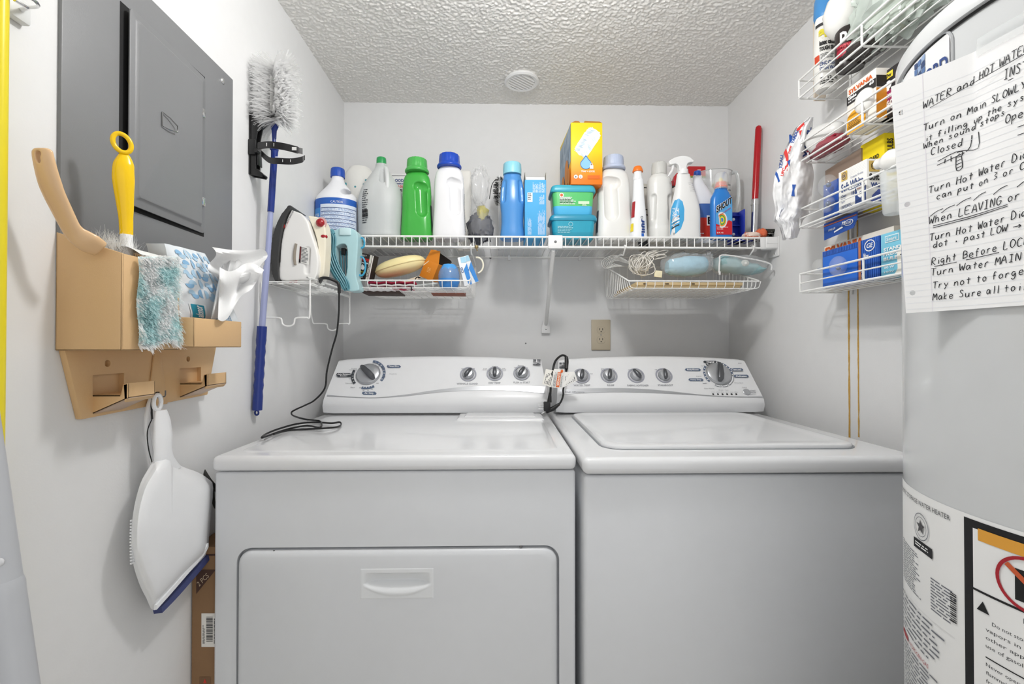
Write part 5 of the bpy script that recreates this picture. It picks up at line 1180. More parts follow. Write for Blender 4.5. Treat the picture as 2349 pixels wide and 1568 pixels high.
for i, p in enumerate(lip):
    a = PX(p[0], p[1], XL + .026); w_ = 1.0; rg.append([a + Vector((dx_, 0, dz_)) for dx_, dz_ in ((-.006, .004), (.010, .004), (.012, -.006), (-.003, -.008))])
mb.loft(rg, mat('blue_rubber', '3b426f', .45)); part('rubber_lip', mb, pan)
mb = MB(); up_ = curve2([(353, 1399), (388, 1360), (428, 1314), (460, 1277), (473, 1255)], 5)
mb.loft([[PX(p[0], p[1], XL + .036) + Vector((dx_, 0, dz_)) for dx_, dz_ in ((0, 0), (.005, .001), (.005, .009), (0, .009))] for p in up_], DP); part('lip_rim', mb, pan)
mb = MB()   # comb teeth on the near edge
for k in range(15):
    py = 1192 + 7.0 * k; px = 304 - .8 * math.sin(k / 14 * PI); a = PX(px, py, XL + .033); mb.box((a.x - .0015, a.y - .0035, a.z - .0014), (a.x + .0015, a.y + .002, a.z + .0010), DP)
part('comb_teeth', mb, pan)['kind'] = 'stuff'
hs = [(365, 909, .006), (367, 922, .0075), (369, 940, .0085), (372, 965, .0125), (374, 1000, .0145), (374, 1030, .0135), (376, 1052, .0150), (384, 1078, .022)]
mb = MB(); cc = catmull([PX(a, b, XL + (.042 if b < 1040 else .040 if b < 1060 else .032)) for a, b, r in hs[2:]], 5); rr = [lerp1([(i, h[2]) for i, h in enumerate(hs[2:])], k / 5)[0] for k in range(len(cc))]
rings = []
for p, r in zip(cc, rr): rings.append([p + Vector((.62 * r * math.sin(a), 1.4 * r * math.cos(a), 0)) for a in [2 * PI * k / 20 for k in range(20)]])
mb.loft(rings, DP); tp = PX(361, 918, XL + .040); mb.tube([tp + Vector((0.0, .0085 * math.cos(a), .0130 * math.sin(a) - .003)) for a in [2 * PI * k / 24 for k in range(24)]], .0034, DP, 8, closed=True)
part('handle', mb, t)
# brush sitting behind the dustpan
t = thing('hand_brush', 'black-edged white hand brush hanging behind the dustpan', 'brush', PX(345, 1000, XL + .015)); mb = MB()
mb.tube(catmull([PX(352, 903, XL + .02), PX(341, 935, XL + .016), (PX(337, 975, XL + .014)), PX(342, 1020, XL + .014), PX(350, 1060, XL + .014)], 5), .0045, DP, 8); part('brush_handle', mb, t)
mb = MB(); mb.tube(catmull([PX(366, 900, XL + .032), PX(354, 903, XL + .026), PX(348, 925, XL + .022), PX(349, 960, XL + .020)], 5), .0016, BLACK, 6); mb.tube(catmull([PX(349, 960, XL + .020), PX(338, 990, XL + .018), PX(341, 1030, XL + .016), PX(349, 1060, XL + .016)], 5), .0008, BLACK, 6); part('hanging_cord', mb, t)

# ---------------- yellow and grey poles at the left edge
a = PX(-12, 780, XL + .022)
t = thing('broom', 'bright yellow broom pole standing against the left wall at the picture edge', 'broom', (a.x, a.y, 0)); mb = MB(); mb.tube([(a.x, a.y, .10), (a.x, a.y, 1.62)], .0095, pl('ecd92c', .3), 24); part('pole', mb, t)
mb = MB(); mb.tube([(a.x, a.y, 1.575), (a.x, a.y, 1.70), (a.x, a.y, 1.706)], [.0105, .0105, .006], pl('d8c81e', .35), 24); part('end_cap', mb, t)
mb = MB(); mb.box((a.x - .020, a.y - .10, 0), (a.x + .035, a.y + .10, .10), pl('30343a', .6), .01); part('broom_head', mb, t)
z_ = PX(42, 14, XL + .02).z; t = thing('broom_clip', 'chrome spring clip gripping the yellow pole at the top left', 'clip', (XL, a.y, z_)); mb = MB(); rd = random.Random(1)
mb.tube(catmull([(XL, a.y + .035, z_), (XL + .022, a.y + .034, z_ + .004), (XL + .034, a.y + .020, z_ - .004), (a.x + .013, a.y + .006, z_ - .006)], 6), .0022, CHROME, 8); mb.tube(catmull([(XL, a.y + .040, z_ + .010), (XL + .028, a.y + .040, z_ + .010), (XL + .042, a.y + .022, z_ + .006), (a.x + .015, a.y + .002, z_ + .004)], 6), .0020, CHROME, 8); part('wire_arms', mb, t)
mb = MB(); mb.box((XL, a.y + .022, z_ - .010), (XL + .012, a.y + .050, z_ + .020), pl('dfe0df', .4), .003); part('clip_base', mb, t)
yb2 = .50; A = P(-30, 1070, yb2); B = P(42, 1568, yb2); J = A + (B - A) * ((1335 - 1070) / 498); d = (B - A).normalized()
E = A + d * ((A.z - .02) / -d.z); t = thing('vacuum_wand', 'pale grey tube with a collar joint leaning at the lower left corner', 'tube', E)
GT = pl('b9bbbf', .3); mb = MB(); mb.tube([A - d * .35, J], .0148, GT, 28); up = part('upper_tube', mb, t)
mb = MB(); mb.tube([J - d * .002, J + d * .004, J + d * .012, E + d * -.05, E], [.0150, .0162, .0158, .0158, .0158], GT, 28); part('lower_tube', mb, t)
mb = MB(); q = J - d * .026 + Vector((.0105, -.010, 0)); mb.sphere(q, .0042, pl('d2d3d5', .2), (1, .6, 1), 14); part('release_button', mb, up)
E_h = MB(); E_h.tube([E - d * .03, E], [.018, .026], pl('8c8e92', .4), 24); part('foot', E_h, t)

# ---------------- black tool clamp with the long duster
t = thing('tool_holder', 'black plastic wall clamp with two long rubber straps beside the grey panel', 'tool holder', WP(590, 330)); BK = pl('1f1f20', .3)
yk = 1.175
def CP(px, py, y=1.172): return P(px, py, y)
mb = MB(); prof = [CP(576, 262), CP(577, 402), CP(604, 407), CP(606, 400), CP(590, 388), CP(589, 325), CP(596, 292), CP(612, 276), CP(632, 268), CP(634, 256), CP(617, 252), CP(614, 257)]
prof = [Vector((max(p.x, XL + .0005), 0, p.z)) for p in prof]
mb.prism([(p.x, yk - .010, p.z) for p in prof], (0, .004, 0), BK, .0008); mb.prism([(p.x, yk + .010, p.z) for p in prof], (0, .004, 0), BK, .0008)
w0, w1 = CP(577, 262).z, CP(577, 402).z; mb.box((XL, yk - .012, w1), (XL + .004, yk + .016, w0), BK, .001)
for px0, py0, px1, py1 in ((590, 390, 606, 405), (590, 330, 592, 380), (597, 292, 612, 277), (612, 277, 633, 266)):
    p0, p1 = CP(px0, py0), CP(px1, py1); mb.obox((p0.x, yk - .008, p0.z), (p1.x - p0.x, 0, p1.z - p0.z), (0, .020, 0), Vector((p1.x - p0.x, 0, p1.z - p0.z)).cross(UY).normalized() * .003, BK, .0006)
fr_ = part('clamp_frame', mb, t)
mb = MB(); z_ = CP(585, 340).z
mb.box((XL, yk - .016, z_ - .020), (XL + .018, yk - .008, z_ + .018), BK, .002); mb.tube([(XL + .022, yk - .020, CP(590, 351).z), (XL + .022, yk - .006, CP(590, 351).z)], .005, BK, 14); part('strap_buckle', mb, t)
def strap(pts, y, h, m):
    """rubber band bending out from the clamp"""
    cc = catmull(pts, 6); rg = []
    for i, p in enumerate(cc):
        d = (cc[min(i + 1, len(cc) - 1)] - cc[max(i - 1, 0)]).normalized(); n_ = UZ.cross(d).normalized() * .0009; hh = h * (1 if i < len(cc) - 4 else .8)
        rg.append([p + n_ + UZ * hh, p + n_ - UZ * hh, p - n_ - UZ * hh, p - n_ + UZ * hh])
    mb.loft(rg, m)
    return cc
mb = MB(); cc = strap([P(592, 334, 1.150), P(620, 332, 1.135), P(650, 336, 1.13), P(675, 342, 1.135), P(694, 347, 1.145)], 0, .0085, BK)
for px, py, w_ in ((612, 332.5, 1.5), (629, 333, 1), (671, 342, 9)):
    q = P(px, py, 1.132 if px < 660 else 1.134); mb.obox(q + Vector((0, -.0032, -.004)), (w_ * .0012, 0, 0), (0, .0006, 0), (0, 0, .008), pl('e0e0de', .5))
part('upper_strap', mb, t)
mb = MB(); cc = strap([P(600, 352, 1.165), P(618, 367, 1.150), P(640, 369, 1.14), P(670, 370, 1.14), P(692, 366, 1.145), P(699, 361, 1.15)], 0, .0075, BK)
for px in (649, 667): q = P(px, 369.5, 1.137); mb.obox(q + Vector((0, -.0032, -.003)), (.0014, 0, 0), (0, .0006, 0), (0, 0, .006), pl('e0e0de', .5))
part('lower_strap', mb, t)
# long-handled duster
NB = pl('20347f', .22); LV = mat('lavender_metal', 'a3aad0', .3, metal=.25)
yd = 1.185; t = thing('extendable_duster', 'long-handled duster with grey-white fluffy head, navy grip and lavender pole', 'duster', P(590, 952, yd))
def DPt(px, py, dy=0): return P(px, py, yd + dy)
mb = MB(); mb.tube([DPt(630, 346), DPt(629, 362), DPt(621, 486)], [.0085, .0078, .0080], NB, 20); tb = part('upper_sleeve', mb, t)
mb = MB(); mb.tube([DPt(628, 300), DPt(629, 330)], [.0045, .0045], NB, 14); rg = []
for px, py, w_ in ((629, 318, .0050), (629, 300, .0062), (630, 290, .0105), (632, 276, .0140), (632, 268, .0140), (632, 260, .0125)):
    p = DPt(px, py); rg.append([p + Vector((w_ * math.cos(a), .005 * math.sin(a), 0)) for a in [2 * PI * k / 18 for k in range(18)]])
mb.loft(rg, NB); mb.box(DPt(621, 346) + Vector((0, -.008, 0)), DPt(637, 328) + Vector((0, .008, 0)), NB, .003); part('fork_head', mb, t)
mb = MB(); mb.tube([DPt(621, 484), DPt(613, 608), DPt(612, 610), DPt(601, 752)], [.0066, .0066, .0076, .0076], LV, 20); part('pole', mb, t)
mb = MB(); cc = [DPt(601 - (601 - 590) * k / 30, 748 + (940 - 748) * k / 30) for k in range(31)]; rr = [.0112 + (.0008 * math.sin(k * 1.55) if 4 < k < 25 else .0004) for k in range(31)]; mb.tube(cc, rr, NB, 24); q = DPt(589, 946); mb.tube([q + Vector((.0045 * math.cos(a), 0, .006 * math.sin(a))) for a in [2 * PI * k / 16 for k in range(16)]], .0022, NB, 8, closed=True); part('grip', mb, t)
mb = MB(); mb.box(DPt(637, 372) + Vector((-.002, -.010, 0)), DPt(642, 362) + Vector((0, .0, 0)), pl('c8cce4', .4), .001); part('lock_button', mb, tb)
mb = MB(); rd = random.Random(12); FG = fluff('grey_white_fluff', 'fdfdfd')
for k in range(5200):
    v = rd.random(); px = 633 + rd.uniform(-9, 9); py = 158 + 120 * v; s = rd.choice((-1, 1)); o = DPt(px, py, rd.uniform(-.012, .012)); 
    d = Vector((s * rd.uniform(.5, 1), rd.uniform(-.9, .5), rd.uniform(-.25, .85) - .35 * v)); tuft(mb, o, d, rd.uniform(.036, .058), .0075, FG, .12, rd, 4)
h_ = part('fluffy_head', mb, t); h_['kind'] = 'stuff'
mb = MB()
for px in (624, 643): mb.tube([DPt(px, 175, -.019), DPt(px, 255, -.019)], [.0055, .0055], mat('stitched_tape', 'bdbdbb', .7, bump=(300, .6, .002)), 10, flat=.4)
part('centre_tapes', mb, t)

# ---------------- cardboard box beside the dryer
a = PX(446, 1300, XL + .001); t = thing('cardboard_box', 'narrow upright brown cardboard box between the dryer and the left wall', 'box', (-.609, 1.1, 0)); bz = PX(455, 1243, XL).z
CARD2 = mat('card_print', '4b332a', .7); x0_, x1_ = XL + .003, DX0 - .002; yf_ = .958
mb = MB(); mb.box((x0_, yf_, 0), (x1_, 1.35, bz), CARD, .001); bx = part('box_body', mb, t)
mb = MB(); K = lambda px, py, o=.0008: P(px, py, yf_ - o)
mb.poly([K(447, 1306), K(494, 1306), K(494, 1330), K(452, 1362)], CARD2) if 0 else mb.poly([K(450, 1362), K(450, 1306), K(495, 1306)], CARD2)
a_, b_, c_ = K(457, 1345, .0014), K(480, 1322, .0014), K(450, 1335, .0014); mb.text('2 PCS', a_, b_ - a_, (c_ - a_) * .9, pp('c8b49a'), 2)
mb.poly([K(462, 1483), K(495, 1483), K(495, 1406), K(462, 1406)], pp('e6e3dd'))
for k in range(22):
    y_ = 1414 + 58 * k / 22; mb.poly([K(473, y_ + 2.6 * (.3 + .5 * ((k * 7) % 5) / 5), .0012), K(488, y_ + 2.6 * (.3 + .5 * ((k * 7) % 5) / 5), .0012), K(488, y_, .0012), K(473, y_, .0012)], INK)
fb_ = lambda u, v: K(464 + 5 * v, 1476 - 46 * u, .0012); mb.lines(fb_, 2, INK, .5, 6, 4); fb2 = lambda u, v: K(490 + 3 * v, 1476 - 62 * u, .0012); mb.lines(fb2, 1, INK, .7, 9, 6)
mb.poly([K(457, 1568), K(483, 1568), K(483, 1552), K(457, 1552)], pp('7a5a40')); mb.poly([K(466, 1566, .0012), K(474, 1566, .0012), K(470, 1556, .0012)], pp('c8362c'))
mb.box((x0_, yf_ - .0006, bz - .018), (x1_, yf_, bz - .014), CARD2); part('printed_label', mb, bx)
mb = MB(); mb.tube(catmull([P(458, 1066, 1.0), P(466, 1078, 1.0), P(480, 1100, 1.0), P(494, 1118, 1.02), P(502, 1140, 1.04), P(497, 1165, 1.02), P(490, 1150, 1.0), P(488, 1120, .99)], 6), .0040, mat('woven_black', '2a2a28', .7), 8, flat=.5)
single('black_strap', 'short black strap loop sticking out between the dustpan and the dryer', 'strap', mb)
# ================================================================ CORNER RACK WITH IRON, UNDER-SHELF BASKETS
KX = P(711, 640, 1.22).x; KY0, KY1 = 1.22, 1.535; KZ = 1.309; KT = P(711, 637, 1.22).z
t = thing('wire_rack', 'small white wire rack on the left wall carrying the iron', 'rack', (XL, 1.38, KZ)); mb = MB()
for y in [KY0 + (KY1 - KY0) * k / 11 for k in range(12)]: mb.tube([(XL + .004, y, KZ), (KX, y, KZ)], .0016, WIRE, 6)
for x in (XL + .006, XL + .045, XL + .085): mb.tube([(x, KY0, KZ - .003), (x, KY1, KZ - .003)], .0020, WIRE, 6)
part('shelf_wires', mb, t)
mb = MB(); zb = P(690, 728, 1.22).z; zd = zb - .022
def loop(y, xa):
    mb.tube(catmull([(XL + .004, y, KZ), (xa, y - .0, KZ - .05), (xa + .006, y, zb + .004), (xa + .016, y, zb)], 4) + catmull([(xa + .052 - .012, y, zb), (xa + .052, y, zb - .003), (xa + .055, y, zd + .006), (xa + .064, y, zd), (xa + .076, y, zd), (xa + .085, y, zd + .006), (xa + .088, y, zb - .003), (xa + .098, y, zb)], 3) + catmull([(KX - .006, y, zb), (KX, y, zb + .006), (KX, y, KZ), (KX, y, KT)], 4), .0022, WIRE, 8)
loop(KY0, XL + .004); part('hanging_loop', mb, t); mb = MB(); loop(KY1, XL + .004); part('hanging_loop', mb, t)
mb = MB(); mb.tube(catmull([(KX, KY0, KT - .004), (KX, KY0 + .006, KT), (KX, KY1 - .006, KT), (KX, KY1, KT - .004), (KX, KY1, zb)], 3), .0024, WIRE, 8); mb.tube([(KX, KY0, KZ - .004), (KX, KY1, KZ - .004)], .0024, WIRE, 8); mb.tube([(KX, KY0, KT - .018), (KX, KY1, KT - .018)], .0016, WIRE, 8); mb.tube([(KX, KY1, zb), (KX, KY1, KT)], .0022, WIRE, 8); part('guard_rail', mb, t)

# ---------------- iron standing on its heel
yi = 1.29; IW = pl('f0efec', .22); IV = pl('efe8d4', .25)
dz_ = KZ + .0032 - P(680, 646, yi - .04).z
def IP(px, py, dy=0): return P(px, py, yi - .04) + Vector((0, dy + .04, dz_))
t = thing('steam_iron', 'cream and white steam iron with black soleplate standing on its heel on the corner rack', 'iron', IP(685, 646))
def pr(mb, pts, y0, y1, m=IW):
    q = [IP(a, b) for a, b in pts]; mb.prism([(p.x, yi + y0, p.z) for p in q], (0, y1 - y0, 0), m)
mb = MB(); pr(mb, curve2([(669, 480), (657, 505), (646, 550), (642, 600), (642, 640), (690, 641), (722, 638), (730, 600), (722, 560), (712, 530), (704, 505), (690, 488)], 3), -.040, .040)
c1 = capsule(IP(706, 572, -.046), IP(704, 622, -.046), .0105); c2 = capsule(IP(700, 540, -.052), IP(700, 570, -.050), .013)
body = part('iron_body', None, t, me=organic(mb, IW, .0018, 6, cut=[c1]))
mb = MB(); pr(mb, curve2([(664, 472), (671, 474), (657, 500), (646, 548), (641, 600), (642, 645), (633, 643), (625, 615), (625, 565), (634, 522), (648, 492)], 3), -.048, .048, mat('iron_sole', '3a3a3a', .35)); 
pr2 = MB(); part('soleplate', None, t, me=organic(mb, mat('iron_sole', '3a3a3a', .35), .002, 2))
mb = MB(); pr(mb, curve2([(700, 489), (720, 492), (734, 500), (740, 520), (741, 560), (739, 600), (735, 629), (722, 632), (726, 600), (723, 560), (716, 530), (706, 505)], 3), -.022, .022, IV); part('handle', None, t, me=organic(mb, IV, .0018, 6))
mb = MB(); pr(mb, [(640, 639), (722, 636), (722, 645.5), (642, 645.5)], -.030, .030, pl('f4f3ef', .3)); part('heel', mb, t)
RD = mat('ruby_plastic', 'a0121f', .15, spec=.8)
p = IP(729, 506, -.020); mb = MB(); mb.lathe([(.011, 0), (.0115, .005), (.008, .010), (.002, .012)], RD, p, 24, M=Matrix.Rotation(PI / 2, 3, 'X')); mb.lathe([(.0165, -.001), (.0165, .001)], pl('d9b3b3', .3), p, 28, M=Matrix.Rotation(PI / 2, 3, 'X')); part('temperature_dial', mb, t, 'ruby red dial')
p = IP(735, 537, -.016); mb = MB(); mb.sphere(p, .010, RD, (1, .8, .65), 20); part('steam_button', mb, t, 'ruby red button')
p = IP(669, 642, -.034); mb = MB(); mb.box(p + Vector((-.010, -.001, -.007)), p + Vector((.011, .006, .005)), RD, .0015); part('indicator_window', mb, t, 'dark red window')
mb = MB(); cc = [IP(680, 558, -.0405), IP(677, 575, -.0412), IP(676, 592, -.0412), IP(678, 607, -.0405)]; mb.tube(catmull(cc, 4), .0042, mat('water_window', '8f867a', .15), 8, flat=.5); part('water_window', mb, body)
mb = MB(); ip = lambda px, py, o=-.0412: IP(px, py, o); mb.poly([ip(690, 601), ip(709, 607), ip(711, 567), ip(692, 564)], pp('ecebe7')); mb.poly([ip(686, 600), ip(690, 601), ip(692, 565), ip(688.5, 564)], pp('6a2a2a'))
mb.lines(lambda u, v: ip(691.5 + 17 * u, 601 - 35 * v + 4 * u, -.0418), 11, DARK, .35, 1, 3); mb.poly([ip(686, 601, -.0418), ip(690, 602, -.0418), ip(690, 594, -.0418), ip(686.5, 593, -.0418)], INK)
for k in range(6): mb.poly([ip(650 + a_, 517 + b_ * 1.2, -.0415) for a_, b_ in [(4 * math.cos(x_ * PI / 8), 5 * math.sin(x_ * PI / 8)) for x_ in range(0, -16, -1)]], mat('label_red', 'c8302c', .5)) if k == 0 else None
mb.text('S&D', ip(647.5, 520, -.0419), ip(652, 515, -.0419) - ip(647.5, 520, -.0419), ip(646, 516, -.0419) - ip(647.5, 520, -.0419), WINK, 1, .05)
mb.text('AUTO SHUT OFF', ip(659, 513, -.0415), ip(676, 482, -.0415) - ip(659, 513, -.0415), (ip(656, 511, -.0415) - ip(659, 513, -.0415)) * .9, DARK, 2, .02); mb.text('electronic', ip(655, 524, -.0415), ip(664, 506, -.0415) - ip(655, 524, -.0415), (ip(653, 522, -.0415) - ip(655, 524, -.0415)) * .8, mat('label_red', 'c8302c', .5), 2)
part('lettering', mb, body)
# iron cord, thick relief then thin flat cord down to the dryer top
mb = MB(); dzc = Vector((0, 0, 0)); a = [IP(720, 641, .0), IP(735, 636, -.03), IP(752, 637, -.04), IP(768, 643, -.035)]
cc = catmull(a + [P(777, 652, 1.255), P(778, 672, 1.255)], 5); part('cord_relief', MB().tube(cc, [.0042 if i > 4 else .0055 for i in range(len(cc))], BLACK, 10), t)
cord = [P(778, 672, 1.255), P(777, 720, 1.255), P(772, 765, 1.26), P(762, 800, 1.27), P(750, 850, 1.28), P(745, 890, 1.29), P(722, 917, 1.30), P(700, 929, 1.31), P(680, 938, 1.32), P(669, 945, 1.32), P(673, 953, 1.30), P(700, 961, 1.26), PZ(732, 965, TOPZ + .010), PZ(738, 974, TOPZ + .007), PZ(732, 980, TOPZ + .006)]
tz = TOPZ + .004
coil = [(732, 980), (705, 976), (672, 981), (640, 990), (612, 1000), (600, 1003), (612, 994), (640, 983), (680, 972), (720, 968), (760, 970), (779, 968), (782, 974), (772, 979), (740, 982), (700, 984), (660, 987), (628, 995)]
cord2 = [PZ(p[0], p[1], tz + .0022 * (i % 3)) for i, p in enumerate(coil)]
part('power_cord', MB().tube(catmull(cord + cord2[1:], 6), .0026, BLACK, 8, flat=.8), t)

# ---------------- light blue hand mixer style tool with wound cord
ye = 1.455; AQ = pl('b5dadf', .25); AQD = pl('4a8594', .3)
dz2 = KZ + .006 - P(800, 660, ye).z
def EP(px, py, dy=0): return P(px, py, ye - .026) + Vector((0, dy + .026, dz2))
t = thing('electric_carving_tool', 'light aqua electric hand tool wrapped in its teal cord, right of the iron', 'hand tool', EP(800, 662))
mb = MB(); q = [EP(a, b) for a, b in curve2([(762, 524), (785, 516), (808, 518), (820, 532), (819, 580), (816, 625), (824, 655), (815, 661), (796, 660), (792, 645), (770, 640), (756, 610), (752, 570), (754, 540), (762, 524)], 3)][:-1]
mb.prism([(p.x, ye - .026, p.z) for p in q], (0, .052, 0), AQ); hb = MB(); q = [EP(a, b) for a, b in curve2([(770, 560), (783, 553), (795, 558), (797, 590), (794, 625), (785, 634), (774, 622), (770, 590), (770, 560)], 3)][:-1]; hb.prism([(p.x, ye - .06, p.z) for p in q], (0, .12, 0), AQ)
part('tool_body', None, t, me=organic(mb, AQ, .0018, 4, cut=[hb]))
mb = MB(); rd = random.Random(9)
for k in range(14):
    o = k * 1.9; ys = -.028 - .003 * (k % 3); pts = [EP(768 - o * .4, 530 + (k % 3), ys), EP(756 - o * .8 + 6, 521 + k * .3, ys), EP(747 + o * .9, 535, ys), EP(748 + o * .9, 575, ys - .002), EP(758 + o * 1.0, 610, ys - .003), EP(776 + o * .95, 640, ys - .002), EP(788 + o * .6, 655 + (k % 4) * 2, ys)]
    mb.tube(catmull(pts, 5), .0024, mat('teal_cord', '5b93a0', .35), 8)
part('wound_cord', mb, t); mb = MB()
for px in (777, 783, 789): mb.tube(catmull([EP(px - 2, 566, .0), EP(px, 590, -.004), EP(px + 1, 625, .0)], 5), .0024, AQD, 8)
mb.box(EP(778, 575, -.01), EP(788, 560, .012), BLACK, .002); part('inner_mechanism', mb, t)
mb = MB(); mb.box(EP(779, 534, -.031), EP(806, 517, -.024), pl('cfeaee', .25), .003); part('push_button', mb, t)
mb = MB(); mb.tube([EP(820, 600, .01) + Vector((.014 * math.cos(a), 0, .030 * math.sin(a))) for a in [2 * PI * k / 24 for k in range(24)]], .0030, pl('3f9fc4', .3), 8, closed=True); mb.tube([EP(822, 545, .01) + Vector((.008 * math.cos(a), 0, .016 * math.sin(a))) for a in [2 * PI * k / 24 for k in range(24)]], .0030, pl('3f9fc4', .3), 8, closed=True); part('blue_cord_loops', mb, t)

# ---------------- under-shelf baskets
BY0, BY1, BZ = 1.468, 1.80, 1.326
def rimz(y):
    if y < 1.70: return 1.349 + (y - BY0) / (1.70 - BY0) * .072
    return 1.421 + (y - 1.70) * .30
def basket(label, x0, x1):
    t = thing('wire_basket', label, 'basket', ((x0 + x1) / 2, 1.63, BZ)); mb = MB(); n = 14; r = .0014
    ys = [BY0 + (BY1 - BY0) * k / (n - 1) for k in range(n)]
    for y in ys:
        zt = rimz(y); mb.tube([(x0, y, zt), (x0 + .003, y, BZ + .012), (x0 + .007, y, BZ + .003), (x0 + .016, y, BZ), (x1 - .016, y, BZ), (x1 - .007, y, BZ + .003), (x1 - .003, y, BZ + .012), (x1, y, zt)], r, WIRE, 5)
    m = int((x1 - x0) / .0275); 
    for k in range(1, m):
        x = x0 + (x1 - x0) * k / m; mb.tube([(x, BY0, rimz(BY0)), (x, BY0 + .001, BZ + .010), (x, BY0 + .010, BZ), (x, BY1 - .008, BZ), (x, BY1, BZ + .008), (x, BY1, rimz(BY1))], r, WIRE, 5)
    part('basket_wires', mb, t); mb = MB()
    rim = [(x0, BY1, rimz(BY1)), (x0, 1.70, rimz(1.70)), (x0, BY0 + .012, rimz(BY0) + .004), (x0 + .004, BY0 + .003, rimz(BY0)), (x0 + .014, BY0, rimz(BY0)), (x1 - .014, BY0, rimz(BY0)), (x1 - .004, BY0 + .003, rimz(BY0)), (x1, BY0 + .012, rimz(BY0) + .004), (x1, 1.70, rimz(1.70)), (x1, BY1, rimz(BY1))]
    mb.tube(rim, .0024, WIRE, 8, closed=True); part('rim', mb, t); 
    for x, s in ((x0, -1), (x1, 1)):
        mb = MB(); mb.tube(catmull([(x, BY1, rimz(BY1)), (x, 1.60, 1.455), (x, 1.535, 1.444)], 4) + catmull([(x, 1.528, 1.448), (x, 1.512, 1.4585), (x, 1.508, 1.464), (x, 1.5075, 1.4695), (x, 1.514, 1.4725), (x, 1.520, 1.470)], 4), .0024, WIRE, 8); part('hanger_arm', mb, t)
    return t
bx0, bx1 = P(800, 643, BY0).x, P(1078, 643, BY0).x; basket('white wire basket hung under the left part of the shelf', bx0, bx1)
cx0, cx1 = P(1442, 643, BY0).x, P(1745, 640, BY0).x; basket('white wire basket hung under the right part of the shelf', cx0, cx1)
LBZ = BZ + .0015
def tiltbox(px, py, y, sx, sy, sz, rx, ry, rz, m, bev=.001):
    """box centred at a picture point at depth y, turned by degrees"""
    c = P(px, py, y); Mr = Matrix.Translation(c) @ (Matrix.Rotation(math.radians(rz), 4, 'Z') @ Matrix.Rotation(math.radians(ry), 4, 'Y') @ Matrix.Rotation(math.radians(rx), 4, 'X'))
    mb = MB(); mb.box((-sx / 2, -sy / 2, -sz / 2), (sx / 2, sy / 2, sz / 2), m, bev, 2, Mr); return mb, Mr
def ff_(M, sx, sy, sz): return lambda u, v, o=.0008: M @ Vector((-sx / 2 + sx * u, -sy / 2 - o, -sz / 2 + sz * v))
# black bulb box "3000 hours"
mb, M = tiltbox(838, 613, 1.53, .062, .035, .086, 0, 13, -18, pp('2a2422')); t = thing('bulb_box', 'black bulb box with red numerals tilted at the left end of the left basket', 'box', M.translation - UZ * .04); bx = part('box_body', mb, t)
g = ff_(M, .062, .035, .086); mb = MB(); mb.tmap('WATT', lambda a, b: g(.22 + .44 * a, .88 + .07 * b), WINK, 2, .02); mb.tmap('3000', lambda a, b: g(.30 + .55 * a, .71 + .13 * b), mat('label_red', 'c8302c', .5), 2, .05); mb.tmap('2', lambda a, b: g(.14 + .14 * a, .72 + .13 * b), WINK, 2, .03); mb.tmap('HOUR', lambda a, b: g(.40 + .45 * a, .62 + .06 * b), WINK, 2, .04)
mb.poly([g(.40, .40), g(.62, .38), g(.68, .48), g(.52, .60), g(.42, .50)], WINK); mb.tmap('LONG LIFE', lambda a, b: g(.3 + .5 * a, .28 + .05 * b), mat('label_yellow', 'e3d43a', .5), 2, .03); mb.lines(lambda u, v: g(.3 + .4 * u, .06 + .16 * v), 4, WINK, .35, 4, 2); part('printed_label', mb, bx)
mb = MB(); mb.poly([M @ Vector((.0318, -.0180, -.043)), M @ Vector((.0318, -.0120, -.043)), M @ Vector((.0318, -.0120, .041)), M @ Vector((.0318, -.0180, .041))], WINK); mb.poly([M @ Vector((.0225, -.0186, -.043)), M @ Vector((.0305, -.0186, -.043)), M @ Vector((.0305, -.0186, .042)), M @ Vector((.0225, -.0186, .042))], pp('e9e4d8'))
mb.tmap('ELECTRIC', lambda a, b: M @ Vector((.0285 - .004 * b, -.0192, -.03 + .045 * a)), INK, 2, .02); part('white_edge_strip', mb, bx)
# cream clamshell dish
c = P(918, 611, 1.55); t = thing('soap_dish', 'pale yellow oval clamshell dish lying in the left basket', 'dish', c - UZ * .03); Y1 = pl('f0e0a8', .35); R1 = Matrix.Rotation(math.radians(-15), 3, 'Y')
def half(s):
    mb = MB(); rings = []
    for k in range(10):
        a = k / 9 * PI / 2; rr = math.cos(a) ** .6 if k < 9 else .02; zz = .027 * math.sin(a) * s
        rings.append([c + R1 @ Vector((.086 * rr * math.cos(b), .045 * rr * math.sin(b), zz + s * .0008)) for b in [2 * PI * q / 36 for q in range(36)]])
    mb.loft(rings, Y1); return mb
part('upper_shell', half(1), t); part('lower_shell', half(-1), t); mb = MB(); mb.tube([c + R1 @ Vector((.0865 * math.cos(b), .0455 * math.sin(b), 0)) for b in [2 * PI * q / 40 for q in range(40)]], .0026, Y1, 8, closed=True); part('rim', mb, t)
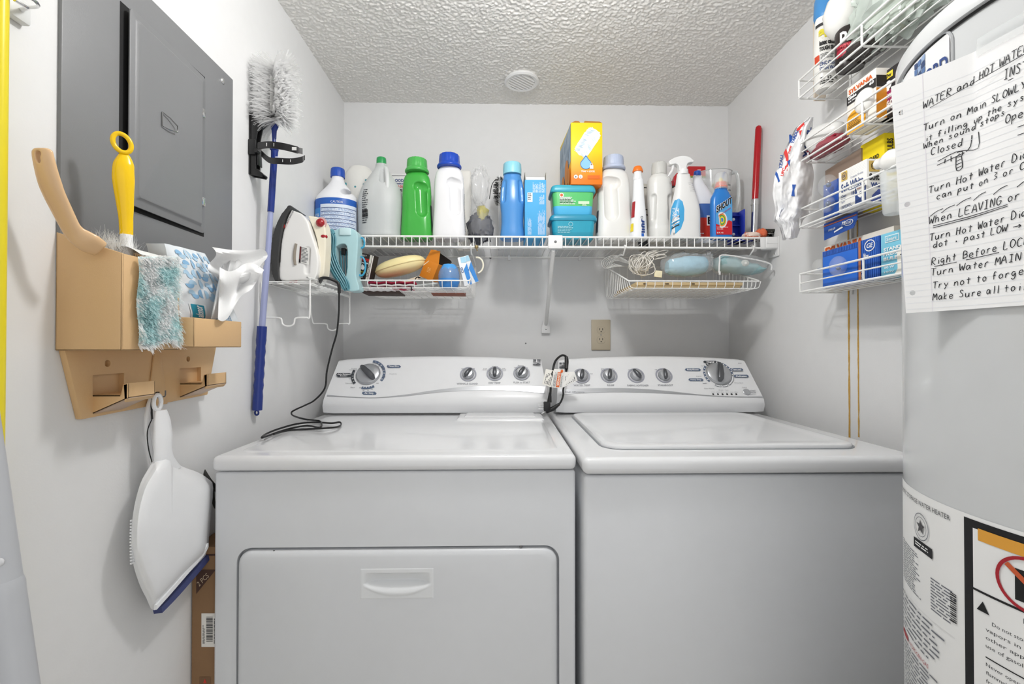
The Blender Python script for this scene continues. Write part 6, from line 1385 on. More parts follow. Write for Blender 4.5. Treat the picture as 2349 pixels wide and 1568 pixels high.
# orange carton
OC = mat('orange_card', 'd5811f', .5); mb, M = tiltbox(992, 622, 1.56, .052, .05, .060, 0, 24, -20, OC); t = thing('orange_box', 'orange carton with an open flap tipped over in the left basket', 'box', M.translation - UZ * .03); bx = part('box_body', mb, t)
g = ff_(M, .052, .05, .060); mb = MB(); mb.lines(lambda u, v: g(.38 + .3 * u, .35 + .28 * v), 4, pp('f2c98c'), .3, 3, 3); mb.poly([g(.02, .60), g(.30, .97), g(.26, .99), (g(.0, .66))], pp('f4e2c4')); part('printed_label', mb, bx)
mb = MB(); mb.prism([M @ Vector((-.026, -.024, .030)), M @ Vector((.026, -.024, .030)), M @ Vector((.010, -.018, .072)), M @ Vector((-.024, -.018, .066))], M.to_3x3() @ Vector((0, .001, 0)), OC); part('flap', mb, bx)
mb, M = tiltbox(1012, 606, 1.68, .05, .03, .06, 0, 35, 0, pp('2b211c')); single('dark_box', 'dark brown box corner behind the orange carton in the left basket', 'box', mb)
# blue jar with clear dome
c = P(1030, 662, 1.505); c.z = LBZ; t = thing('blue_jar', 'translucent blue round jar with a blue lid standing in the left basket', 'jar', c); mb = MB()
mb.lathe([(.024, 0), (.030, .006), (.0345, .022), (.0345, .030)], pl('3f86cf', .12), c, 32); part('jar_base', mb, t); mb = MB(); mb.lathe([(.0345, .030), (.035, .040), (.033, .054), (.026, .066)], mat('blue_clear_plastic', '7fa6d8', .06, alpha=.65, spec=.9), c, 32, cap=False); mb.sphere(c + UZ * .042, .024, pl('55729f', .5), (1, 1, .8), 18); part('clear_dome', mb, t)
mb = MB(); mb.lathe([(.030, .060), (.028, .066), (.022, .076), (.020, .078), (.001, .078)], pl('4c9bdd', .15), c, 8); part('lid', mb, t)
# two sachets
for i, (px, py, ry, lb) in enumerate(((1066, 622, -14, 'white and blue sachet standing next to the blue jar in the left basket'), (1078, 618, -22, 'pale blue-topped sachet at the very right end of the left basket'))):
    mb, M = tiltbox(px, py, 1.50 + .035 * i, .026, .006, .095, 0, ry, 12, pp('eef0f2'), .002); t = thing('sachet', lb, 'sachet', M.translation - UZ * .045, 'sachets in the left basket'); b_ = part('pouch', mb, t)
    g = ff_(M, .026, .006, .095); mb = MB(); mb.poly([g(.55, .02), g(.98, .02), g(.98, .75), g(.40, .55)], pl('3c8ad6', .3)); mb.tmap('CO', lambda a, b: g(.05 + .3 * b, .45 + .2 * a), mat('label_navy', '23407f', .5), 2, .03); mb.poly([g(.30, .80), g(.95, .78), g(.95, .98), g(.35, .98)], pl('a8d4ea', .3)); part('printed_label', mb, b_)
# cloths and papers at the bottom
t = thing('folded_cloth', 'folded crimson and white striped cloth along the front of the left basket', 'cloth', P(900, 665, 1.5)); 
for k, (px0, px1, py, col, yy) in enumerate(((845, 950, 648, 'a3123c', 1.495), (850, 948, 654, 'f2eeee', 1.492), (850, 945, 660, 'b31a48', 1.50), (845, 900, 662, 'f6f4f4', 1.49))):
    a, b = P(px0, py, yy), P(px1, py, yy); mb = MB(); rings = []
    for q in range(13):
        p = a + (b - a) * q / 12; rings.append([p + Vector((0, .03 * math.cos(w_), .0042 * math.sin(w_) + .0015 * math.sin(q * 1.7 + k))) + Vector((0, .02, 0)) for w_ in [2 * PI * z_ / 14 for z_ in range(14)]])
    mb.loft(rings, mat('cloth_' + col, col, .85, bump=(300, .3))); part('fold', mb, t)
mb, M = tiltbox(950, 640, 1.58, .095, .06, .010, 10, -18, 0, pp('eadfc6')); t = thing('paper_packet', 'cream paper packet with black marks under the yellow dish', 'packet', M.translation - UZ * .01); b_ = part('packet_body', mb, t); mb = MB(); g = lambda u, v: M @ Vector((-.047 + .094 * u, -.0308, -.005 + .010 * v))
mb.poly([g(.55, .2), g(.6, .2), g(.68, .9), g(.63, .9)], INK); mb.poly([g(.7, .2), g(.8, .2), g(.72, .9), g(.66, .9)], INK); part('printed_marks', mb, b_)
mb, M = tiltbox(975, 655, 1.52, .085, .045, .004, -4, -8, 10, mat('clear_card', 'd9dedd', .15, alpha=.6)); single('clear_packet', 'clear plastic packet lying flat beside the blue jar', 'packet', mb)
mb, M = tiltbox(1030, 674, 1.66, .12, .10, .006, 0, 0, 4, pp('9c5a44')); single('flat_box', 'flat reddish cardboard piece on the bottom of the left basket', 'cardboard', mb)
mb, M = tiltbox(880, 672, 1.62, .13, .12, .008, 0, 0, 3, pp('4a3a34')); single('flat_box', 'dark flat packet on the bottom of the left basket', 'packet', mb)
# cream ring and padlock-like clip at the basket's right end
p = P(1096, 608, 1.53); mb = MB(); mb.tube([p + Vector((.021 * math.cos(a) - .003, 0, .026 * math.sin(a))) for a in [(-.45 + 1.0 * k / 16) * PI for k in range(17)]], .0030, pl('efe9d6', .4), 10); single('cream_hook', 'cream plastic hook curling out at the right end of the left basket', 'hook', mb)
p = P(1093, 566, 1.503); mb = MB(); mb.sphere(p, .0065, mat('brass', '9c8a64', .3, metal=.9), (1, .5, 1), 14); mb.tube([p + Vector((-.006 * 0, -.004, -.004)), p + Vector((.003, -.004, -.014))], .002, mat('brass', '9c8a64', .3, metal=.9), 8); single('spring_clip', 'small brass clip on the shelf edge above the left basket', 'clip', mb)
p = P(944, 661, BY0 - .002); mb = MB(); mb.box(p + Vector((-.002, -.002, -.008)), p + Vector((.002, .001, .004)), BLACK, .0008); single('black_tag', 'tiny black tag on the front rim of the left basket', 'tag', mb)

# right basket: card at the bottom, cord bundle, blue roll, pouch
KR = mat('kraft_wood', 'cdb68c', .7, var=(20, .08)); mb = MB(); a, b = P(1450, 655, 1.50), P(1700, 652, 1.50)
t = thing('wooden_board', 'flat pale wooden boards lying along the bottom of the right basket', 'board', (a.x, 1.6, LBZ)); zt = P(1500, 644, 1.485).z
mb.box((cx0 + .022, 1.484, LBZ), (b.x - .01, 1.76, LBZ + .009), KR, .001); bd = part('lower_board', mb, t); mb = MB(); mb.box((cx0 + .030, 1.488, LBZ + .0105), (b.x, 1.74, LBZ + .0205), KR, .001); b2 = part('upper_board', mb, t); 
for px, py, w_ in ((1480, 648.5, .0062), (1530, 649, .006), (1590, 650, .005)): 
    q = P(px, py, 1.487); mb = MB(); mb.box((q.x - w_, 1.4862, LBZ + .0135), (q.x + w_, 1.4875, LBZ + .017), pp('4b3a28'), .0); part('knot_hole', mb, b2)
FW = pl('e9e5dd', .4); c = P(1470, 605, 1.56); t = thing('cord_bundle', 'tangled bundle of thin white cord in the left half of the right basket', 'cord', c - UZ * .05); mb = MB(); rd = random.Random(21)
for k in range(26):
    a0 = rd.uniform(0, 2 * PI); rr = rd.uniform(.026, .046); tx_ = rd.uniform(-.5, .5); Mx = Matrix.Rotation(tx_, 3, 'Y') @ Matrix.Rotation(rd.uniform(-.9, .9), 3, 'X') @ Matrix.Rotation(rd.uniform(0, 3), 3, 'Z')
    o = c + Vector((rd.uniform(-.010, .010), rd.uniform(-.015, .02), rd.uniform(-.008, .004))); pts = [o + Mx @ Vector((rr * math.cos(a) * (1 + .1 * math.sin(3 * a + k)), rr * .35 * math.sin(2 * a + k) * .4, rr * .72 * math.sin(a))) for a in [a0 + 2 * PI * q / 14 for q in range(14)]]
    mb.tube(catmull(pts, 3, True), .0014, FW, 6, closed=True)
for k in range(10):
    e = P(rd.uniform(1480, 1530), rd.uniform(572, 588), 1.56); mb.tube(catmull([c + Vector((rd.uniform(-.02, .02), 0, rd.uniform(-.02, .02))), (c + e) / 2 + Vector((rd.uniform(-.01, .01), 0, .012)), e, e + Vector((.004, .006, -.006)), (c + e) / 2 + Vector((.01, .01, .002))], 5), .0014, FW, 6)
part('loops', mb, t); mb = MB(); 
for k in range(7):
    o = P(1400 + 3 * k, 600, 1.60); mb.tube(catmull([c + Vector((-.02, .02, 0)), o + Vector((.02, 0, .022 - .004 * k)), o + Vector((-.028 + .004 * k, 0, .004)), o + Vector((-.02, 0, -.022 + .003 * k)), o + Vector((.02, 0, -.016))], 6), .0010, mat('clear_line', 'e9e9e6', .15, alpha=.6), 6)
part('loose_strands', mb, t)
c = P(1574, 610, 1.555); t = thing('blue_sponge_roll', 'pale blue roll wrapped in clear plastic in the middle of the right basket', 'roll', c - UZ * .04); mb = MB(); BS = mat('blue_felt', 'a2cde0', .85, bump=(90, .6, .004), var=(40, .15)); rings = []
for k in range(15):
    u = -1 + 2 * k / 14; x = .066 * u; r = .036 * (1 - .12 * u * u) * (.86 + .14 * math.cos(u * 1.3)) * (.72 + .28 * min(1, (1 - abs(u)) * 10 + .3)) + (.003 if k > 5 else 0)
    rings.append([c + Vector((x, r * math.cos(a), r * .86 * math.sin(a) + .004 * u)) for a in [2 * PI * q / 28 for q in range(28)]])
mb.loft(rings, BS); part('roll', mb, t); mb = MB(); crumple(mb, c + UZ * .002, (.084, .047, .040), CLEAR, 31, .10, 44, None, 7); crumple(mb, c + Vector((.072, 0, .014)), (.016, .03, .028), CLEAR, 37, .3, 36, None, 9); part('wrapper', mb, t)
mb, M = tiltbox(1510, 628, 1.545, .026, .004, .022, 0, 6, 0, pp('f0e8c8')); single('paper_slip', 'small cream paper slip between the cord bundle and the blue roll', 'paper', mb)
c = P(1692, 611, 1.56); t = thing('zip_pouch', 'clear zip pouch holding folded pale teal plastic at the right of the right basket', 'pouch', c - UZ * .03); mb = MB(); TQ = mat('teal_vinyl', '9dbfc3', .35, bump=(60, .5, .004)); R2 = Matrix.Rotation(math.radians(11), 3, 'Y')
rings = []
for k in range(15):
    u = -1 + 2 * k / 14; x = .078 * u; h_ = .024 * (1 - .35 * u) * (1 - u ** 8 * .6); rings.append([c + R2 @ Vector((x, .040 * math.cos(a), h_ * math.sin(a) + .003 * math.sin(k * 1.9 + a * 2))) for a in [2 * PI * q / 24 for q in range(24)]])
mb.loft(rings, TQ); fd = part('folded_vinyl', mb, t); mb = MB(); mb.sphere(c + R2 @ Vector((.005, -.038, .006)), .014, mat('suction_cup', 'e3e8e2', .15, alpha=.8), (1, .35, .8), 20); mb.sphere(c + R2 @ Vector((.005, -.043, .005)), .0045, pl('f4f4f0', .2), (1, .6, 1), 12); part('suction_cup', mb, fd)
mb = MB(); crumple(mb, c + UZ * .004, (.096, .050, .034), CLEAR, 51, .08, 44, None, 5); part('clear_film', mb, t); mb = MB(); top = catmull([c + Vector((-.084, -.042, -.028)), c + Vector((-.082, -.043, .010)), c + Vector((-.074, -.043, .030)), c + Vector((.0, -.042, .022)), c + Vector((.085, -.040, .004)), c + Vector((.094, -.038, -.018))], 8); mb.tube(top, .0026, WHITE, 8); part('zip_edge', mb, t); mb = MB(); mb.box(c + Vector((-.086, -.046, -.036)), c + Vector((-.080, -.043, -.024)), WHITE, .001); part('zip_pull', mb, t)
# ================================================================ WIRE RACK ON THE RIGHT WALL
RXF, RXW = .800, XR - .004; RY0, RYM, RY1 = .80, 1.007, 1.225; TZ = [1.286, 1.460, 1.636, 1.809]; TH = .048
rack = thing('wall_rack', 'white wire rack of four tiers hanging on the right wall beside the water heater', 'rack', (XR, 1.0, TZ[0]))
mb = MB()
for y in (.93, 1.19): mb.tube([(RXW, y, TZ[0] - .01), (RXW, y, TZ[3] + .16)], .0026, WIRE, 8)
part('upright_wires', mb, rack)
for z in TZ:
    mb = MB()
    for dz, r in ((0, .0026), (.023, .0018), (TH, .0026)): mb.tube([(RXF, RY0, z + dz), (RXF, RY1, z + dz)], r, WIRE, 8)
    for x in (.822, .846, .870, .894): mb.tube([(x, RY0, z), (x, RY1, z)], .0016, WIRE, 6)
    for y in (RY1, RYM, RY0):
        mb.tube([(RXW, y, z - .001), (RXF + .005, y, z - .001), (RXF, y, z + .004), (RXF, y, z + TH)], .0026, WIRE, 8)
        if y != RYM: mb.tube([(RXF, y, z + TH), (RXW, y, z + TH)], .0022, WIRE, 8)
    part('tier', mb, rack)
def rbox(pl_, pr_, X, dx, z0, z1, m, bev=.0012):
    """carton on a tier: picture x of its far and near end at face plane X, depth dx towards the wall"""
    ya = PX(pl_, 500, X).y; yb = PX(pr_, 500, X).y; mb = MB(); mb.box((X, yb, z0), (X + dx, ya, z1), m, bev)
    g = lambda u, v, o=.0008: Vector((X - o, ya + (yb - ya) * u, z0 + (z1 - z0) * v))      # face towards the room, u runs to the camera
    e = lambda u, v, o=.0008: Vector((X + dx * u, yb - o, z0 + (z1 - z0) * v))            # end face towards the camera
    return mb, g, e, Vector((X + dx / 2, (ya + yb) / 2, z0))
def quad(mb, g, u0, v0, u1, v1, m, o=.0008): mb.add([g(u0, v0, o), g(u1, v0, o), g(u1, v1, o), g(u0, v1, o)], [[0, 1, 2, 3]], m, False)
def tq(mb, s, g, u0, v0, u1, v1, m, bold=.02, res=2, o=.0013): mb.tmap(s, lambda a, b: g(u0 + (u1 - u0) * a, v0 + (v1 - v0) * b, o), m, res, bold)
ORT = mat('orange_ink', 'd9611f', .5); NAVY = mat('label_navy', '23407f', .5); GEB = pl('2350a8', .3)
def monogram(mb, g, u, v, r, asp, m, o=.0014):
    """round two-letter monogram"""
    ring = [(u + r * asp * math.cos(a), v + r * math.sin(a)) for a in [2 * PI * k / 28 for k in range(28)]]; vs = []
    for k in range(29):
        a = 2 * PI * k / 28; vs += [g(u + r * asp * math.cos(a), v + r * math.sin(a), o), g(u + .84 * r * asp * math.cos(a), v + .84 * r * math.sin(a), o)]
    mb.add(vs, [[2 * k, 2 * k + 1, 2 * k + 3, 2 * k + 2] for k in range(28)], m, False)
    mb.tmap('GE', lambda a, b: g(u + r * asp * (-.58 + 1.16 * a), v + r * (-.4 + .8 * b), o), m, 3, .02, .15)
def bulb(mb, c, r, m, neck=None, ax=Vector((0, 0, 1))):
    mb.sphere(c, r, m, (1, 1, 1), 24)
GLASS = mat('bulb_glass', 'f4f6f6', .05, alpha=.13, spec=1.0); MILK = pl('f1f0ec', .15)

# bottom tier ---------------------------------------------------------------
z = TZ[0] + .002
mb, g, e, c = rbox(1890, 2050, .862, .04, z, z + .118, pp('f3ece0')); t = thing('bulb_carton', 'cream bulb carton with large orange lettering at the back of the bottom tier', 'box', c); bx = part('box_body', mb, t)
mb = MB(); tq(mb, 'SYLVANIA', g, .02, .80, .62, .97, ORT, .05); quad(mb, e, .0, .0, 1, 1, pp('d8ccbc')); tq(mb, 'SYLVANIA', e, .02, .78, .98, .90, ORT, .05); part('printed_label', mb, bx)
mb, g, e, c = rbox(1886, 2017, .814, .012, z, z + .092, GEB, .001); t = thing('bulb_pack', 'dark blue ribbed bulb blister card with two clear bulbs on the bottom tier', 'bulb pack', c); bx = part('card', mb, t)
mb = MB()
for k in range(34): quad(mb, g, .01 + k * .029, .87, .01 + k * .029 + .012, .99, pl('3a6cc8', .3))
for k in range(9): quad(mb, g, .74 + k * .028, .02, .74 + k * .028 + .012, .86, pl('3a6cc8', .3))
quad(mb, g, .02, .04, .66, .84, pl('2f6fd4', .15), .0010); quad(mb, g, .675, .0, .715, 1.0, pp('b5744f'), .0012); monogram(mb, g, .86, .82, .14, .60, WINK); tq(mb, 'Miser', g, .76, .50, .84, .66, WINK); tq(mb, 'CRYSTAL CLEAR', lambda u, v, o=.0013: g(.755 - .03 * v, .04 + .25 * u, o), 0, 0, 1, 1, WINK, .02)
part('printed_label', mb, bx)
for i, (px, py, r) in enumerate(((1922, 610, .024), (1878, 612, .021))):
    q = PX(px, py, .800 if i == 0 else .822); mb = MB(); mb.sphere(q, r, GLASS, (.62, 1, 1), 24); mb.sphere(q + Vector((0, -.002, -.006)), .005, mat('filament', '6d7a94', .3, metal=.5), (1, 1, .8), 10); part('bulb', mb, bx)
mb, g, e, c = rbox(2020, 2100, .814, .045, z, z + .092, pp('7cc6df')); t = thing('bulb_carton', 'sky blue bulb carton on the bottom tier beside the water heater', 'box', c); bx = part('box_body', mb, t)
mb = MB(); quad(mb, g, .14, .77, .56, .93, pp('eef6f8')); quad(mb, g, .16, .79, .54, .91, pp('7cc6df'), .0012); tq(mb, 'Sears', g, .20, .805, .50, .885, pp('e6f2f6'), .02, 2, .0018); tq(mb, 'STANDARD', g, .10, .58, .95, .66, WINK, .03); tq(mb, 'FROSTED', g, .10, .47, .85, .55, WINK, .03); tq(mb, 'BULBS', g, .10, .36, .62, .44, WINK, .03); tq(mb, '60 W', g, .12, .18, .42, .23, WINK); tq(mb, '120V', g, .12, .08, .42, .12, WINK)
mb.poly([g(u, v, .0015) for u, v in ((.42, .0), (.52, .14), (.50, .45), (.60, .64), (.85, .70), (1, .70), (1, 0))], pp('f3f0e6')); quad(mb, g, .60, .42, .78, .44, INK, .0019); part('printed_label', mb, bx)

# second tier from the bottom ----------------------------------------------
z = TZ[1] + .002
mb, g, e, c = rbox(1924, 1989, .814, .046, z, z + .098, pp('f4f3ef')); t = thing('bulb_carton', 'white bulb carton with dark blue lettering and round monogram on the third tier down', 'box', c); bx = part('box_body', mb, t)
mb = MB()
for k in range(6): quad(mb, g, .38, .97 - k * .035, .99, .975 - k * .035 - .012 + .01, pp('b9bcc4'))
quad(mb, g, .12, .74, .34, .96, pp('d9b760')); monogram(mb, g, .23, .85, .085, 1.05, NAVY); tq(mb, 'Soft White', g, .12, .47, .90, .67, NAVY, .012, 3); tq(mb, 'Contents 15 white', g, .46, .71, .9, .76, NAVY, 0); tq(mb, 'Clean', g, .12, .34, .30, .40, NAVY); tq(mb, 'bright', g, .12, .27, .28, .32, NAVY, 0); tq(mb, 'light', g, .12, .20, .26, .25, NAVY, 0); tq(mb, '15', g, .50, .31, .60, .39, NAVY, .04)
mb.poly([g(u, v, .0012) for u, v in ((.62, .06), (.98, .06), (.98, .42), (.86, .30), (.80, .22), (.72, .30), (.62, .45))], NAVY); mb.poly([g(u, v, .0016) for u, v in ((.66, .44), (.94, .44), (.88, .20), (.80, .16), (.72, .22))], pp('f4f3ef')); tq(mb, 'PRO', g, .70, .37, .90, .41, pp('d89a90'), .02, 2, .0020); tq(mb, '15', g, .76, .24, .86, .31, NAVY, .04, 2, .0020); mb.lines(lambda u, v: g(.12 + .45 * u, .04 + .10 * v), 3, NAVY, .4, 8, 3); quad(mb, g, .40, .45, .95, .462, NAVY)
quad(mb, e, .10, .70, .62, .95, pp('d9b760')); monogram(mb, e, .36, .83, .085, 1.9, INK); tq(mb, 'Soft', e, .10, .50, .60, .66, INK, .04); tq(mb, 'White', e, .18, .34, .80, .45, NAVY, .04); mb.poly([e(u, v, .0014) for u, v in ((.15, .02), (.85, .02), (.95, .26), (.55, .30), (.25, .16))], pl('3a4f9a', .4)); part('printed_label', mb, bx)
mb, g, e, c = rbox(1889, 1923, .818, .012, z, z + .088, GEB, .001); t = thing('bulb_pack', 'blue blister pack with two clear bulbs at the far end of the third tier down', 'bulb pack', c); bx = part('card', mb, t)
for i, (px, py, r) in enumerate(((1898, 425, .026), (1897, 468, .021))):
    q = PX(px, py, .805); mb = MB(); mb.sphere(q, r, GLASS, (.7, 1, 1), 24); mb.sphere(q + Vector((0, -.004, .0)), .006, mat('filament', '6d7a94', .3, metal=.5), (1, 1, 1), 10); part('bulb', mb, bx)
# hanging card under the same tier
a = PX(1890, 495, .833); b = PX(1966, 488, .833); zb_ = PX(1891, 551, .833).z; zr_ = PX(1957, 520, .833).z; mb = MB(); zt_ = TZ[1] - .003
mb.prism([(.833, a.y, zb_), (.833, b.y + .012, zr_ - .002), (.833, b.y, zr_ + .016), (.833, b.y, zt_), (.833, a.y, zt_)], (.0015, 0, 0), GEB); t = thing('bulb_card', 'dark blue ribbed card with a round white monogram hanging below the third tier down', 'card', (.833, (a.y + b.y) / 2, zb_)); bx = part('card', mb, t); mb = MB()
g = lambda u, v, o=.0008: Vector((.833 - o, a.y + (b.y - a.y) * u, zb_ + (zt_ - zb_) * v))
for k in range(16): quad(mb, g, .02, .05 + .045 * k, .02 + min(.95, .5 + .045 * k * 1.4), .05 + .045 * k + .015, pl('3a6cc8', .3))
quad(mb, g, 0, .80, 1, .86, pp('a3563c'), .0012); monogram(mb, g, .78, .55, .17, .75, WINK); tq(mb, '60', g, .58, .60, .68, .72, WINK, .03); tq(mb, 'watts', g, .56, .52, .70, .58, WINK, 0); tq(mb, 'LONG LIFE', g, .16, .44, .38, .56, WINK, .02); mb.poly([g(u, v, .0014) for u, v in ((.34, .24), (.62, .38), (.58, .46), (.34, .32))], WINK); part('printed_label', mb, bx)
mb, g, e, c = rbox(1975, 2030, .866, .036, z, z + .163, pp('f3d814')); t = thing('bulb_carton', 'bright yellow carton behind the white monogrammed bulb carton', 'box', c); bx = part('box_body', mb, t)
mb = MB(); tq(mb, 'STANDARD', g, .08, .69, .80, .75, INK, .02); tq(mb, 'LIGHT BULBS', g, .14, .635, .66, .665, INK, 0); mb.poly([g(u, v, .0013) for u, v in ((.55, .46), (.98, .46), (.98, .60), (.70, .585))], NAVY); tq(mb, 'BULBS', lambda u, v, o=.001: e(.55 - .4 * v, .72 + .2 * u, o), 0, 0, 1, 1, INK); part('printed_label', mb, bx)
mb = MB(); q0 = PX(1893, 392, .862); q1 = PX(1975, 345, .862); mb.prism([(.862, q0.y, q0.z), (.862, q1.y, q1.z + .006), (.862, q1.y, z), (.862, q0.y, z)], (.030, 0, 0), pp('8d7a6c')); single('cardboard_box', 'open dull brown cardboard box at the back of the third tier down', 'box', mb)
q = PX(2050, 368, .812); mb = MB(); mb.lathe([(.001, -.024), (.014, -.021), (.022, -.010), (.024, .002), (.019, .014), (.012, .026), (.0115, .040)], MILK, q, 28, M=Matrix.Rotation(-PI / 2 + .2, 3, 'X')); t = thing('light_bulb', 'frosted white light bulb lying beside the note on the third tier down', 'light bulb', q); part('glass', mb, t)
q = PX(2052, 470, .790); mb = MB(); mb.lathe([(.001, 0), (.017, 0), (.019, .004), (.0225, .055), (.0225, .085)], mat('cloudy_plastic', 'e7ebec', .2, alpha=.55), (q.x + .0, q.y, q.z - .018), 28, cap=False); single('plastic_cup', 'cloudy plastic cup hooked over the front rail beside the note', 'cup', mb)

# third tier -----------------------------------------------------------------
z = TZ[2] + .002
mb, g, e, c = rbox(1945, 2012, .814, .048, z, z + .110, pp('efeae2')); t = thing('bulb_carton', 'black, white and yellow carton with a globe bulb window on the second tier', 'box', c); bx = part('box_body', mb, t)
mb = MB(); quad(mb, g, 0, .62, 1, .80, pp('2e2b2b')); tq(mb, 'SYLVANIA', g, .08, .835, .90, .93, ORT, .03, 3, .0013); tq(mb, 'Globe', g, .06, .715, .36, .785, WINK, .05); tq(mb, 'Soft White  Large Bulb', g, .06, .65, .72, .69, WINK, .03); tq(mb, '60', g, .80, .72, .95, .785, WINK, .04); quad(mb, g, 0, 0, .66, .30, pp('f0ae2c')); mb.poly([g(u, v, .001) for u, v in [(.30 + .30 * math.cos(a), .28 + .16 * math.sin(a)) for a in [PI * k / 12 for k in range(13)]]], pp('f0ae2c'))
quad(mb, e, 0, 0, 1, .6, pp('e09426')); quad(mb, e, 0, .62, 1, .85, pp('2e2b2b')); mb.lines(lambda u, v: g(.06 + .5 * u, .08 + .16 * v, .0016), 5, DARK, .35, 7, 3); part('printed_label', mb, bx)
q = PX(1984, 225, .812); q.z = z + .052; mb = MB(); mb.sphere(q, .027, MILK, (.5, 1, 1), 28); part('globe_bulb', mb, bx, 'white globe bulb in the carton window')
mb, g, e, c = rbox(2019, 2105, .838, .045, z, z + .104, pp('2a2629')); t = thing('bulb_carton', 'black and purple bulb carton at the heater end of the second tier', 'box', c); bx = part('box_body', mb, t)
mb = MB(); quad(mb, g, 0, .0, 1, .55, pp('8e2558')); quad(mb, g, .0, .0, 1, .20, pp('2a2629'), .0011); quad(mb, g, .12, .80, .40, .93, pp('f0d83c')); tq(mb, '60w', g, .15, .82, .37, .91, INK, .03); tq(mb, 'W', g, .50, .66, .66, .80, WINK, .06); tq(mb, '60', g, .20, .22, .44, .34, WINK, .05, 3, .0016); tq(mb, 'SOFT WHITE', g, .2, .13, .5, .17, WINK, .02, 2, .0016); tq(mb, 'LONG LIFE', g, .18, .44, .60, .48, WINK, .02); tq(mb, 'BULBS', g, .18, .39, .4, .42, WINK, .02)
mb.poly([g(.27 + .10 * math.cos(a), .66 + .09 * math.sin(a), .0013) for a in [2 * PI * k / 20 for k in range(20)]], WINK); quad(mb, g, .235, .54, .305, .60, WINK, .0014); part('printed_label', mb, bx)
FL = pl('e2e2e0', .2); q = PX(1905, 250, .842); mb = MB(); ax = Matrix.Rotation(math.radians(78), 3, 'X') @ Matrix.Rotation(.0, 3, 'Y'); 
mb.lathe([(.001, -.004), (.030, -.002), (.038, .006), (.040, .016), (.038, .032), (.030, .055), (.021, .074), (.013, .086), (.002, .090)], FL, (.842, 1.214, z + .043), 32, M=Matrix.Rotation(math.radians(86), 3, 'X')); t = thing('flood_bulb', 'large white reflector bulb lying at the far end of the second tier', 'light bulb', q - UZ * .02); part('reflector', mb, t)
q = PX(1900, 312, .842); RP = mat('red_film', 'b2505e', .25, alpha=.75); mb = MB(); crumple(mb, (q.x, q.y + .0, z + .018), (.030, .062, .0165), RP, 61, .14, 40, None, 6); t = thing('red_plastic_pack', 'crumpled red and pink plastic pack under the large reflector bulb', 'pack', (q.x, q.y, z)); part('film', mb, t); mb = MB(); mb.box((q.x - .020, q.y - .05, z + .026), (q.x + .012, q.y + .055, z + .030), pl('a3203c', .3), .001); part('red_card', mb, t)

# top tier ---------------------------------------------------------------------
z = TZ[3] + .002
q = PX(1895, 120, .850); c = Vector((q.x, q.y, z)); hh = PX(1895, 45, .850).z - z; t = thing('adhesive_tube', 'tall white bottle with yellow lettering and blue top on the top tier', 'bottle', c)
sk = Skin(c, [(0, .8, .8, 2.2), (.05, .95, .95, 2.2), (.5, 1, 1, 2.2), (.95, .9, .9, 2.2), (1, .85, .85, 2.2)], hh, .058, .05); mb = MB(); sk.body(mb, pl('ecebe6', .3)); bd = part('bottle_body', mb, t)
mb = MB(); mb.lathe([(.026, 0), (.028, .01), (.026, .05), (.018, .078), (.012, .085)], pl('4a90cf', .3), (c.x, c.y, c.z + hh), 28); part('cap', mb, t)
mb = MB(); sk.patch(mb, pl('3a3a3c', .4), -1.6, 1.0, hh * .86, hh * .97, .0008); sk.patch(mb, pp('f4f4f2'), -1.6, -.2, hh * .90, hh * 1.0, .0014); mb.tmap('ale', sk.fn(-1.2, .25, hh * .68, hh * .86, .0016), mat('label_yellow', 'e3d43a', .5), 3, .08); mb.tmap('latex caulk', sk.fn(-1.1, .3, hh * .58, hh * .65, .0016), INK, 2, .05); mb.tmap('TOUGH SEAL', sk.fn(-1.1, .3, hh * .50, hh * .56, .0016), INK, 2, .05)
sk.patch(mb, pl('cf4a2a', .4), -1.6, -1.1, hh * .33, hh * .46, .0012); mb.tmap('ZINC CLEAN', sk.fn(-1.1, .4, hh * .30, hh * .35, .0016), NAVY, 2, .02); mb.tmap('STAIN WAX', sk.fn(-1.1, .4, hh * .23, hh * .28, .0016), NAVY, 2, .02); mb.tmap('ZT 12 42', sk.fn(-1.1, .4, hh * .10, hh * .14, .0016), INK, 2, .02); mb.lines(sk.fn(-1.1, .4, hh * .03, hh * .09, .0016), 2, INK, .4, 6, 3); mb.lines(sk.fn(-1.0, .4, hh * .38, hh * .46, .0016), 4, DARK, .35, 6, 5); part('label', mb, bd)
mb = MB(); q = PX(1868, 80, .852); mb.box((q.x - .001, q.y - .002, z), (q.x + .030, q.y + .004, z + .215), pp('dccfbe')); single('beige_card', 'narrow beige card standing behind the tall white bottle', 'card', mb)
q = PX(1950, 130, .842); c = Vector((q.x, q.y, z)); t = thing('spackle_tub', 'black and red tub of filler on the top tier', 'tub', c); mb = MB(); h_ = .095; sk = Skin(c, [(0, .9, .9, 2.2), (.1, 1, 1, 2.2), (.95, 1, 1, 2.2), (1, .92, .92, 2.2)], h_, .062, .056); sk.body(mb, pl('2c2524', .3)); bd = part('tub_body', mb, t); mb = MB(); sk.patch(mb, pl('a3243a', .4), -1.6, .6, h_ * .25, h_ * .55, .001); mb.tmap('DAP', sk.fn(-1.3, .1, h_ * .62, h_ * .86, .0014), WINK, 2, .07); mb.tmap('DRYDEX', sk.fn(-1.3, .2, h_ * .40, h_ * .52, .0018), pl('e05a62', .4), 2, .03); mb.tmap('SPACKLING', sk.fn(-1.3, .2, h_ * .28, h_ * .37, .0018), pl('e05a62', .4), 2, .03); sk.patch(mb, WINK, -1.35, .2, h_ * .10, h_ * .13, .0014); part('label', mb, bd)
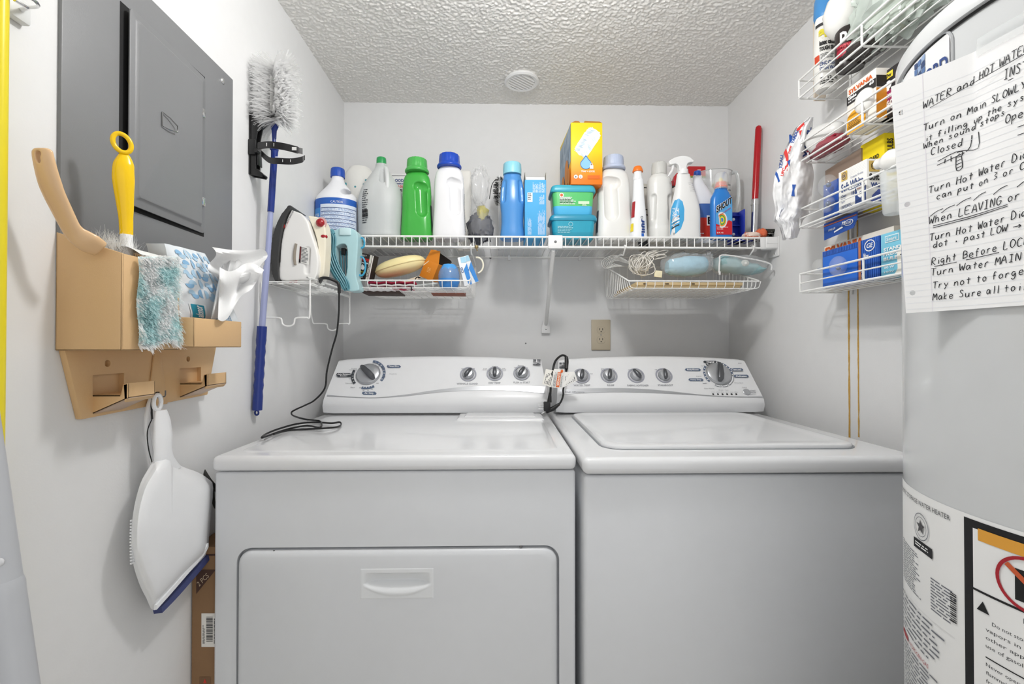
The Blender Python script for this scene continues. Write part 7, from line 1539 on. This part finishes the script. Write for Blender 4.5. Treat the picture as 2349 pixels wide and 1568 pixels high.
q = PX(1985, 150, .845); mb = MB(); crumple(mb, (q.x, q.y, z + .018), (.034, .070, .0165), mat('black_bag', '3a3432', .2, spec=.8), 71, .18, 40, None, 8); single('black_bag', 'crumpled shiny black bag lying flat on the top tier', 'bag', mb)
q = PX(1925, 40, .835); mb = MB(); mb.lathe([(.001, -.062), (.018, -.058), (.034, -.038), (.042, -.006), (.036, .024), (.02, .045), (.001, .05)], MILK, q + Vector((-.005, -.02, .0)), 32, M=Matrix.Rotation(math.radians(12), 3, 'X')); t = thing('white_globe', 'large egg-shaped white bulb above the tall bottle on the top tier', 'light bulb', q); part('glass', mb, t)
GB = mat('green_white_film', 'dbe6de', .18, alpha=.60, spec=.8); q = PX(2030, 50, .842); t = thing('plastic_bag', 'big crumpled pale green see-through plastic bag on the near half of the top tier', 'bag', (q.x, q.y, z)); mb = MB()
crumple(mb, (.848, .955, z + .080), (.046, .145, .076), GB, 81, .22, 64, None, 9); part('film', mb, t); mb = MB(); crumple(mb, (.856, .97, z + .045), (.032, .10, .038), pl('b9bfae', .5), 83, .2, 36); part('contents', mb, t)

# ---------------- white carrier bag hanging from the rack's far end
BW = mat('white_bag_film', 'f6f6f7', .22, alpha=.93, coat=.2); t = thing('carrier_bag', 'white carrier bag with red and blue lettering hanging at the rack\'s far end', 'bag', P(1830, 540, 1.24))
LE = [(268, 1856), (290, 1830), (340, 1806), (400, 1783), (440, 1778), (480, 1785), (503, 1779), (515, 1793), (545, 1802)]; RE = [(268, 1866), (300, 1864), (340, 1861), (370, 1862), (400, 1868), (440, 1863), (490, 1857), (505, 1842), (545, 1829)]
def bagp(u, v, o=0.0):
    py = 545 - 277 * v; l = lerp1([(a, b) for a, b in LE], py)[0]; r = lerp1([(a, b) for a, b in RE], py)[0]; w_ = Vector((u * 3.1, v * 6.2, 4))
    fold = .010 * noise.noise(w_ * 1.3) + .006 * abs(noise.noise(w_ * 3.1)); b_ = .022 * math.sin(PI * min(max(u, 0), 1)) * (.35 + .65 * math.sin(PI * min(1, v * .9 + .1)))
    return P(l + (r - l) * u, py, 1.235 - b_ - fold - o)
mb = MB(); mb.grid(lambda u, v: bagp(u, v), 34, 70, BW); mb.grid(lambda u, v: bagp(1 - u, v) + Vector((0, .012 + .02 * math.sin(PI * u), 0)), 20, 40, BW); bag = part('bag_film', mb, t)
mb = MB(); BR_ = pl('2f5cb0', .35); RR_ = pl('dc3b36', .35)
def bq(pts, m): mb.add([bagp(a, b, .0012) for a, b in pts], [list(range(len(pts)))], m, False)
def b2(px, py):
    v = (545 - py) / 277; l = lerp1([(a, b) for a, b in LE], py)[0]; r = lerp1([(a, b) for a, b in RE], py)[0]; return ((px - l) / (r - l), v)
for m_, pts in ((RR_, [(1827, 296), (1844, 280), (1846, 288), (1834, 298), (1828, 300)]), (RR_, [(1798, 350), (1803, 340), (1808, 355), (1809, 370), (1806, 392), (1800, 386), (1803, 366)]), (BR_, [(1784, 398), (1780, 392), (1778, 400), (1783, 410), (1785, 418), (1789, 415)]),
               (BR_, [(1817, 423), (1826, 423), (1822, 436), (1823, 450), (1815, 449), (1818, 434)]), (BR_, [(1810, 308), (1818, 312), (1816, 322), (1811, 330)]), (BR_, [(1806, 370), (1813, 365), (1811, 382)]), (BR_, [(1787, 496), (1797, 466), (1793, 480), (1788, 497)]), (RR_, [(1833, 300), (1840, 298), (1835, 312)]), (BR_, [(1811, 310), (1815, 307), (1812, 318)])): bq([b2(a, b) for a, b in pts], m_)
def btext(s, p0, p1, ht, m, bold=.04):
    """lettering running between two picture points on the bag, ht picture height to its left"""
    d = Vector((p1[0] - p0[0], p1[1] - p0[1])); n = Vector((d.y, -d.x)).normalized() * ht
    def f(a, b):
        x = p0[0] + d.x * a + n.x * b; y = p0[1] + d.y * a + n.y * b; u, v = b2(x, y); return bagp(u, v, .0016)
    mb.tmap(s, f, m, 2, bold)
btext('WAVL', (1850, 362), (1862, 292), 9, NAVY, .05); btext('YARDU', (1820, 330), (1832, 300), 7, BR_, .03); btext('YEAU', (1793, 388), (1797, 356), 7, BR_, .03); btext('UPC', (1797, 404), (1802, 386), 7, RR_, .03); btext('new', (1812, 352), (1817, 334), 5, RR_, .02)
part('printed_letters', mb, bag)

# ================================================================ WATER HEATER
HX, HY, HR = .737, .49, .230; HZ = 1.50
ENH = mat('heater_enamel', 'd4d6d7', .2, coat=.3); t = thing('water_heater', 'tall pale grey cylindrical water heater at the right edge, covered in labels', 'water heater', (HX, HY, 0)); n = 128
mb = MB(); mb.lathe([(HR - .004, 0), (HR, .01), (HR, HZ - .002)], ENH, (HX, HY, 0), n); heater = t; jk = part('jacket', mb, t, ang=50)
mb = MB(); mb.lathe([(HR + .0010, HZ - .004), (HR + .0010, HZ)], BLACK, (HX, HY, 0), n, cap=False); part('seam_gasket', mb, t)
mb = MB(); mb.lathe([(HR + .0004, HZ), (HR + .005, HZ + .001), (HR + .005, HZ + .022), (HR + .001, HZ + .028), (HR - .02, HZ + .030), (.01, HZ + .032)], ENH, (HX, HY, 0), n); part('top_cap', mb, t, ang=50)
mb = MB(); mb.tube([(HX + .02, HY - .08, HZ + .03), (HX + .02, HY - .08, ZC - .001)], .011, mat('copper', 'b07a4c', .3, metal=.9), 16); part('water_pipe', mb, t)
def hit(px, py):
    """picture point to (angle, height) on the jacket"""
    r = ray(px, py); o = CAM - Vector((HX, HY, 0)); a = r.x ** 2 + r.y ** 2; b = 2 * (o.x * r.x + o.y * r.y); c = o.x ** 2 + o.y ** 2 - HR ** 2; dsc = max(0, b * b - 4 * a * c); k = (-b - math.sqrt(dsc)) / (2 * a); p = CAM + r * k
    return math.atan2(p.y - HY, p.x - HX) % (2 * PI), p.z
def hc(th, z, o=.0006): return Vector((HX + (HR + o) * math.cos(th), HY + (HR + o) * math.sin(th), z))
def hquad(mb, t0, t1, z0, z1, m, o=.0006, nu=None):
    nu = nu or max(1, int(abs(t1 - t0) / .05)); mb.grid(lambda u, v: hc(t0 + (t1 - t0) * u, z0 + (z1 - z0) * v, o), nu, 1, m)
def htext(mb, s, t0, z0, w, h, m, bold=0.0, res=2, o=.0014):
    o = .0009 if o < .0015 else .0014
    mb.tmap(s, lambda a, b: hc(t0 + w / HR * a, z0 + h * b, o), m, res, bold)
# angles grow towards the camera's right (counter-clockwise from behind the left edge): th = pi is the leftmost side
thL = hit(2069, 1200)[0]; LP = pp('f0f0ef')
zl = hit(2300, 1205)[1]
lb = MB(); hquad(lb, thL - .25, PI + 1.6, .10, zl, LP, .0005, 40); pnl = part('label_sheet', lb, jk)
lb = MB(); thK = hit(2214, 1300)[0]; zk = hit(2214, 1184)[1]; thK2 = thK + .135 / HR * 1.0 + .55
hquad(lb, thK, thK2, .12, zk, INK, .0009, 24); hquad(lb, thK + .010 / HR, thK2 - .010 / HR, .125, zk - .0085, LP, .0013, 24)
zo1 = hit(2231, 1205)[1]; zo0 = hit(2231, 1232)[1]; hquad(lb, thK + .0155 / HR, thK2 - .015 / HR, zo0, zo1, pp('e0a03c'), .0017, 24)
lb.add([hc(thK + a, zo0 + b, .0022) for a, b in ((.40, .001), (.44, .001), (.42, .010))], [[0, 1, 2]], INK, False); htext(lb, 'WARNING', thK + .46, zo0 + .002, .06, .008, INK, .04, 2, .0022)
zd = hit(2230, 1345)[1]; hquad(lb, thK + .010 / HR, thK2 - .010 / HR, zd - .0012, zd + .0012, INK, .0017, 24)
cth, czz = hit(2349, 1340); cth += .022; rr = .030 / HR; czz = (zd + zo0) / 2; rp = .022
vs = []
for k in range(41):
    a = 2 * PI * k / 40
    for r_ in (.027, .0238): vs.append(hc(cth + r_ * math.cos(a) / HR, czz + r_ * math.sin(a), .0022))
RW = pl('a8202c', .5); lb.add(vs, [[2 * k, 2 * k + 1, 2 * k + 3, 2 * k + 2] for k in range(40)], RW, False)
lb.add([hc(cth + a / HR, czz + b, .0018) for a, b in ((-.011, -.018), (.014, -.018), (.014, .013), (-.011, .013))], [[0, 1, 2, 3]], INK, False); lb.add([hc(cth + a / HR, czz + b, .0026) for a, b in ((-.019, .013), (-.016, .017), (.019, -.013), (.016, -.017))], [[0, 1, 2, 3]], pl('c85a32', .5), False)
htext(lb, 'GASOLINE', cth - .009 / HR, czz - .012, .02, .004, WINK, .03, 2, .0022)
tw = thK + .022 / HR; wx = (thK2 - .012 / HR - tw) * HR
def para(z1, rows, step, seed, t0=tw, w=wx, fill=.42, words=7, m=SG):
    lb.lines(lambda u, v: hc(t0 + w / HR * u, z1 - step * rows * (1 - v), .0015), int(rows * 1.6), m, fill, int(words * 1.6), seed)
DINK = mat('dark_grey_ink', '4a4a4c', .6)
htext(lb, 'FIRE OR EXPLOSION HAZARD', tw + .032 / HR, zd - .012, .10, .0052, DINK, .05, 2, .0020); htext(lb, 'Can result in serious injury or death', tw + .040 / HR, zd - .020, .09, .0042, DINK, 0, 2, .0020)
lb.add([hc(tw + a / HR, zd - .020 + b, .0020) for a, b in ((-.008, .0), (.004, .0), (-.002, .011))], [[0, 1, 2]], INK, False)
for k, s_ in enumerate(('Do not store or use gasoline or other flammable', 'vapors in the vicinity of this or any', 'other appliance. Storage or use of', 'use of gasoline or other flammable vapors')): htext(lb, s_, tw + (.006 / HR if k == 0 else 0), zd - .031 - .0085 * k, .115, .0050, DINK, 0, 2, .0020)
z_ = zd - .066; hquad(lb, tw, tw + .115 / HR, z_, z_ + .0012, INK, .0018); 
for k, s_ in enumerate(('Never operate water heater without the inner', 'flammable vapors may be drawn by air currents', 'from the surrounding area to the water', 'heater burner.')): htext(lb, s_, tw, z_ - .010 - .0085 * k, (.115, .115, .105, .05)[k], .0048, DINK, 0, 2, .0020)
z_ -= .048
for k, s_ in enumerate(('Keep flammable products', '1. far away from heater', '2. in approved containers', '3. tightly closed and', '4. out of children reach')): htext(lb, s_, tw + (.0 if k == 0 else .010 / HR), z_ - .0085 * k, .08, .0048, DINK, 0, 2, .0020)
z_ -= .045; hquad(lb, tw, tw + .115 / HR, z_, z_ + .0012, INK, .0018); para(z_ - .004, 14, .008, 6)
# left column: heading, star badge, specification table, bar code
tl = thL - .02; wl = (thK - .016 / HR - tl) * HR
zh0 = hit(2090, 1142)[1]
htext(lb, 'AUTOMATIC STORAGE WATER HEATER', hit(2072, 1130)[0] - .02, hit(2160, 1180)[1] - .002, (thK - hit(2072, 1130)[0] - .012 / HR) * HR, .0058, DINK, .0, 2, .0016)
ts, zs_ = hit(2115, 1208)
def hring(t0, z0, r0, r1, m, o=.0016, n_=32):
    vs = []
    for k in range(n_ + 1):
        a = 2 * PI * k / n_
        for r_ in (r0, r1): vs.append(hc(t0 + r_ * math.cos(a) / HR, z0 + r_ * math.sin(a), o))
    lb.add(vs, [[2 * k, 2 * k + 1, 2 * k + 3, 2 * k + 2] for k in range(n_)], m, False)
hring(ts, zs_, .0165, .0155, SG); hring(ts, zs_, .0120, .0113, SG); lb.add([hc(ts, zs_, .0018)] + [hc(ts + (.0095 if k % 2 == 0 else .0040) * math.sin(k * PI / 5) / HR, zs_ + (.0095 if k % 2 == 0 else .0040) * math.cos(k * PI / 5), .0018) for k in range(10)], [[0, 1 + k, 1 + (k + 1) % 10] for k in range(10)], DINK, False)
tb_, zb_ = hit(2118, 1255); lb.add([hc(tb_ + a / HR, zb_ + b, .0016) for a, b in ((-.020, -.006), (.020, -.006), (.020, .006), (-.020, .006))], [[0, 1, 2, 3]], INK, False); lb.lines(lambda u, v: hc(tb_ + (-.015 + .03 * u) / HR, zb_ - .003 + .006 * v, .0020), 2, LP, .5, 3, 2)
for k, (w_, h_) in enumerate(((.9, 1), )): pass
zt_ = zb_ - .014
lb.lines(lambda u, v: hc(tl + .10 + .9 * wl / HR * .55 * u, zt_ - .055 + .055 * v, .0009), 18, SG, .38, 5, 11); lb.lines(lambda u, v: hc(tl + .10 + wl / HR * (.62 + .28 * u), zt_ - .055 + .040 * v, .0009), 11, SG, .38, 3, 12)
tb2, zb2 = hit(2190, 1392); 
for k in range(14): lb.add([hc(tb2 + a / HR, zb2 + (k - 7) * .0024 + b, .0016) for a, b in ((-.004, 0), (.004, 0), (.004, .0010 + .0006 * (k % 3 == 0)), (-.004, .0010 + .0006 * (k % 3 == 0)))], [[0, 1, 2, 3]], INK, False)
hquad(lb, tl, thK - .012 / HR, zt_ - .066, zt_ - .0655, pp('dcdcdc'), .0010); para(zt_ - .07, 5, .010, 9, tl + .10, wl * .8, .3, 4)
zr = zt_ - .128; hquad(lb, tl + .10, tl + .10 + .03 / HR, zr, zr + .006, RW, .0014); htext(lb, 'HYDROGEN GAS', tl + .10 + .035 / HR, zr, .05, .005, RW, 0, 2, .0016); para(zr - .004, 16, .0075, 10, tl + .10, wl * .8, .35, 5); part('printed_text', lb, pnl)
# brand plaque near the top
lb = MB(); q0 = hit(2078, 200); q1 = hit(2186, 60); pz0, pz1 = 1.36, q1[1]; t0_, t1_ = hit(2072, 250)[0], q1[0]
pts = [(t0_ + (t1_ - t0_) * a, pz0 + (pz1 - pz0) * b) for a, b in rrect(0, 1, 0, 1, .12, 6)]
def outline(pts, w_, m, o):
    lb.tube([hc(a, b, o) for a, b in pts], w_, m, 5, closed=True)
lb.grid(lambda u, v: hc(t0_ + (t1_ - t0_) * (.03 + .94 * u), pz0 + (pz1 - pz0) * (.03 + .94 * v), .0012), 12, 4, pl('e9eaeb', .25)); outline(pts, .0016, pl('bfc1c3', .3), .0008)
ta_, tb1 = hit(2101, 160)[0], hit(2126, 150)[0]; zu, zv = hit(2112, 136)[1], hit(2112, 178)[1]
for r_ in range(3):
    for c_ in range(3):
        f_ = lambda u, v: hc(ta_ + (tb1 - ta_) * (c_ + u) / 3, zu - (zu - zv) * ((r_ + v) / 3 + .05 * math.sin((c_ + u) * 1.4)), .0018)
        lb.grid(lambda u, v: f_(.06 + .88 * u, .05 + .9 * v), 3, 1, pl(['2b4470', '4f6fa0', '8fa6c8'][(r_ + c_) % 3], .4))
to_, te_ = hit(2126, 170)[0], hit(2178, 150)[0]; zo_ = hit(2165, 163)[1]; lb.tmap('ORD', lambda a, b: hc(to_ + (te_ - to_) * a, zo_ - .001 + .0165 * b, .0020), mat('label_navy', '23407f', .5), 4, .03)
part('brand_plaque', lb, jk)

# ---------------- handwritten note taped to the heater
GLY = {
 'A': '0,0 .45,1 .9,0;.15,.4 .75,.4', 'B': '.1,0 .1,1 .6,.95 .7,.75 .5,.55 .1,.52;.5,.55 .85,.4 .8,.1 .1,0', 'C': '.85,.85 .5,1 .15,.75 .1,.35 .35,0 .85,.1', 'D': '.1,0 .15,1 .6,.9 .9,.5 .7,.1 .1,0', 'E': '.85,1 .1,.95 .1,0 .85,.05;.1,.5 .65,.55', 'G': '.85,.85 .5,1 .1,.6 .2,.1 .6,0 .85,.3 .85,.45 .5,.42', 'H': '.1,0 .15,1;.8,0 .85,1;.1,.5 .9,.55', 'I': '.5,0 .5,1;.2,1 .8,1;.2,0 .8,0', 'K': '.1,0 .1,1;.8,1 .12,.45 .85,0', 'L': '.15,1 .1,0 .8,.05', 'M': '.05,0 .15,1 .45,.35 .8,1 .95,0', 'N': '.1,0 .15,1 .8,0 .85,1', 'O': '.5,1 .15,.8 .1,.3 .4,0 .8,.2 .9,.65 .5,1', 'P': '.15,0 .15,1 .7,.95 .8,.65 .15,.5', 'R': '.1,0 .15,1 .75,.9 .7,.6 .15,.5 .85,0', 'S': '.8,.85 .45,1 .2,.8 .75,.35 .6,.05 .1,.1', 'T': '.5,0 .5,1;.0,.97 1,1', 'V': '.05,1 .45,0 .9,1', 'W': '.0,1 .2,0 .5,.65 .75,0 1,1',
 'a': '.7,.5 .35,.6 .1,.3 .35,0 .7,.35 .72,.55 .8,0', 'b': '.1,1 .1,0 .6,.05 .7,.35 .15,.5', 'c': '.75,.5 .4,.6 .1,.3 .35,0 .75,.1', 'd': '.65,.5 .3,.55 .1,.2 .4,0 .7,.3;.75,1 .75,0', 'e': '.1,.3 .7,.35 .55,.6 .2,.5 .1,.2 .4,0 .8,.1', 'f': '.7,.9 .45,1 .3,.7 .35,0;.1,.5 .65,.55', 'g': '.7,.5 .3,.6 .1,.3 .4,.05 .7,.4 .65,-.25 .3,-.35 .1,-.2', 'h': '.1,0 .15,1;.12,.35 .5,.6 .7,.4 .7,0', 'i': '.4,0 .4,.55;.4,.78 .42,.82', 'k': '.1,0 .15,1;.65,.6 .15,.25 .7,0', 'l': '.4,0 .4,1', 'm': '.05,0 .1,.55;.1,.4 .3,.6 .45,.4 .45,0;.45,.4 .7,.6 .85,.35 .85,0', 'n': '.1,0 .15,.55;.15,.35 .5,.6 .7,.4 .75,0', 'o': '.4,.6 .1,.35 .3,0 .7,.15 .7,.45 .4,.6', 'p': '.1,-.35 .15,.6;.15,.5 .6,.6 .7,.25 .15,.05', 'r': '.15,0 .2,.55;.2,.35 .45,.58 .75,.55', 's': '.7,.5 .35,.6 .3,.4 .65,.2 .5,0 .1,.05', 't': '.4,0 .4,.9;.1,.6 .75,.62', 'u': '.1,.55 .15,.1 .45,0 .7,.2 .75,.55;.75,.55 .78,0', 'w': '.05,.55 .2,0 .45,.4 .65,0 .9,.6', 'x': '.1,0 .7,.55;.1,.55 .7,0', 'y': '.1,.55 .4,.1;.8,.55 .2,-.35', 'z': '.1,.55 .7,.55 .1,0 .8,0',
 'U': '.1,1 .1,.3 .4,0 .75,.2 .8,1;.8,1 .82,0', 'F': '.1,0 .15,1 .8,.97;.12,.5 .6,.55', 'Y': '.1,1 .45,.5;.85,1 .4,0', 'v': '.1,.55 .4,0 .75,.6',
 '3': '.2,1 .7,.9 .3,.55 .75,.3 .2,0', '•': '.4,.3 .55,.35 .5,.2 .4,.25', '→': '.0,.35 1.4,.4;1.0,.6 1.4,.4 1.05,.15', '-': '.1,.3 .8,.35', '/': '.0,-.1 1.3,.7'}
# plan of the sheet: free left edge, then wrapped round the jacket
plan = [Vector((.487, .548)), Vector((.4935, .522)), Vector((.5000, .496))]
th = PI + .03
while th < PI + .78: plan.append(Vector((HX + (HR + .0035) * math.cos(th), HY + (HR + .0035) * math.sin(th)))); th += .03
LEN = [0.0]
for a, b in zip(plan, plan[1:]): LEN.append(LEN[-1] + (b - a).length)
def paper(s, z, o=0.0):
    s = max(0, min(LEN[-1] - 1e-5, s)); i = 0
    while LEN[i + 1] < s: i += 1
    k = (s - LEN[i]) / (LEN[i + 1] - LEN[i]); p = plan[i] + (plan[i + 1] - plan[i]) * k; d = (plan[i + 1] - plan[i]).normalized(); nn = Vector((-abs(d.y), d.x if d.y < 0 else -d.x)).normalized()
    if nn.x > 0: nn = -nn
    lean = (z - 1.18) / .27 * -.016 * max(0, 1 - s / .07)
    return Vector((p.x + nn.x * o + lean, p.y + nn.y * o, z))
PZ0, PZ1 = 1.180, 1.4545; PW = min(.2159, LEN[-1])
PAP = mat('note_paper', 'f7f7f7', .75); mb = MB()
holes_ = [(.0085, z_) for z_ in (PX(2073, 243, .466).z, PX(2092, 456, .470).z, PX(2098, 667, .473).z)]
bm = bmesh.new(); SS = [.018 * i / 44 for i in range(44)] + [.018 + (PW - .018) * i / 60 for i in range(61)]; NU, NV = len(SS) - 1, 620; g_ = [[bm.verts.new(paper(SS[i], PZ0 + (PZ1 - PZ0) * j / NV)) for i in range(NU + 1)] for j in range(NV + 1)]
for j in range(NV):
    for i in range(NU):
        s_, z_ = (SS[i] + SS[i + 1]) / 2, PZ0 + (PZ1 - PZ0) * (j + .5) / NV
        if any((s_ - hs) ** 2 + (z_ - hz) ** 2 < .0030 ** 2 for hs, hz in holes_): continue
        bm.faces.new([g_[j][i], g_[j][i + 1], g_[j + 1][i + 1], g_[j + 1][i]])
mb.bm(bm, PAP); note = thing('handwritten_note', 'lined notepaper sheet of handwritten water instructions taped round the water heater', 'note', paper(.05, PZ0)); sheet = part('paper_sheet', mb, note)
mb = MB(); RL = mat('ruled_line', 'e6e9ee', .7)
for k in range(36):
    z_ = PZ1 - .022 - .0071 * k
    if z_ < PZ0 + .004: break
    mb.grid(lambda u, v: paper(.0015 + (PW - .002) * u, z_ + .00035 * v, .0003), 40, 1, RL)
mb.grid(lambda u, v: paper(.0282 + .00045 * u, PZ0 + (PZ1 - PZ0) * v, .0003), 1, 10, mat('margin_line', 'ebe6ee', .7)); ru = part('ruled_lines', mb, sheet); ru['kind'] = 'stuff'
PEN = mat('pen_ink', '1b1b20', .5); mb = MB(); rd = random.Random(31)
def stroke(pts, w_=.00078):
    cc = catmull([(a, b, 0) for a, b in pts], 3) if len(pts) > 2 else [Vector((a, b, 0)) for a, b in pts]; vs = []; N = len(cc)
    for i, p in enumerate(cc):
        d = (cc[min(i + 1, N - 1)] - cc[max(i - 1, 0)]); d = d.normalized() if d.length > 1e-9 else Vector((1, 0, 0)); n_ = Vector((-d.y, d.x, 0)) * w_ * rd.uniform(.8, 1.15) / 2
        a, b = p + n_, p - n_; vs += [paper(a.x, a.y, .0005), paper(b.x, b.y, .0005)]
    mb.add(vs, [[2 * i, 2 * i + 1, 2 * i + 3, 2 * i + 2] for i in range(N - 1)], PEN, False)
def write(s, x, z0, cw=.0049, h=.0084, slope=.0, slant=.18, w_=.00078):
    x0 = x
    for ch in s:
        if ch in GLY:
            for seg in GLY[ch].split(';'):
                pts = [tuple(float(q) for q in p.split(',')) for p in seg.split()]; jx, jz = rd.uniform(-.0002, .0002), rd.uniform(-.0004, .0004)
                stroke([(x + cw * .86 * (a + slant * b) + jx, z0 + slope * (x - x0) + h * b + jz) for a, b in pts], w_)
        x += cw * (.62 if ch in 'il' else .72 if ch == ' ' else 1.0)
    return x
def prow(px, py):
    """picture point to sheet coordinates"""
    best = None
    for i in range(0, 400):
        s = LEN[-1] * i / 400; p = paper(s, 1.3); r = ray(px, py); k = p.y / r.y; e = abs((CAM + r * k).x - p.x)
        if best is None or e < best[0]: best = (e, s, (CAM + r * k).z)
        if e < .0006: break
    return best[1], best[2]
def wline(s, px, py, cw=.0049, h=.0084, **k):
    a, z_ = prow(px, py); return a, z_, write(s, a, z_, cw, h, **k)
a, z_, e_ = wline('WATER and HOT WATER', 2127, 249, .0049, .0082, slope=.15); stroke([(a + .006, z_ - .002), (e_, z_ - .002 + .15 * (e_ - a))])
a, z_, e_ = wline('INSTRUCTIONS', 2303, 184, .0050, .0095); stroke([(a + .004, z_ - .0025), (e_, z_ - .001)])
wline('Turn on Main SLOWLY so you hear', 2125, 301, .0049, .0076, slope=.04); wline('it filling up the system and', 2128, 325, .0047, .0066, slope=.06); wline('When sound stops', 2125, 342, .0046, .0064, slope=.08); wline('Closed', 2140, 357, .0050, .0080, slope=.02); a, z_, e_ = wline('Open', 2306, 284, .0052, .0085)
for k in range(2):
    stroke([(a + .010, z_ - .008 - .008 * k), (a + .034, z_ - .007 - .008 * k)])
stroke([(a + .018, z_ - .008), (a + .018, z_ - .016)])
def pstroke(pts, w_=.00078): stroke([prow(*p) for p in pts], w_)
for pts in (((2155, 370), (2200, 347), (2245, 340), (2246, 302)), ((2153, 379), (2190, 362), (2214, 350)), ((2218, 348), (2228, 335), (2231, 310)), ((2172, 364), (2171, 374)), ((2184, 358), (2185, 370)), ((2198, 350), (2210, 347), (2209, 356), (2198, 360), (2204, 352)), ((2196, 360), (2196, 390), (2209, 384), (2208, 357)), ((2196, 370), (2208, 364)), ((2196, 378), (2208, 372)), ((2197, 386), (2208, 380))): pstroke(pts, .0008)
wline('Turn Hot Water Dial up to', 2133, 444, .0051, .0080, slope=.10); wline('can put on 3 or C setting', 2150, 458, .0049, .0070, slope=.09)
for px, py in ((2134, 496), (2160, 488), (2196, 472), (2234, 460), (2280, 446), (2334, 429)): a, z_ = prow(px, py); stroke([(a, z_), (a + .006, z_ + .004), (a + .012, z_ + .0055)])
a, z_, e_ = wline('When LEAVING or', 2131, 514, .0056, .0086, slope=.06)
for k in range(2): stroke([(a + .004, z_ - .0030 - .0022 * k), (a + .035, z_ - .0010 - .0020 * k), (a + .070, z_ + .0018 - .0018 * k)])
wline('Turn Hot Water Dial to', 2131, 553, .0051, .0080, slope=.07); wline('dot • past LOW → off', 2138, 569, .0051, .0072, slope=.05)
a, z_, e_ = wline('Right Before LOCKING', 2133, 608, .0054, .0082, slope=.07); stroke([(a + .003, z_ - .002), (a + .024, z_ - .0006)]); stroke([(a + .032, z_ + .0003), (a + .062, z_ + .0024)])
wline('Turn Water MAIN off', 2132, 632, .0056, .0078, slope=.04); wline('Try not to forget to', 2134, 662, .0054, .0078, slope=.05); wline('Make Sure all toilets', 2134, 689, .0053, .0078, slope=.03)
part('handwriting', mb, sheet)
mb = MB(); TP = mat('clear_tape', 'e9ecec', .12, alpha=.35, spec=.8); mb.grid(lambda u, v: paper(.072 + .10 * u, PZ1 - .008 + .020 * v, .0012 - .0016 * v), 16, 3, TP); part('tape', mb, note)

# ================================================================ WASHER CORD WITH PLUG AND WARNING TAG, between the consoles
yk = 1.455; t = thing('power_cord', 'black appliance cord with three-prong plug and warning tags draped between the two consoles', 'cord', P(1262, 940, yk)); C3 = lambda px, py, dy=0: P(px, py, yk + dy)
mb = MB(); mb.tube(catmull([C3(1262, 913), C3(1264, 880), C3(1268, 850), C3(1274, 828, .03), C3(1288, 815, .06), C3(1299, 818, .08), C3(1302, 830, .09), C3(1299, 850, .06)], 6), .0036, BLACK, 10); mb.tube(catmull([C3(1299, 850, .06), C3(1297, 870, .02), C3(1292, 893), C3(1292, 905), C3(1286, 922), C3(1272, 936), C3(1258, 940)], 6), .0030, BLACK, 10); cdp = part('cord', mb, t)
mb = MB(); mb.tube([C3(1299, 818, .078), C3(1299, 846, .060)], .0058, BLACK, 10); part('clip', mb, t)
mb = MB(); p0 = C3(1247, 942); p1 = C3(1262, 921); mb.box((p0.x, yk - .012, p0.z), (p1.x, yk + .012, p1.z), BLACK, .003); mb.tube([C3(1260, 922), C3(1261, 912), C3(1262, 900)], [.0075, .006, .0038], BLACK, 12); plg = part('plug', mb, t)
for py in (926, 931, 937): mb = MB(); q = C3(1248, py); mb.box(q + Vector((-.018, -.003, -.0009)), q + Vector((0, .003, .0009)), CHROME); part('prong', mb, plg)
mb = MB(); mb.tube([C3(1283, 926), C3(1270, 936), C3(1252, 944)], [.0042, .0075, .0065], BLACK, 12); pl2 = part('plug', mb, t); mb = MB(); q = C3(1242, 948); mb.tube([C3(1250, 944), q], .0022, CHROME, 8); part('prong', mb, pl2)
def tag(pts, m, label=None):
    mb = MB(); f = [C3(a, b, c) for a, b, c in pts]; mb.add(f + [p + Vector((0, .0012, 0)) for p in f], [[0, 1, 2, 3], [7, 6, 5, 4], [0, 4, 5, 1], [1, 5, 6, 2], [2, 6, 7, 3], [3, 7, 4, 0]], m, False); return part('warning_tag', mb, t), (lambda u, v, o=.0008: (f[0] * (1 - u) * (1 - v) + f[1] * u * (1 - v) + f[2] * u * v + f[3] * (1 - u) * v) - UY * o)
PT = pp('f3f2ee')
tg, g = tag([(1265, 888, -.012), (1288, 890, -.012), (1294, 847, -.012), (1271, 846, -.012)], PT); mb = MB(); quad(mb, g, .42, .04, .76, .84, pp('e06a2c')); tq(mb, 'DANGER', lambda u, v, o=.0013: g(.48 + .22 * v, .80 - .70 * u, o), 0, 0, 1, 1, pp('f6d8c4'), .05); mb.lines(lambda u, v: g(.06 + .3 * v, .06 + .8 * u), 6, DARK, .4, 5, 2); mb.lines(lambda u, v: g(.80 + .16 * v, .06 + .8 * u), 3, DARK, .4, 5, 3); mb.poly([g(.80 + .13 * math.cos(a), .90 + .09 * math.sin(a), .0010) for a in [2 * PI * k / 16 for k in range(16)]], pp('e06a2c')); part('printed_text', mb, tg)
tg, g = tag([(1244, 880, -.002), (1264, 888, -.008), (1274, 850, -.006), (1252, 846, .004)], pp('efece4')); mb = MB(); mb.lines(lambda u, v: g(.1 + .75 * v, .08 + .8 * u), 5, DARK, .4, 5, 5); part('printed_text', mb, tg)
tg, g = tag([(1290, 889, -.010), (1325, 872, -.024), (1318, 852, -.026), (1295, 853, -.010)], PT); mb = MB(); mb.lines(lambda u, v: g(.06 + .8 * v, .1 + .8 * u), 7, DARK, .4, 4, 7); part('printed_text', mb, tg)
